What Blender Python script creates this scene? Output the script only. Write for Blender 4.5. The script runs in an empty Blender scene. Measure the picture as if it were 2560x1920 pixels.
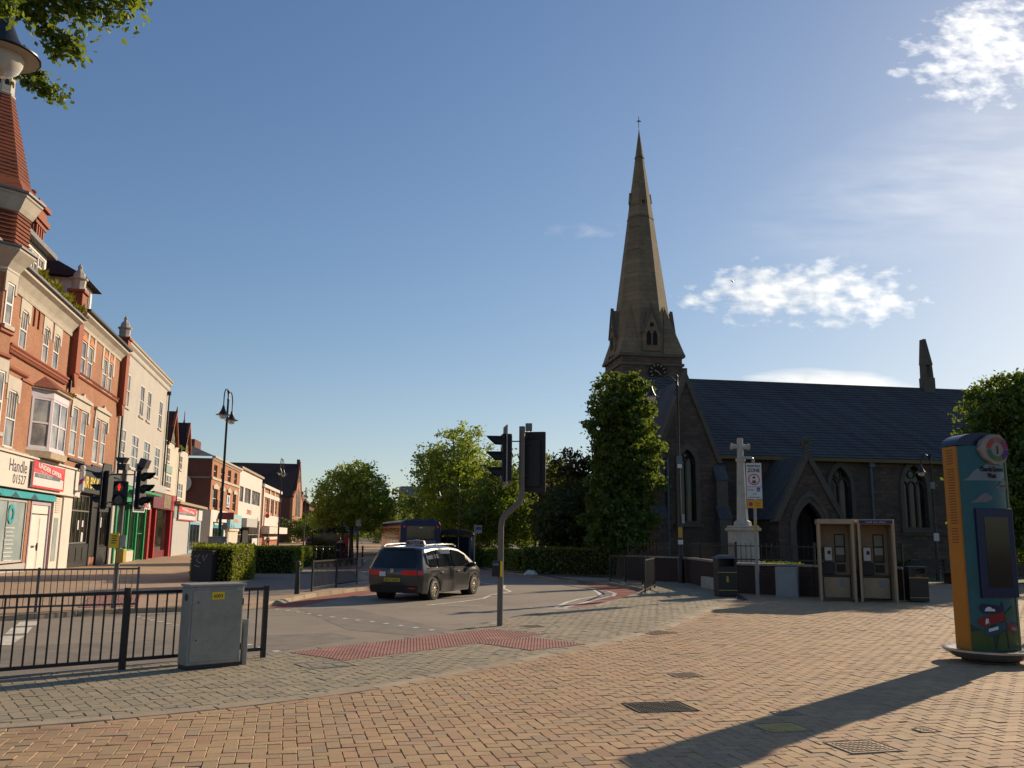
import bpy, math, random
from mathutils import Matrix, Vector
random.seed(7)
S = bpy.context.scene
R = math.radians
SUN_AZ, SUN_EL = 43.5, 21.2
# ---------------------------------------------------------------- camera
cd = bpy.data.cameras.new("camera"); cam = bpy.data.objects.new("camera", cd)
S.collection.objects.link(cam); S.camera = cam
cd.sensor_width = 36.0; cd.lens = 30.94; cd.clip_start = 0.1; cd.clip_end = 6000
cam.matrix_world = Matrix.Translation((0, 0, 1.65)) @ Matrix.Rotation(R(99.80), 4, 'X') @ Matrix.Rotation(R(0.6), 4, 'Z')
# ---------------------------------------------------------------- sky
W = bpy.data.worlds.new("World"); S.world = W; W.use_nodes = True
nt = W.node_tree; nt.nodes.clear()
def N(t, **k):
    n = nt.nodes.new(t)
    for a, v in k.items(): setattr(n, a, v)
    return n
def L(a, b): nt.links.new(a, b)
def MA(op, a, b=None, c=None, clamp=False):
    n = N('ShaderNodeMath', operation=op); n.use_clamp = clamp
    for i, v in enumerate((a, b, c)):
        if v is None: continue
        if isinstance(v, (int, float)): n.inputs[i].default_value = v
        else: L(v, n.inputs[i])
    return n.outputs[0]
sky = N('ShaderNodeTexSky', sky_type='NISHITA', sun_disc=False)
sky.sun_elevation = R(SUN_EL); sky.sun_rotation = R(SUN_AZ)
sky.altitude = 60; sky.air_density = 1.0; sky.dust_density = 0.36; sky.ozone_density = 2.6
tc = N('ShaderNodeTexCoord'); sx = N('ShaderNodeSeparateXYZ'); L(tc.outputs['Generated'], sx.inputs[0])
yy = MA('MAXIMUM', sx.outputs[1], 0.05)
U = MA('DIVIDE', sx.outputs[0], yy); V = MA('DIVIDE', sx.outputs[2], yy)
cmb = N('ShaderNodeCombineXYZ'); L(U, cmb.inputs[0]); L(V, cmb.inputs[1])
def noise(scale, det, rough, st=(1, 1, 1), off=(0, 0, 0)):
    mp = N('ShaderNodeMapping'); mp.inputs['Scale'].default_value = st; mp.inputs['Location'].default_value = off
    L(cmb.outputs[0], mp.inputs[0])
    n = N('ShaderNodeTexNoise'); n.inputs['Scale'].default_value = scale
    n.inputs['Detail'].default_value = det; n.inputs['Roughness'].default_value = rough
    L(mp.outputs[0], n.inputs['Vector']); return n.outputs[0]
def patch(u, v, a, b, tilt=0.0):
    du = MA('SUBTRACT', U, u); dv = MA('SUBTRACT', MA('SUBTRACT', V, v), MA('MULTIPLY', du, tilt))
    e = MA('ADD', MA('POWER', MA('ABSOLUTE', MA('DIVIDE', du, a)), 2.0), MA('POWER', MA('ABSOLUTE', MA('DIVIDE', dv, b)), 2.0))
    return MA('SUBTRACT', 1.0, e, clamp=True)
nz = noise(13, 6, 0.62, (1, 2.0, 1)); nz2 = noise(42, 4, 0.5, (1, 1.7, 1), (3, 1, 0)); nz3 = noise(9, 5, 0.55, (0.6, 3.4, 1), (1, 5, 0))
fluff = MA('ADD', MA('MULTIPLY', nz, 0.5), MA('MULTIPLY', nz2, 0.5))
def cloud(p, th, gain):
    return MA('MULTIPLY', MA('SUBTRACT', MA('ADD', fluff, MA('MULTIPLY', p, 0.34)), th), gain, clamp=True)
c1 = MA('MULTIPLY', cloud(patch(0.345, 0.284, 0.20, 0.062), 0.69, 3.6), MA('MULTIPLY', patch(0.345, 0.284, 0.215, 0.07), 2.2, clamp=True))
c2 = MA('MULTIPLY', cloud(patch(0.585, 0.60, 0.16, 0.11, 0.25), 0.70, 3.4), MA('MULTIPLY', patch(0.585, 0.60, 0.17, 0.13, 0.25), 2.0, clamp=True))
c3 = MA('MULTIPLY', MA('SUBTRACT', MA('ADD', MA('MULTIPLY', patch(0.365, 0.178, 0.12, 0.021, -0.06), 0.9), MA('MULTIPLY', nz3, 1.3)), 0.92), 1.7, clamp=True)
c4 = MA('MULTIPLY', MA('MULTIPLY', patch(0.56, 0.44, 0.34, 0.10, 0.30), MA('MULTIPLY', MA('SUBTRACT', nz3, 0.36), 2.2, clamp=True)), 0.26)
c5 = MA('MULTIPLY', cloud(patch(0.08, 0.36, 0.09, 0.02), 0.76, 3.0), 0.25)
cl = MA('MINIMUM', MA('ADD', MA('ADD', MA('ADD', c1, c2), MA('ADD', c3, c4)), c5), 0.96)
front = MA('GREATER_THAN', sx.outputs[1], 0.1)
cl = MA('MULTIPLY', cl, front)
# cloud brightness grows towards the sun
nv = N('ShaderNodeVectorMath', operation='DOT_PRODUCT'); L(tc.outputs['Generated'], nv.inputs[0])
sd = (math.sin(R(SUN_AZ)) * math.cos(R(SUN_EL)), math.cos(R(SUN_AZ)) * math.cos(R(SUN_EL)), math.sin(R(SUN_EL)))
nv.inputs[1].default_value = sd
glow = MA('POWER', MA('MAXIMUM', nv.outputs['Value'], 0.0), 14.0)
cb = MA('ADD', 10.0, MA('MULTIPLY', glow, 8.0))
cb = MA('MULTIPLY', cb, MA('ADD', 0.42, MA('MULTIPLY', fluff, 0.85)))
cc = N('ShaderNodeCombineColor'); L(MA('MULTIPLY', cb, 1.0), cc.inputs[0]); L(MA('MULTIPLY', cb, 0.965), cc.inputs[1]); L(MA('MULTIPLY', cb, 0.89), cc.inputs[2])
hs = N('ShaderNodeHueSaturation'); hs.inputs['Saturation'].default_value = 1.13; hs.inputs['Hue'].default_value = 0.508; vm1 = N('ShaderNodeVectorMath', operation='SCALE'); vm1.inputs['Scale'].default_value = 0.065; L(sky.outputs[0], vm1.inputs[0])
vm2 = N('ShaderNodeVectorMath', operation='ADD'); vm2.inputs[1].default_value = (1, 1, 1); L(vm1.outputs[0], vm2.inputs[0])
vm3 = N('ShaderNodeVectorMath', operation='DIVIDE'); L(sky.outputs[0], vm3.inputs[0]); L(vm2.outputs[0], vm3.inputs[1])
vm4 = N('ShaderNodeVectorMath', operation='SCALE'); vm4.inputs['Scale'].default_value = 1.18; L(vm3.outputs[0], vm4.inputs[0])
L(vm4.outputs[0], hs.inputs['Color'])
mx = N('ShaderNodeMix', data_type='RGBA'); L(cl, mx.inputs[0]); L(hs.outputs[0], mx.inputs[6]); L(cc.outputs[0], mx.inputs[7])
bg = N('ShaderNodeBackground'); bg.inputs[1].default_value = 0.096; L(mx.outputs[2], bg.inputs[0])
wo = N('ShaderNodeOutputWorld'); L(bg.outputs[0], wo.inputs[0])
# ---------------------------------------------------------------- sun
ld = bpy.data.lights.new("sun", 'SUN'); ld.energy = 5.0; ld.angle = R(0.53); ld.color = (1.0, 0.81, 0.58)
sun = bpy.data.objects.new("sun", ld); S.collection.objects.link(sun)
sun.rotation_euler = Vector(sd).to_track_quat('Z', 'Y').to_euler()
sun.location = (30, 30, 40)
S.view_settings.view_transform = 'Standard'; S.view_settings.look = 'None'
S.view_settings.exposure = 0.34; S.view_settings.gamma = 1.0; S.view_settings.use_curve_mapping = False
S.cycles.max_bounces = 6; S.cycles.diffuse_bounces = 3; S.cycles.glossy_bounces = 3; S.cycles.transmission_bounces = 4; S.cycles.transparent_max_bounces = 8
S.cycles.use_denoising = True
# ---------------------------------------------------------------- helpers
C = S.collection
class B:
    def __init__(s): s.v = []; s.f = []; s.c = None
    def add(s, vs, fs, M=None, col=None):
        o = len(s.v)
        s.v += [tuple(M @ Vector(p)) for p in vs] if M is not None else [tuple(p) for p in vs]
        s.f += [tuple(i + o for i in f) for f in fs]
        if col is not None:
            if s.c is None: s.c = []
            s.c += [col] * len(fs)
        return s
    def box(s, x0, x1, y0, y1, z0, z1, M=None, col=None):
        return s.add([(x0,y0,z0),(x1,y0,z0),(x1,y1,z0),(x0,y1,z0),(x0,y0,z1),(x1,y0,z1),(x1,y1,z1),(x0,y1,z1)],
              [(0,3,2,1),(4,5,6,7),(0,1,5,4),(1,2,6,5),(2,3,7,6),(3,0,4,7)], M, col)
    def cbox(s, c, d, M=None):
        return s.box(c[0]-d[0]/2, c[0]+d[0]/2, c[1]-d[1]/2, c[1]+d[1]/2, c[2]-d[2]/2, c[2]+d[2]/2, M)
    def quad(s, a, b, c, d): return s.add([a, b, c, d], [(0,1,2,3)])
    def poly(s, pts): return s.add(pts, [tuple(range(len(pts)))])
    def prism(s, pts, z0, z1, M=None):           # pts (x,y) CCW
        n = len(pts)
        return s.add([(p[0],p[1],z0) for p in pts] + [(p[0],p[1],z1) for p in pts],
              [tuple(range(n))[::-1], tuple(range(n, 2*n))] + [(i,(i+1)%n,(i+1)%n+n,i+n) for i in range(n)], M)
    def slab(s, pts, y0, y1, M=None):            # pts (x,z) outline, extruded along y
        n = len(pts)
        return s.add([(p[0],y0,p[1]) for p in pts] + [(p[0],y1,p[1]) for p in pts],
              [tuple(range(n)), tuple(range(n, 2*n))[::-1]] + [(i,i+n,(i+1)%n+n,(i+1)%n) for i in range(n)], M)
    def ring(s, outer, inner, y0, y1):           # two outlines of equal length (x,z), frame between, extruded along y
        n = len(outer)
        vs = [(p[0],y0,p[1]) for p in outer]+[(p[0],y0,p[1]) for p in inner]+[(p[0],y1,p[1]) for p in outer]+[(p[0],y1,p[1]) for p in inner]
        fs = []
        for i in range(n):
            j = (i+1) % n
            fs += [(i,j,n+j,n+i), (2*n+i,3*n+i,3*n+j,2*n+j), (i,2*n+i,2*n+j,j), (n+i,n+j,3*n+j,3*n+i)]
        return s.add(vs, fs)
    def cyl(s, p0, p1, r0, r1=None, n=10, cap=True):
        r1 = r0 if r1 is None else r1
        a, b = Vector(p0), Vector(p1); d = (b-a).normalized()
        u = d.orthogonal().normalized(); w = d.cross(u)
        vs = [a + (u*math.cos(2*math.pi*i/n) + w*math.sin(2*math.pi*i/n))*r0 for i in range(n)] + \
             [b + (u*math.cos(2*math.pi*i/n) + w*math.sin(2*math.pi*i/n))*r1 for i in range(n)]
        fs = [(i,(i+1)%n,(i+1)%n+n,i+n) for i in range(n)]
        if cap: fs += [tuple(range(n))[::-1], tuple(range(n,2*n))]
        return s.add(vs, fs)
    def tube(s, pts, r, n=8, cap=True):
        P = [Vector(p) for p in pts]; m = len(P); rs = r if isinstance(r, (list, tuple)) else [r]*m
        vs = []; u = None
        for i, p in enumerate(P):
            d = (P[min(i+1,m-1)] - P[max(i-1,0)]).normalized()
            u = d.orthogonal().normalized() if u is None else (u - d*u.dot(d)).normalized()
            w = d.cross(u)
            vs += [p + (u*math.cos(2*math.pi*k/n) + w*math.sin(2*math.pi*k/n))*rs[i] for k in range(n)]
        fs = [(i*n+k, i*n+(k+1)%n, (i+1)*n+(k+1)%n, (i+1)*n+k) for i in range(m-1) for k in range(n)]
        if cap: fs += [tuple(range(n))[::-1], tuple(range((m-1)*n, m*n))]
        return s.add(vs, fs)
    def lathe(s, prof, n=16, M=None, ph=0.0):    # prof (r,z)
        m = len(prof)
        vs = [(r*math.cos(2*math.pi*k/n+ph), r*math.sin(2*math.pi*k/n+ph), z) for r, z in prof for k in range(n)]
        fs = [(i*n+k, i*n+(k+1)%n, (i+1)*n+(k+1)%n, (i+1)*n+k) for i in range(m-1) for k in range(n)]
        fs += [tuple(range(n))[::-1], tuple(range((m-1)*n, m*n))]
        return s.add(vs, fs, M)
    def wall(s, x0, x1, z0, z1, ops, y=0.0, d=0.16):   # faces -y, rectangular openings with reveals
        xs = sorted({x0, x1} | {v for o in ops for v in o[:2] if x0 < v < x1}); zs = sorted({z0, z1} | {v for o in ops for v in o[2:4] if z0 < v < z1})
        for i in range(len(xs)-1):
            for j in range(len(zs)-1):
                mx_, mz = (xs[i]+xs[i+1])/2, (zs[j]+zs[j+1])/2
                if any(o[0] < mx_ < o[1] and o[2] < mz < o[3] for o in ops): continue
                s.quad((xs[i],y,zs[j]), (xs[i+1],y,zs[j]), (xs[i+1],y,zs[j+1]), (xs[i],y,zs[j+1]))
        for a, b, c, e in [o[:4] for o in ops]:
            s.quad((a,y,c),(a,y+d,c),(b,y+d,c),(b,y,c)); s.quad((a,y,e),(b,y,e),(b,y+d,e),(a,y+d,e))
            s.quad((a,y,c),(a,y,e),(a,y+d,e),(a,y+d,c)); s.quad((b,y,c),(b,y+d,c),(b,y+d,e),(b,y,e))
        return s
def mk(name, b, mat, parent=None, smooth=False, bev=0.0, loc=None, rot=None, kind=None):
    me = bpy.data.meshes.new(name); me.from_pydata(b.v, [], b.f)
    if b.c is not None:
        at = me.color_attributes.new("Col", 'FLOAT_COLOR', 'CORNER'); buf = []
        for p, c in zip(me.polygons, b.c): buf += [c[0], c[1], c[2], 1.0] * p.loop_total
        at.data.foreach_set('color', buf)
    me.materials.append(mat); me.update()
    if smooth:
        me.polygons.foreach_set('use_smooth', [True]*len(me.polygons))
        me.set_sharp_from_angle(angle=R(38))
    o = bpy.data.objects.new(name, me); C.objects.link(o)
    if parent is not None: o.parent = parent
    if loc is not None: o.location = loc
    if rot is not None: o.rotation_euler = rot
    if bev:
        m = o.modifiers.new("edge", 'BEVEL'); m.width = bev; m.segments = 2; m.limit_method = 'ANGLE'; m.angle_limit = R(40)
    if kind: o['kind'] = kind
    return o
def again(o, parent=None, loc=None, rot=None, name=None):     # one more of the same piece, mesh shared
    c = o.copy(); C.objects.link(c)
    if name: c.name = name
    c.parent = parent
    if loc is not None: c.location = loc
    if rot is not None: c.rotation_euler = rot
    return c
def tree_copy(o, loc, rz, label=None, parent=None):
    c = o.copy(); C.objects.link(c); c.parent = parent
    if parent is None:
        c.location = loc; c.rotation_euler = (0, 0, rz)
        if label: c['label'] = label
    for ch in list(o.children): tree_copy(ch, None, None, None, c)
    return c
def tag(o, label, cat, group=None, kind=None):
    o['label'] = label; o['category'] = cat
    if group: o['group'] = group
    if kind: o['kind'] = kind
    return o
def thing(name, label, cat, loc=(0,0,0), rz=0.0, group=None):
    o = bpy.data.objects.new(name, None); C.objects.link(o); o.empty_display_size = 0.2
    o.location = loc; o.rotation_euler = (0, 0, rz)
    return tag(o, label, cat, group)
def text(name, s_, size, mat, parent, loc, rot=(math.pi/2, 0, 0), align='LEFT', sx_=1.0, ext=0.004, shear=0.0, bold=0.0, space=1.0):
    cu = bpy.data.curves.new(name, 'FONT'); cu.body = s_; cu.size = size; cu.align_x = align; cu.extrude = ext; cu.shear = shear
    cu.offset = bold; cu.space_character = space; cu.resolution_u = 3
    t = bpy.data.objects.new(name, cu); C.objects.link(t)
    dg = bpy.context.evaluated_depsgraph_get(); me = bpy.data.meshes.new_from_object(t.evaluated_get(dg)); me.name = name
    C.objects.unlink(t); bpy.data.objects.remove(t); bpy.data.curves.remove(cu)
    me.materials.clear(); me.materials.append(mat)
    o = bpy.data.objects.new(name, me); C.objects.link(o); o.parent = parent; o.location = loc; o.rotation_euler = rot; o.scale = (sx_, 1, 1)
    return o
# ---------------------------------------------------------------- materials
class MT:
    def __init__(s, name):
        s.m = bpy.data.materials.new(name); s.m.use_nodes = True; s.nt = s.m.node_tree
        s.p = s.nt.nodes['Principled BSDF']; s.out = s.nt.nodes['Material Output']
    def n(s, t, ins=None, **k):
        x = s.nt.nodes.new(t)
        for a, v in k.items(): setattr(x, a, v)
        for a, v in (ins or {}).items():
            if hasattr(v, 'is_output') or isinstance(v, bpy.types.NodeSocket): s.nt.links.new(v, x.inputs[a])
            else: x.inputs[a].default_value = v
        return x
    def l(s, a, b): s.nt.links.new(a, b)
    def set(s, **k):
        for a, v in k.items(): s.p.inputs[a.replace('_', ' ')].default_value = v
    def coord(s): return s.n('ShaderNodeTexCoord').outputs['Object']
    def noise(s, vec, scale, det=4, rough=0.55): return s.n('ShaderNodeTexNoise', {'Vector': vec, 'Scale': scale, 'Detail': det, 'Roughness': rough}).outputs[0]
    def mixc(s, f, a, b, bt='MIX'):
        x = s.n('ShaderNodeMix', data_type='RGBA', blend_type=bt)
        for i, v in ((0, f), (6, a), (7, b)):
            if isinstance(v, bpy.types.NodeSocket): s.l(v, x.inputs[i])
            else: x.inputs[i].default_value = v if i == 0 else (v[0], v[1], v[2], 1)
        return x.outputs[2]
    def math(s, op, a, b=0.5, clamp=False):
        x = s.n('ShaderNodeMath', operation=op); x.use_clamp = clamp
        for i, v in ((0, a), (1, b)):
            if isinstance(v, bpy.types.NodeSocket): s.l(v, x.inputs[i])
            else: x.inputs[i].default_value = v
        return x.outputs[0]
    def bump(s, h, st, dist=0.02):
        b = s.n('ShaderNodeBump', {'Height': h, 'Strength': st, 'Distance': dist}); s.l(b.outputs[0], s.p.inputs['Normal'])
    def base(s, sock): s.l(sock, s.p.inputs['Base Color'])
MATS = {}
def plain(name, col, rough=0.55, var=0.18, scale=6.0, bump=0.0, metal=0.0, spec=0.4, dirt=0.0, emit=None, orand=0.0):
    if name in MATS: return MATS[name]
    t = MT(name); v = t.coord()
    t.set(Roughness=rough, Metallic=metal, Specular_IOR_Level=spec)
    c = tuple(col)
    n1 = t.noise(v, scale, 5, 0.6); n2 = t.noise(v, scale*7.3, 3, 0.6)
    f = t.math('ADD', t.math('MULTIPLY', n1, 0.65), t.math('MULTIPLY', n2, 0.35))
    f = t.math('MULTIPLY', t.math('SUBTRACT', f, 0.32), 2.6, clamp=True)
    col_ = t.mixc(f, tuple(x*(1-var) for x in c), tuple(min(1, x*(1+var*0.7)) for x in c))
    if dirt:
        d = t.noise(v, scale*0.45, 6, 0.7); d = t.math('MULTIPLY', t.math('SUBTRACT', d, 0.52), 5.0, clamp=True)
        col_ = t.mixc(t.math('MULTIPLY', d, dirt), col_, (0.05, 0.045, 0.038))
    if orand:
        oi = t.n('ShaderNodeObjectInfo'); col_ = t.mixc(t.math('MULTIPLY', oi.outputs['Random'], orand), col_, (0.07, 0.05, 0.04))
    t.base(col_)
    rr = t.math('ADD', t.math('MULTIPLY', n1, 0.25), rough-0.12, clamp=True); t.l(rr, t.p.inputs['Roughness'])
    if bump: t.bump(n2, bump, 0.01)
    if emit: t.p.inputs['Emission Color'].default_value = (*emit[0], 1); t.p.inputs['Emission Strength'].default_value = emit[1]
    MATS[name] = t.m; return t.m
def bricky(name, c1, c2, mortar, w=0.24, h=0.08, ms=0.012, var=0.35, bump=0.5, rough=0.85, off=0.5, patch=0.25, slope=False, dirtc=(0.05,0.045,0.04), sq=1.0):
    t = MT(name); g = t.n('ShaderNodeTexCoord').outputs['Object']; xyz = t.n('ShaderNodeSeparateXYZ', {0: g})
    a = t.math('ADD', xyz.outputs[0], xyz.outputs[1]) if not slope else xyz.outputs[0]
    v = t.n('ShaderNodeCombineXYZ'); t.l(a, v.inputs[0]); t.l(t.math('MULTIPLY', xyz.outputs[2], sq), v.inputs[1])
    br = t.n('ShaderNodeTexBrick', {'Vector': v.outputs[0], 'Color1': (*c1, 1), 'Color2': (*c2, 1), 'Mortar': (*mortar, 1), 'Scale': 1.0, 'Mortar Size': ms, 'Mortar Smooth': 0.3, 'Bias': 0.0, 'Brick Width': w, 'Row Height': h})
    br.offset = off
    n1 = t.noise(g, 0.55, 6, 0.65); n2 = t.noise(g, 9.0, 5, 0.65)
    c = t.mixc(t.math('MULTIPLY', t.math('MULTIPLY', t.math('SUBTRACT', n1, 0.45), 4.0, clamp=True), patch), br.outputs[0], dirtc)
    c = t.mixc(t.math('MULTIPLY', n2, var), c, (1, 1, 1), 'OVERLAY') if False else t.mixc(var, c, t.mixc(n2, (0.15, 0.15, 0.15), (0.85, 0.85, 0.85)), 'OVERLAY')
    t.base(c); t.set(Roughness=rough, Specular_IOR_Level=0.25)
    t.bump(t.math('ADD', t.math('MULTIPLY', br.outputs[1], -1.0), t.math('MULTIPLY', n2, 0.5)), bump, 0.012)
    MATS[name] = t.m; return t.m
def leafy(name, ca, cb_, trans=0.45):
    t = MT(name); at = t.n('ShaderNodeAttribute', attribute_name='Col')
    c = t.mixc(at.outputs['Fac'], ca, cb_)
    d = t.n('ShaderNodeBsdfDiffuse', {'Color': c}); tr = t.n('ShaderNodeBsdfTranslucent', {'Color': t.mixc(0.5, c, (0.30, 0.36, 0.03))})
    gl = t.n('ShaderNodeBsdfGlossy', {'Roughness': 0.45, 'Color': (0.5, 0.5, 0.5, 1)})
    m1 = t.n('ShaderNodeMixShader', {0: trans, 1: d.outputs[0], 2: tr.outputs[0]}); m2 = t.n('ShaderNodeMixShader', {0: 0.06, 1: m1.outputs[0], 2: gl.outputs[0]})
    t.l(m2.outputs[0], t.out.inputs[0]); MATS[name] = t.m; return t.m
def attr_mat(name, rough=0.85, bump=0.3):
    t = MT(name); at = t.n('ShaderNodeAttribute', attribute_name='Col'); v = t.coord()
    n1 = t.noise(v, 1.1, 6, 0.7); n2 = t.noise(v, 38, 4, 0.7)
    c = t.mixc(0.42, at.outputs['Color'], t.mixc(n2, (0.1,0.1,0.1), (0.9,0.9,0.9)), 'OVERLAY')
    c = t.mixc(t.math('MULTIPLY', t.math('MULTIPLY', t.math('SUBTRACT', n1, 0.5), 3.0, clamp=True), 0.35), c, (0.10, 0.085, 0.065))
    vo = t.n('ShaderNodeTexVoronoi', {'Vector': v, 'Scale': 3.1, 'Randomness': 1.0}); gum = t.math('LESS_THAN', vo.outputs['Distance'], 0.045)
    c = t.mixc(t.math('MULTIPLY', gum, 0.55), c, (0.20, 0.17, 0.13))
    n3 = t.noise(v, 0.33, 5, 0.65); c = t.mixc(t.math('MULTIPLY', t.math('MULTIPLY', t.math('SUBTRACT', n3, 0.5), 4.0, clamp=True), 0.28), c, (0.13, 0.10, 0.075))
    t.base(c); t.set(Roughness=rough, Specular_IOR_Level=0.3); t.bump(n2, bump, 0.004); MATS[name] = t.m; return t.m
def glass(name, col=(0.02, 0.023, 0.026), rough=0.06, spec=0.6, blotch=None):
    t = MT(name); t.set(Roughness=rough, Specular_IOR_Level=spec); v = t.coord()
    n1 = t.noise(v, 0.9, 3, 0.5)
    c2 = blotch or tuple(x*2.2 for x in col)
    t.base(t.mixc(t.math('MULTIPLY', t.math('SUBTRACT', n1, 0.42), 4.0, clamp=True), col, c2))
    t.bump(t.noise(v, 1.6, 2, 0.5), 0.05, 0.02); MATS[name] = t.m; return t.m
def gz(x, y):                                     # the ground falls gently down the street
    t = min(1, max(0, (y-26.0)/36.0)); return -0.36*t*t*(3-2*t)
import bmesh
# ---------------------------------------------------------------- surfaces
m_asph = MT("asphalt"); _v = m_asph.coord(); _n1 = m_asph.noise(_v, 0.35, 6, 0.65); _n2 = m_asph.noise(_v, 55, 4, 0.7); _n3 = m_asph.noise(_v, 2.2, 5, 0.6)
_c = m_asph.mixc(m_asph.math('MULTIPLY', m_asph.math('SUBTRACT', _n1, 0.3), 2.4, clamp=True), (0.235, 0.195, 0.148), (0.31, 0.26, 0.197))
_c = m_asph.mixc(0.5, _c, m_asph.mixc(_n2, (0.1,0.1,0.1), (0.9,0.9,0.9)), 'OVERLAY'); _c = m_asph.mixc(0.3, _c, m_asph.mixc(_n3, (0.25,0.25,0.25), (0.75,0.75,0.75)), 'OVERLAY')
_n4 = m_asph.noise(_v, 0.9, 6, 0.75); _c = m_asph.mixc(m_asph.math('MULTIPLY', m_asph.math('MULTIPLY', m_asph.math('SUBTRACT', _n4, 0.56), 9.0, clamp=True), 0.30), _c, (0.09, 0.075, 0.06))
m_asph.base(_c); m_asph.set(Roughness=0.9, Specular_IOR_Level=0.25); m_asph.bump(_n2, 0.6, 0.006); m_asph = m_asph.m
m_patch = plain("asphalt_patch", (0.215, 0.178, 0.138), 0.92, 0.3, 3, 0.5)
m_red = plain("red_surfacing", (0.30, 0.085, 0.05), 0.9, 0.3, 3, 0.4, dirt=0.5)
m_line = plain("road_paint", (0.74, 0.67, 0.55), 0.8, 0.3, 5, 0.2, dirt=0.45)
m_joint = plain("joint_sand", (0.075, 0.058, 0.040), 0.95, 0.4, 12)
m_kerb = plain("kerb_concrete", (0.43, 0.34, 0.225), 0.9, 0.25, 4, 0.3, dirt=0.35, orand=0.3)
m_kerbg = plain("kerb_grey", (0.32, 0.27, 0.20), 0.9, 0.25, 4, 0.3, dirt=0.4, orand=0.35)
m_sett = attr_mat("block_paving")
m_far = bricky("block_paving_far", (0.42,0.285,0.165), (0.36,0.25,0.145), (0.15,0.11,0.075), 0.24, 0.12, 0.01, 0.3, 0.2)
# that material lies flat: drive it by x and y
def flat_brick(m):
    t = m.node_tree
    for n in t.nodes:
        if n.type == 'COMBXYZ':
            s = [q for q in t.nodes if q.type == 'SEPXYZ'][0]
            for l in list(n.inputs[0].links) + list(n.inputs[1].links): t.links.remove(l)
            t.links.new(s.outputs[0], n.inputs[0]); t.links.new(s.outputs[1], n.inputs[1])
flat_brick(m_far)
m_farg = bricky("block_paving_grey_far", (0.33,0.275,0.18), (0.28,0.235,0.16), (0.12,0.10,0.08), 0.24, 0.12, 0.01, 0.3, 0.2); flat_brick(m_farg)
m_left = bricky("block_paving_tan", (0.50,0.345,0.215), (0.42,0.29,0.18), (0.30,0.205,0.13), 0.24, 0.12, 0.008, 0.3, 0.15); flat_brick(m_left)
m_grass = plain("churchyard_grass", (0.055, 0.085, 0.022), 0.95, 0.5, 1.5, 0.6)
m_soil = plain("soil", (0.07, 0.06, 0.04), 0.95, 0.4, 0.4)
m_tac = plain("tactile_red", (0.45, 0.21, 0.155), 0.85, 0.3, 2.5, 0.3, dirt=0.35, orand=0.28)
m_iron = plain("cast_iron", (0.075, 0.062, 0.05), 0.7, 0.4, 9, 0.4, metal=0.4)
m_steelpl = plain("steel_plate", (0.37, 0.265, 0.155), 0.6, 0.3, 9, 0.3, metal=0.3)
m_yelpl = plain("yellow_plate", (0.58, 0.42, 0.13), 0.7, 0.3, 9, 0.3)
def sheet(name, pts, z, mat, kind='structure', parent=None):
    bm = bmesh.new(); vs = [bm.verts.new((p[0], p[1], 0)) for p in pts]; f = bm.faces.new(vs)
    if f.normal.z < 0: f.normal_update()
    for k in range(14):
        bmesh.ops.bisect_plane(bm, geom=bm.verts[:]+bm.edges[:]+bm.faces[:], plane_co=(0, 26+k*2.8, 0), plane_no=(0,1,0))
    bm.normal_update()
    if bm.faces and sum(f.normal.z for f in bm.faces) < 0: bmesh.ops.reverse_faces(bm, faces=bm.faces[:])
    bmesh.ops.triangulate(bm, faces=bm.faces[:])
    for v in bm.verts: v.co.z = z + gz(v.co.x, v.co.y)
    me = bpy.data.meshes.new(name); bm.to_mesh(me); bm.free(); me.materials.append(mat)
    o = bpy.data.objects.new(name, me); C.objects.link(o)
    if parent: o.parent = parent
    elif kind: o['kind'] = kind
    return o
def strip(name, pts, w, z, mat, parent):
    b = B(); P = [Vector((p[0], p[1])) for p in pts]; Q = []
    for i, p in enumerate(P):
        d = (P[min(i+1,len(P)-1)] - P[max(i-1,0)]).normalized(); n = Vector((-d.y, d.x))*w/2
        Q.append(((p+n), (p-n)))
    for i in range(len(P)-1):
        b.add([(q.x, q.y, z+gz(q.x,q.y)) for q in (Q[i][0], Q[i][1], Q[i+1][1], Q[i+1][0])], [(0,1,2,3)])
    return mk(name, b, mat, parent)
K1 = [(-13,4.6),(-9,8.2),(-5.82,10.49),(-4.86,11.46),(-3.42,12.75),(-2.74,13.55),(-1.98,14.52),(-1.43,15.27),(-0.88,16.24),(-0.51,17.17),(0.15,19.1),(0.83,20.25),(1.95,21.92),(3.17,25.17),(4.2,28.6),(4.40,29.7),(4.12,32.4),(3.66,34.6),(2.74,35.2),(2.09,36.6),(1.4,40.6),(-0.36,48.6),(-1.8,52),(-7,100),(-14,160),(-24,230)]
K2 = [(-16,12.0),(-9.98,17.78),(-9.48,18.4),(-8.7,19.6),(-7.42,20.3),(-6.22,21.19),(-5.9,22),(-5.57,25.09),(-4.8,28.2),(-4.45,29.2),(-4.95,33),(-8.9,52),(-15,100),(-23,160),(-33,230)]
CURB = [(-9.5,5.9),(-6.4,6.9),(-4.9,7.55),(-3.8,8.05),(-3.13,8.49),(-2.47,8.95),(-1.6,9.74),(-0.52,11.22),(0.54,12.79),(1.17,13.75),(1.99,15.11),(3.1,17.15),(4.22,20.0),(6.1,24.2),(6.6,25.3)]
terrain = sheet("ground", [(-2500,-300),(2500,-300),(2500,4000),(-2500,4000)], -0.30, m_soil)
road = sheet("road", [(-60,-6),(20,-6),(20,60),(10,240),(-60,240)], -0.10, m_asph)
plaza = sheet("plaza_pavement", K1 + [(120,230),(120,-12),(-13,-12)], -0.016, m_joint)
leftp = sheet("shop_side_pavement", [(-150,12)] + K2 + [(-150,230)], 0.0, m_left)
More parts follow.
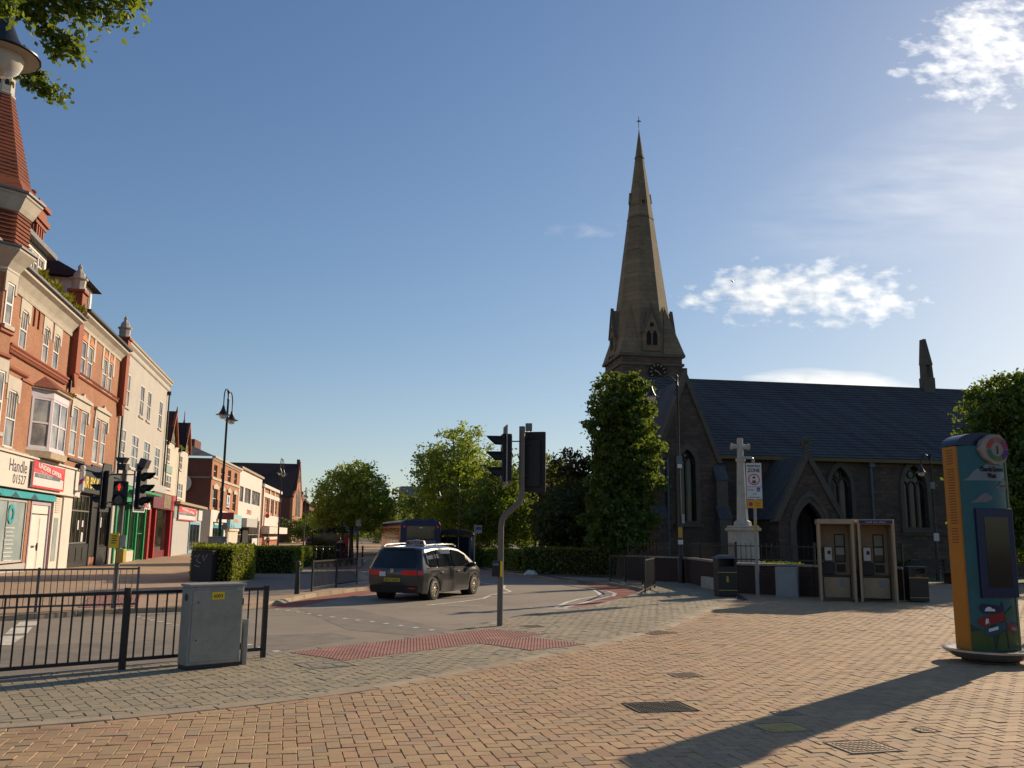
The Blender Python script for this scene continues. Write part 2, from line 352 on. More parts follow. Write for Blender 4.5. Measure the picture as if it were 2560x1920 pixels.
sheet("grey_pavement", [(-9.6,26.2),(-6.5,24.4),(-5.75,26.2),(-5.3,29.6),(-5.4,33),(-9.3,52),(-15.5,100),(-22,100),(-14,54),(-10.6,33)], 0.004, m_patch)
sheet("plaza_paving_beyond", [(6.45,24.3),(40,24.3),(60,60),(30,60),(10.5,36),(6.95,27.5)], 0.0, m_far)
sheet("kerbside_paving_beyond", [(3.02,24.4),(6.1,24.3),(6.95,27.5),(7.2,36),(5.2,40),(0.2,48.6),(-1.2,52),(-6.2,100),(-9,120),(30,120),(12,42),(9,36),(1.9,40.6),(2.5,36.8),(3.0,35.5),(3.95,34.9),(4.4,32.4),(4.6,29.7),(4.35,28.3),(3.3,25.2)], 0.0, m_farg)
sheet("churchyard", [(10.7,26.2),(9.0,27.0),(7.4,28.2),(7.3,35.6),(5.3,37.6),(2.5,46),(1.2,56),(-2,90),(-8,150),(110,150),(110,30),(24,30),(20,40),(13,40)], 0.012, m_grass)
sheet("church_path", [(8.6,27.4),(10.8,26.6),(14,40),(15.5,45.6),(13.4,45.2),(12.0,40)], 0.020, m_farg)
# ---- kerbs
def stones(name, line, L_, w, z0, z1, mat, parent, side=1, upto=1e9):
    proto = None; b = B().box(0.006, L_-0.006, 0, w, z0, z1)
    i = 0; P = [Vector(p) for p in line]; pos = P[0].copy(); seg = 0; cnt = 0
    while seg < len(P)-1 and pos.y < upto:
        rem = L_; q = pos.copy(); s2 = seg
        while s2 < len(P)-1 and (P[s2+1]-q).length < rem:
            rem -= (P[s2+1]-q).length; q = P[s2+1].copy(); s2 += 1
        if s2 >= len(P)-1: break
        q = q + (P[s2+1]-q).normalized()*rem
        a = math.atan2(q.y-pos.y, q.x-pos.x)
        slope = math.atan2(gz(q.x,q.y)-gz(pos.x,pos.y), L_)
        if proto is None: proto = o = mk(name, b, mat, parent, bev=0.012)
        else: o = again(proto, parent)
        if side < 0: o.scale = (1, -1, 1)
        o.location = (pos.x, pos.y, gz(pos.x,pos.y)+random.uniform(-.002,.002)); o.rotation_euler = (0, -slope, a)
        pos, seg = q, s2; cnt += 1
    return cnt
kerb = thing("kerb", "grey concrete kerb stones edging the plaza along the road", "kerb"); kerb['kind'] = 'structure'
stones("kerb_stone", K1[1:], 0.9, 0.14, -0.16, 0.004, m_kerbg, kerb, -1, 90)
kerb2 = thing("kerb", "pale kerb stones edging the shop side pavement", "kerb"); kerb2['kind'] = 'structure'
stones("kerb_stone", K2[:], 0.9, 0.14, -0.16, 0.006, m_kerb, kerb2, 1, 80)
curb = thing("paving_edge", "pale flush edging stones curving between tan and grey block paving", "kerb"); curb['kind'] = 'structure'
stones("edging_stone", CURB, 0.92, 0.17, -0.05, 0.006, m_kerb, curb, 1)
chan = thing("paving_edge", "pale flush edging stones running beside the second litter bin", "kerb"); chan['kind'] = 'structure'
stones("edging_stone", [(11.05,24.7),(9.35,19.0),(8.2,14.6),(7.1,11.0)], 0.92, 0.17, -0.05, 0.006, m_kerbg, chan, 1)
# ---- block paving, herringbone
def side_of(P, x, y):        # signed distance to a polyline, + on its left, and the nearest segment
    best = (1e9, 0, None)
    for (x0,y0),(x1,y1) in zip(P, P[1:]):
        dx, dy = x1-x0, y1-y0; l2 = dx*dx+dy*dy; t = max(0, min(1, ((x-x0)*dx+(y-y0)*dy)/l2)); px, py = x0+t*dx-x, y0+t*dy-y
        d = math.hypot(px, py)
        if d < best[0]: best = (d, 1 if dx*(y-y0)-dy*(x-x0) > 0 else -1, (x0,y0,dx,dy))
    return best
def clip(poly, seg, off, sgn):  # keep the part at signed distance > off
    x0,y0,dx,dy = seg; l = math.hypot(dx,dy); out = []
    D = [sgn*((dx*(p[1]-y0)-dy*(p[0]-x0))/l) - off for p in poly]
    for i in range(len(poly)):
        a, b = poly[i], poly[(i+1)%len(poly)]; da, db = D[i], D[(i+1)%len(poly)]
        if da >= 0: out.append(a)
        if (da >= 0) != (db >= 0): t = da/(da-db); out.append((a[0]+(b[0]-a[0])*t, a[1]+(b[1]-a[1])*t))
    return out
rb = random.Random(3)
def block(b, poly, col, ch=0.0045, gap=0.003):
    n = len(poly); cx_ = sum(p[0] for p in poly)/n; cy_ = sum(p[1] for p in poly)/n
    def ins(k):
        o = []
        for p in poly:
            d = math.hypot(p[0]-cx_, p[1]-cy_); s_ = max(0.2, 1-k*1.35/max(d,.02)); o.append((cx_+(p[0]-cx_)*s_, cy_+(p[1]-cy_)*s_))
        return o
    zj = rb.gauss(0, 0.0016); tx, ty = rb.gauss(0, .012), rb.gauss(0, .012)
    A, T = ins(gap), ins(gap+ch)
    vs = [(p[0],p[1],-0.016) for p in A] + [(p[0],p[1],-0.005+zj) for p in A] + [(p[0],p[1], zj+(p[0]-cx_)*tx+(p[1]-cy_)*ty) for p in T]
    fs = [tuple(range(2*n,3*n))] + [(i,(i+1)%n,n+(i+1)%n,n+i) for i in range(n)] + [(n+i,n+(i+1)%n,2*n+(i+1)%n,2*n+i) for i in range(n)]
    b.add(vs, fs, None, col)
TAN = [((0.43,0.285,0.155),6), ((0.43,0.27,0.160),3), ((0.46,0.325,0.170),3), ((0.385,0.285,0.170),2.4), ((0.41,0.235,0.138),1.2), ((0.345,0.265,0.180),.9), ((0.27,0.215,0.165),.22)]
GRY = [((0.335,0.275,0.175),4), ((0.30,0.25,0.165),3), ((0.355,0.295,0.19),2), ((0.28,0.245,0.175),1.5), ((0.34,0.25,0.16),.7)]
def pick(pal):
    r_ = rb.uniform(0, sum(w for _, w in pal)); 
    for c, w in pal:
        r_ -= w
        if r_ <= 0: break
    k = rb.uniform(.93, 1.08); tot = sum(w for _, w in pal); mean = [sum(p[i]*w for p, w in pal)/tot for i in range(3)]; return tuple((x*.58+m_*.42)*k for x, m_ in zip(c, mean)) if pal is not TAN else tuple((x*.62+m_*.38)*k*q for x, m_, q in zip(c, mean, (.98,.955,.93)))
def inframe(x, y): return y > 5.7 and abs(x) < 0.625*y + 0.6
TACT = []        # filled below, blocks keep clear of the tactile tiles
def herring(ang, u, inside, pal):
    ca, sa = math.cos(R(ang)), math.sin(R(ang)); out = []
    Rn = int(30/u)
    for i in range(-Rn, Rn):
        for j in range(-Rn, Rn):
            k = (i-j) % 4
            if k == 0: rect = (i, j, 2, 1)
            elif k == 3: rect = (i, j, 1, 2)
            else: continue
            cx_, cy_ = (rect[0]+rect[2]/2)*u, (rect[1]+rect[3]/2)*u
            x, y = cx_*ca-cy_*sa, 15+cx_*sa+cy_*ca
            if not inframe(x, y) or y > 30.5: continue
            ok = inside(x, y)
            if ok is None: continue
            poly = []
            for px, py in ((0,0),(rect[2],0),(rect[2],rect[3]),(0,rect[3])):
                qx, qy = (rect[0]+px)*u, (rect[1]+py)*u; poly.append((qx*ca-qy*sa, 15+qx*sa+qy*ca))
            for seg, off, sg in ok:
                poly = clip(poly, seg, off, sg)
                if len(poly) < 3: break
            if len(poly) < 3: continue
            a2 = abs(sum(poly[q][0]*poly[(q+1)%len(poly)][1]-poly[(q+1)%len(poly)][0]*poly[q][1] for q in range(len(poly))))/2
            if a2 < 0.1*u*u: continue
            out.append((y, poly, pick(pal)))
    return out
CH = [(11.05,24.7),(9.35,19.0),(8.2,14.6),(7.1,11.0)]
def in_tan(x, y):
    if y > 24.4: return None
    d, s_, seg = side_of(CURB, x, y)
    if s_ > 0 and d > 0.3: return None
    return [(seg, 0.12, -1)] if d < 0.55 else ([] if s_ < 0 else None)
def in_gry(x, y):
    if y > 29.5: return None
    d, s_, seg = side_of(CURB, x, y); d2, s2, seg2 = side_of(K1, x, y)
    if (s_ < 0 and d > 0.2) or (s2 > 0 and d2 > 0.2): return None
    if y > 24.5 and x > 6.0: return None
    ok = []
    if d < 0.75: ok.append((seg, 0.30, 1))
    if d2 < 0.5: ok.append((seg2, 0.16, -1))
    if d >= 0.75 and s_ < 0: return None
    return ok
blocks_t = herring(14.0, 0.112, in_tan, TAN); blocks_g = herring(35.5, 0.114, in_gry, GRY)
def course(line, off, w, pal, ylim=24.5):     # single row of blocks along a line
    out = []; P = [Vector(p) for p in line]
    for a, b_ in zip(P, P[1:]):
        d = (b_-a); n = max(1, round(d.length/0.25)); d = d.normalized(); nn = Vector((-d.y, d.x)); l = (b_-a).length/n
        for k in range(n):
            p = a + d*l*k
            q = [p+nn*off, p+d*l+nn*off, p+d*l+nn*(off+w), p+nn*(off+w)]
            if w < 0: q = q[::-1]
            c_ = sum((v for v in q), Vector((0,0)))/4
            if inframe(c_.x, c_.y) and c_.y < ylim: out.append((c_.y, [(v.x, v.y) for v in q], pick(pal)))
    return out
blocks_t += course(CURB, 0.0, -0.122, TAN); blocks_g += course(CURB, 0.17, 0.122, GRY)
def lay(parent, blocks, near, pname):
    blocks.sort(key=lambda t: t[0]); rest = B()
    for q, (y, poly, col) in enumerate(blocks):
        if q < near:
            b = B(); block(b, poly, col); mk("paving_block", b, m_sett, parent)
        else: block(rest, poly, col)
    mk(pname, rest, m_sett, parent, kind='stuff')
tan_area = thing("tan_block_paving", "tan herringbone block paving covering the near plaza", "paving"); tan_area['kind'] = 'structure'
lay(tan_area, blocks_t, 300, "paving_blocks")
gry_area = thing("grey_block_paving", "grey herringbone block paving between edging stones and road kerb", "paving"); gry_area['kind'] = 'structure'
lay(gry_area, blocks_g, 250, "paving_blocks")
# ---- tactile paving
def tactile(name, label, origin, u, nu, nv_, keep=None, z=0.006, first=[None]):
    t = thing(name, label, "paving"); t['kind'] = 'structure'
    u = Vector(u).normalized(); v = Vector((-u.y, u.x)); o_ = Vector(origin); bl = B(); proto = None; a = math.atan2(u.y, u.x)
    for i in range(nu):
        for j in range(nv_):
            p = o_ + u*0.4*i + v*0.4*j; c_ = p + u*.2 + v*.2
            if keep and not keep(c_.x, c_.y): continue
            if proto is None: proto = o = mk("tactile_tile", B().box(0.004,.396,.004,.396,-0.02,0.0), m_tac, t)
            else: o = again(proto, t)
            o.location = (p.x, p.y, z+gz(c_.x,c_.y)+random.uniform(-.001,.001)); o.rotation_euler = (0,0,a)
            if nu*nv_ < 200:
                for k in range(36):
                    q = p + u*(0.033+0.0667*(k%6)) + v*(0.033+0.0667*(k//6))
                    bl.add([(q.x+r_*math.cos(w), q.y+r_*math.sin(w), z+h_+gz(q.x,q.y)) for r_, h_ in ((.0165,0),(.011,.0055)) for w in [m*math.pi/3 for m in range(6)]], [(0,1,7,6),(1,2,8,7),(2,3,9,8),(3,4,10,9),(4,5,11,10),(5,0,6,11),(6,7,8,9,10,11)])
    mk("blisters", bl, m_tac, t, kind='stuff'); return t
in_road = lambda x, y: side_of(K1, x, y)[1] < 0 and side_of(K1, x, y)[0] > .28
tactile("tactile_paving", "red blister tactile slabs bending along the kerb near the crank pole signal", (-2.16,12.10), (0.627,0.779), 11, 4, in_road)
_t = tactile("tactile_paving", "red blister tactile slabs tailing back towards the curved edging stones", (0.38,15.05), (-0.733,-0.68), 3, 7, lambda x, y: side_of(CURB, x, y)[1] > 0 and side_of(CURB, x, y)[0] > .30, z=0.007)
tactile("tactile_paving", "pinkish tactile slabs at the crossing on the far kerb by the shops", (-8.35,20.3), (-0.36,0.93), 14, 3, lambda x, y: y < 26.5, z=0.008)
# ---- road markings
zr = -0.096
def mark(nm, pts, w): return strip(nm, pts, w, zr, m_line, road)
mark("stop_line", [(0.49,22.5),(2.1,22.16)], 0.16)
mark("white_line", [(1.14,22.62),(1.56,24.5),(2.0,25.8),(2.77,27.2)], 0.11)
mark("white_line", [(1.36,22.6),(2.0,24.3),(2.77,26.4),(3.02,27.1)], 0.10)
mark("white_line", [(2.75,27.0),(2.83,28.8),(2.84,30.4)], 0.12)
mark("white_line", [(2.84,30.4),(3.2,29.8),(3.34,28.6),(3.08,27.0)], 0.12)
mark("zigzag_line", [(-2.1,22.9),(-1.33,24.2),(-0.75,25.5),(-0.58,27.0),(0.03,28.95)], 0.10)
mark("zigzag_line", [(0.03,28.95),(-0.22,30.8),(-0.18,32.7),(-1.16,35.2)], 0.10)
mark("white_line", [(-2.0,23.0),(-0.7,22.9)], 0.07)
for a, b_ in (((-7.9,14.1),(-8.35,15.35)), ((-8.5,15.7),(-8.95,16.7)), ((-9.05,17.0),(-9.4,17.8))): mark("lane_dash", [a, b_], 0.34)
st = mk("stud_marking", B().box(-.06,.06,-.06,.06,0,.003), m_line, road)
s1 = [(-7.8,19.06),(-7.45,18.6),(-7.19,18.28),(-6.92,18.0),(-6.64,17.66),(-6.37,17.33),(-6.06,16.94),(-5.76,16.55),(-5.4,16.1),(-5.05,15.65),(-4.75,15.28),(-4.45,14.9),(-4.14,14.5),(-3.85,14.18),(-3.51,13.75),(-3.16,13.29)]
s2 = [(-5.79,21.6),(-5.44,21.2),(-5.1,20.85),(-4.78,20.48),(-4.45,20.11),(-4.13,19.75),(-3.79,19.4),(-3.46,19.08),(-3.14,18.76),(-2.8,18.5),(-2.46,18.12),(-2.12,17.75),(-1.79,17.38),(-1.45,16.98),(-1.1,16.56)]
for q, p in enumerate(s1+s2):
    o = st if q == 0 else again(st, road)
    o.location = (p[0], p[1], zr); o.rotation_euler = (0,0,R(-48+random.uniform(-4,4)))
sheet("red_road_surface", [(1.42,22.42),(2.80,26.3),(3.12,27.0),(3.40,28.9),(3.1,30.4),(2.8,34.9),(3.5,34.4),(3.95,32.3),(4.2,29.6),(4.02,28.6),(3.0,25.2),(1.85,22.15)], -0.097, m_red, parent=road)
sheet("red_road_edge", [(-6.0,21.5),(-5.2,21.6),(-4.75,25.0),(-3.9,28.2),(-4.3,29.2),(-4.7,28.2),(-5.45,25.09),(-5.78,22)], -0.097, m_red, parent=road)
sheet("patched_asphalt", [(-3.0,16.9),(-1.2,15.7),(-0.9,16.7),(-3.9,21.9),(-5.0,21.4)], -0.0975, m_patch, parent=road)
sheet("patched_asphalt", [(-9.3,13.2),(-3.2,16.4),(-2.6,15.6),(-3.6,13.4),(-5.0,12.2),(-6.0,11.1),(-8.8,9.2)], -0.0978, m_patch, parent=road)
# ---- covers in the ground
def cover(label, x, y, w, d, rz, mat, n=(9,6), name="drain_cover"):
    t = thing(name, label, "cover", (x, y, gz(x,y)), R(rz))
    f = B()
    for a in ((-w/2,w/2,-d/2,-d/2+.01),(-w/2,w/2,d/2-.01,d/2),(-w/2,-w/2+.01,-d/2+.01,d/2-.01),(w/2-.01,w/2,-d/2+.01,d/2-.01)): f.box(*a, -.02, .008)
    mk("frame", f, m_iron if mat is m_iron else m_kerbg, t); mk("plate", B().box(-w/2+.011,w/2-.011,-d/2+.011,d/2-.011,-.02,.003), mat, t)
    b = B()
    for i in range(n[0]):
        for j in range(n[1]):
            cx_, cy_ = -w/2+.04+(w-.08)*(i+.5)/n[0], -d/2+.04+(d-.08)*(j+.5)/n[1]; l, k = (w-.08)/n[0]*.36, (d-.08)/n[1]*.2
            if (i+j) % 2: l, k = k, l
            b.box(cx_-l, cx_+l, cy_-k, cy_+k, .003, .008)
    mk("tread_pattern", b, mat, t, kind='stuff'); return t
cover("dark iron drain grille in the tan paving", 1.49, 9.1, .62, .5, 14, m_iron, (12,7))
cover("small worn iron cover between the grille and phone boxes", 2.15, 11.15, .36, .3, 14, m_steelpl, (8,5))
cover("round edged iron cover set into the curved edging stones", 2.58, 16.0, .6, .5, 35, m_steelpl, (8,6))
cover("yellow painted hydrant cover crossed by the totem shadow", 2.42, 8.2, .42, .36, 14, m_yelpl, (8,5))
cover("tiny steel cover just beyond the yellow hydrant cover", 2.66, 8.85, .24, .2, 14, m_steelpl, (5,3))
cover("pale steel chequer cover near the picture's lower edge", 2.86, 7.5, .46, .4, 14, m_steelpl, (9,6))
cover("small square grey cover nearest the totem base", 3.68, 8.15, .18, .16, 14, m_steelpl, (3,2))
cover("iron cover beside the crank pole signal", 0.42, 16.85, .36, .34, 30, m_steelpl, (6,5))
cover("recessed paved inspection cover beside the red tactile slabs", -2.36, 11.72, .62, .55, 35, m_kerbg, (2,2))
# ---------------------------------------------------------------- buildings on the shop side
m_bA = bricky("orange_brick", (0.40,0.178,0.098), (0.33,0.142,0.078), (0.30,0.18,0.11), 0.24, 0.085, 0.010, 0.45, 0.4, patch=0.42, dirtc=(0.17,0.075,0.042))
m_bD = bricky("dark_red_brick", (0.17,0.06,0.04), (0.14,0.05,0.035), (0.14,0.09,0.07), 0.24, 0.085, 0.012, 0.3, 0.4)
m_bE = bricky("bright_brick", (0.43,0.18,0.085), (0.36,0.15,0.07), (0.32,0.17,0.1), 0.24, 0.085, 0.010, 0.25, 0.3)
m_rub = plain("moulded_brick", (0.30,0.085,0.042), 0.8, 0.2, 4, 0.2)
m_stone = plain("painted_stone", (0.47,0.415,0.335), 0.75, 0.16, 1.6, 0.15, dirt=0.22)
m_cream = plain("cream_render", (0.435,0.395,0.345), 0.85, 0.12, 0.7, 0.15, dirt=0.16)
m_cream2 = plain("pale_cream_render", (0.53,0.48,0.38), 0.85, 0.12, 0.7, 0.15, dirt=0.16)
m_white = plain("white_paint", (0.66,0.61,0.55), 0.55, 0.08, 3)
m_whitew = plain("white_wall", (0.60,0.54,0.47), 0.75, 0.12, 1.0, dirt=0.12)
m_lilac = plain("lilac_white_paint", (0.60,0.53,0.56), 0.55, 0.1, 3)
m_tile = bricky("clay_tiles", (0.24,0.068,0.034), (0.19,0.056,0.03), (0.08,0.03,0.02), 0.22, 0.5, 0.008, 0.35, 0.3, patch=0.3)
m_tileD = bricky("dark_clay_tiles", (0.075,0.036,0.030), (0.055,0.028,0.026), (0.025,0.016,0.015), 0.22, 0.14, 0.012, 0.35, 0.5, patch=0.3)
m_slateL = bricky("weathered_slates", (0.20,0.17,0.15), (0.13,0.11,0.10), (0.06,0.05,0.05), 0.3, 0.2, 0.02, 0.45, 0.5, patch=0.5)
m_lead = plain("lead", (0.13,0.125,0.13), 0.55, 0.3, 3, metal=0.3)
m_pipe = plain("black_pipe", (0.022,0.018,0.018), 0.5, 0.3, 3)
m_dark = plain("dark_interior", (0.012,0.011,0.010), 0.9, 0.3, 2)
m_gl = glass("window_glass", (0.15,0.145,0.14), 0.05, 0.7, (0.40,0.37,0.32))  # pale blotches stand in for reflected sky and curtains
m_glD = glass("shop_glass", (0.016,0.015,0.013), 0.05, 0.6, (0.05,0.042,0.03))
m_glP = glass("frosted_shop_glass", (0.27,0.33,0.33), 0.18, 0.5, (0.36,0.42,0.42))
m_black = plain("black_shopfront", (0.018,0.016,0.014), 0.45, 0.3, 3)
m_green = plain("green_paint", (0.012,0.27,0.09), 0.45, 0.15, 3)
m_redp = plain("red_paint", (0.42,0.018,0.022), 0.4, 0.2, 3)
m_dkred = plain("dark_red_paint", (0.16,0.010,0.022), 0.4, 0.25, 3)
m_teal = plain("teal_paint", (0.010,0.30,0.33), 0.5, 0.15, 3)
m_tealD = plain("dark_teal_paint", (0.010,0.06,0.09), 0.5, 0.2, 3)
m_greyp = plain("grey_paint", (0.40,0.385,0.36), 0.6, 0.1, 2, dirt=0.1)
m_sage = plain("sage_paint", (0.22,0.30,0.25), 0.6, 0.1, 2)
m_ltblue = plain("light_blue_paint", (0.16,0.36,0.50), 0.5, 0.15, 3)
m_ink = plain("black_lettering", (0.015,0.013,0.016), 0.6, 0.1, 3)
m_yel = plain("yellow_lettering", (0.78,0.52,0.02), 0.5, 0.1, 3)
m_signred = plain("sign_red", (0.58,0.014,0.02), 0.45, 0.1, 3)
m_signgrey = plain("sign_grey", (0.10,0.12,0.135), 0.5, 0.1, 3)
m_signw = plain("sign_white", (0.58,0.57,0.55), 0.5, 0.06, 3)
m_blue = plain("sign_blue", (0.02,0.06,0.30), 0.45, 0.1, 3)
m_moss = leafy("gutter_weeds", (0.16,0.15,0.012), (0.30,0.26,0.02), 0.4)
RW1 = ((-21.70, 40.16), math.atan2(0.97751, -0.21088)); RW2 = ((-33.8, 101.0), R(98.70))
def place(rw, s, off=0.0):
    (x, y), a = rw; return (x+math.cos(a)*s+math.sin(a)*off, y+math.sin(a)*s-math.cos(a)*off, 0.0)
def bld(name, label, rw, s0, cat="building"):
    t = thing(name, label, cat, place(rw, s0), rw[1]); t['_s0'] = s0; return t
def done(t):
    s0 = t['_s0']; del t['_s0']
    for ch in t.children: ch.location.x -= s0
def win(t, x0, x1, z0, z1, y=0.035, fm=None, gm=None, nx=1, nz=2, fw=0.075, sill=True, sm=None, topx=None, name="window"):
    fm, gm = fm or m_white, gm or m_gl; f = B()
    f.box(x0,x1,y-.03,y+.05,z0,z0+fw).box(x0,x1,y-.03,y+.05,z1-fw,z1).box(x0,x0+fw,y-.03,y+.05,z0+fw,z1-fw).box(x1-fw,x1,y-.03,y+.05,z0+fw,z1-fw)
    for k in range(1, nx):
        c = x0+(x1-x0)*k/nx; f.box(c-.02,c+.02,y-.02,y+.04,z0+fw,z1-fw)
    for k in range(1, nz):
        c = z0+(z1-z0)*k/nz; f.box(x0+fw,x1-fw,y-.028,y+.045,c-.03,c+.03)
    if topx:
        for k in range(1, topx):
            c = x0+(x1-x0)*k/topx; f.box(c-.015,c+.015,y-.015,y+.035,(z0+z1)/2+.03,z1-fw)
    o = mk(name, f, fm, t); mk("pane", B().quad((x0+.02,y+.02,z0+.02),(x1-.02,y+.02,z0+.02),(x1-.02,y+.02,z1-.02),(x0+.02,y+.02,z1-.02)), gm, o)
    if sill: mk("sill", B().box(x0-.08,x1+.08,-.09,y+.02,z0-.14,z0-.002), sm or m_stone, o)
    return o
def shell(t, s0, s1, z1, ops, mat, z0=-0.6, depth=11.0, d=0.1, name="wall", y=0.0):
    b = B().wall(s0, s1, z0, z1, ops, y, d)
    b.quad((s0,y,z0),(s0,y,z1),(s0,depth,z1),(s0,depth,z0)).quad((s1,y,z0),(s1,depth,z0),(s1,depth,z1),(s1,y,z1)).quad((s0,depth,z0),(s0,depth,z1),(s1,depth,z1),(s1,depth,z0))
    for a in ops:    # dark room behind each opening
        pass
    return mk(name, b, mat, t)
def cornice(t, s0, s1, z, prof, mat, name="cornice", y=0.0):   # prof: (out, dz) polyline, extruded along x
    pts = [(y+.02, z)] + [(y-o_, z+dz) for o_, dz in prof] + [(y+.02, z+prof[-1][1])]; n = len(pts)
    vs = [(s0, p[0], p[1]) for p in pts]+[(s1, p[0], p[1]) for p in pts]
    return mk(name, B().add(vs, [tuple(range(n)), tuple(range(n,2*n))[::-1]]+[(i,i+n,(i+1)%n+n,(i+1)%n) for i in range(n)]), mat, t)
def lintel(t, x0, x1, z, h=.5, mat=None, drop=.45, w=.22, key=False):      # stone head with stepped ears
    mat = mat or m_stone
    pts = [(x0-w,z-drop),(x0,z-drop),(x0,z-.16),(x0+.18*(x1-x0),z+.02),(x1-.18*(x1-x0),z+.02),(x1,z-.16),(x1,z-drop),(x1+w,z-drop),(x1+w,z+h),(x0-w,z+h)]
    b = B(); b.slab([(x0-w,z-drop),(x0,z-drop),(x0,z),(x0-w,z)], -.035, .14); b.slab([(x1,z-drop),(x1+w,z-drop),(x1+w,z),(x1,z)], -.035, .14); b.slab([(x0-w,z),(x1+w,z),(x1+w,z+h),(x0-w,z+h)], -.035, .14)
    b.slab([(x0,z),(x0,z-.16),(x0+.2*(x1-x0),z)], -.03, .14); b.slab([(x1,z),(x1-.2*(x1-x0),z),(x1,z-.16)], -.03, .14)
    if key: b.box((x0+x1)/2-.14,(x0+x1)/2+.14,-.09,0,z-.02,z+h+.1)
    return mk("lintel", b, mat, t)
def finial(t, s, y, z, k=1.0):
    p = [(.42,0),(.42,.12),(.33,.16),(.36,.55),(.44,.6),(.44,.68),(.3,.74),(.26,.95),(.14,1.08),(.1,1.2),(.13,1.28),(.06,1.4),(.02,1.46)]
    o = mk("finial", B().lathe([(a*k, c*k) for a, c in p], 8, ph=R(22.5)), m_stone, t); o.location = (s, y, z); return o
def pipe(t, s, y, z0, z1, r=.065, name="drainpipe"): return mk(name, B().cyl((s,y,z0),(s,y,z1),r,n=8).box(s-.14,s+.14,y-.12,y+.12,z1-.3,z1), m_pipe, t)
def tuft(t, s0, s1, y, z, n, h=.4):
    b = B(); rr = random.Random(int(s0*10))
    for _ in range(n):
        x = rr.uniform(s0,s1); k = (math.sin(x*3.1)*.5+.6); l = h*rr.uniform(.4,1.2)*k; a = rr.uniform(0,6.28); w = .05
        p = Vector((x, y+rr.uniform(-.12,.1), z)); q = p+Vector((math.cos(a)*l*.6, math.sin(a)*l*.5-.05, l*rr.uniform(.5,1.1)))
        u = Vector((math.sin(a),-math.cos(a),.2))*w; m_ = (p+q)/2
        b.add([p,m_+u,q,m_-u],[(0,1,2,3)],None,(rr.random(),)*3)
    return mk("gutter_weeds", b, m_moss, t, kind='stuff')
# ================= building A: orange brick with octagonal turret
A = bld("brick_building", "orange brick three storey corner building with tiled octagonal turret and bay window", RW1, -14)
w2 = [(-3.82,-2.88,9.3,11.0), (-0.6,0.28,9.3,11.0), (1.03,1.95,9.3,11.0)]
w1 = [(-4.4,-3.18,5.05,7.45)]
opsA = w2 + w1 + [(-12.5,-0.35,0.25,3.05),(0.05,3.0,-.5,3.0)]
shell(A, -14, 3.72, 11.6, opsA, m_bA)
for w in w2: win(A, *w, nz=2, topx=3); lintel(A, w[0], w[1], w[3], .42)
for w in w1: win(A, *w, nz=2, topx=4); lintel(A, w[0], w[1], w[3], .55)
cornice(A, -14, 3.85, 11.42, [(.06,0),(.1,.12),(.06,.16),(.12,.3),(.32,.62),(.52,.74),(.52,.9)], m_stone)
mk("gutter", B().box(-14,3.9,-.66,-.48,12.32,12.44), m_lead, A)
cornice(A, -5.0, 3.62, 8.98, [(.05,0),(.12,.06),(.08,.14),(.16,.22),(.16,.28)], m_rub, "string_course")
b = B()
for k in range(70): b.box(-5.0+k*.12, -4.94+k*.12, -.11, .0, 8.86, 8.98)
mk("dentils", b, m_rub, A, kind='stuff')
cornice(A, -5.3, -2.4, 8.2, [(.05,0),(.12,.05),(.14,.14)], m_rub, "string_course")
mk("string_course", B().box(-14,3.7,-.06,.02,7.95,8.03) if False else B().box(-3.0,-1.5,-.07,.02,8.03,8.13), m_rub, A)
mk("sill_band", B().box(-14,3.7,-.12,.03,4.86,5.0), m_kerb, A)
for x in (-2.2,-1.55): mk("brick_rib", B().box(x-.06,x+.06,-.07,.0,10.6,11.4), m_rub, A)
tuft(A, -4.3, -0.8, -.58, 12.42, 420, .42); tuft(A, -0.8, 3.9, -.58, 12.42, 650, .42)
# roof and dormer
mk("roof", B().quad((-14,-.1,12.2),(3.8,-.1,12.2),(3.8,5.5,17.0),(-14,5.5,17.0)).quad((-14,5.5,17),(3.8,5.5,17),(3.8,11,12.2),(-14,11,12.2)).add([(3.8,-.1,12.2),(3.8,11,12.2),(3.8,5.5,17)],[(0,1,2)]), m_tileD, A)
dw = [(-3.3+.92*k, -2.48+.92*k, 12.95, 14.3) for k in range(4)]
b = B().wall(-3.5, 0.55, 12.5, 14.55, dw, .55, .1); b.quad((-3.5,.55,12.5),(-3.5,.55,14.55),(-3.5,3.4,14.55),(-3.5,3.4,12.5)).quad((.55,.55,12.5),(.55,3.4,12.5),(.55,3.4,14.55),(.55,.55,14.55))
dm = mk("dormer", b, m_white, A)
for w in dw:
    o = win(A, w[0], w[1], w[2], w[3], .62, nx=2, nz=3, fw=.06, sill=False); 
mk("dormer_roof", B().box(-3.8,.95,.2,3.6,14.56,14.78), m_lead, A)
# chimney
b = B().box(.3,1.7,1.4,3.0,13.4,16.4).box(.15,1.85,1.25,3.15,16.4,16.6).box(.05,1.95,1.15,3.25,16.6,16.85).box(.2,1.8,1.3,3.1,16.85,17.35).box(.05,1.95,1.15,3.25,17.35,17.55)
for k in range(4): b.box(.42+k*.34,.56+k*.34,1.28,1.4,15.2,16.4)
b.v = [(x+.6, y, z) for x, y, z in b.v]; ch = mk("chimney", b, m_rub, A)
for q in ((1.15,1.7),(1.6,2.2),(2.05,2.7)): mk("chimney_pot", B().lathe([(.2,17.55),(.17,17.95),(.21,18.0),(.21,18.08)], 10, Matrix.Translation((q[0],q[1],0))), m_tile, ch)
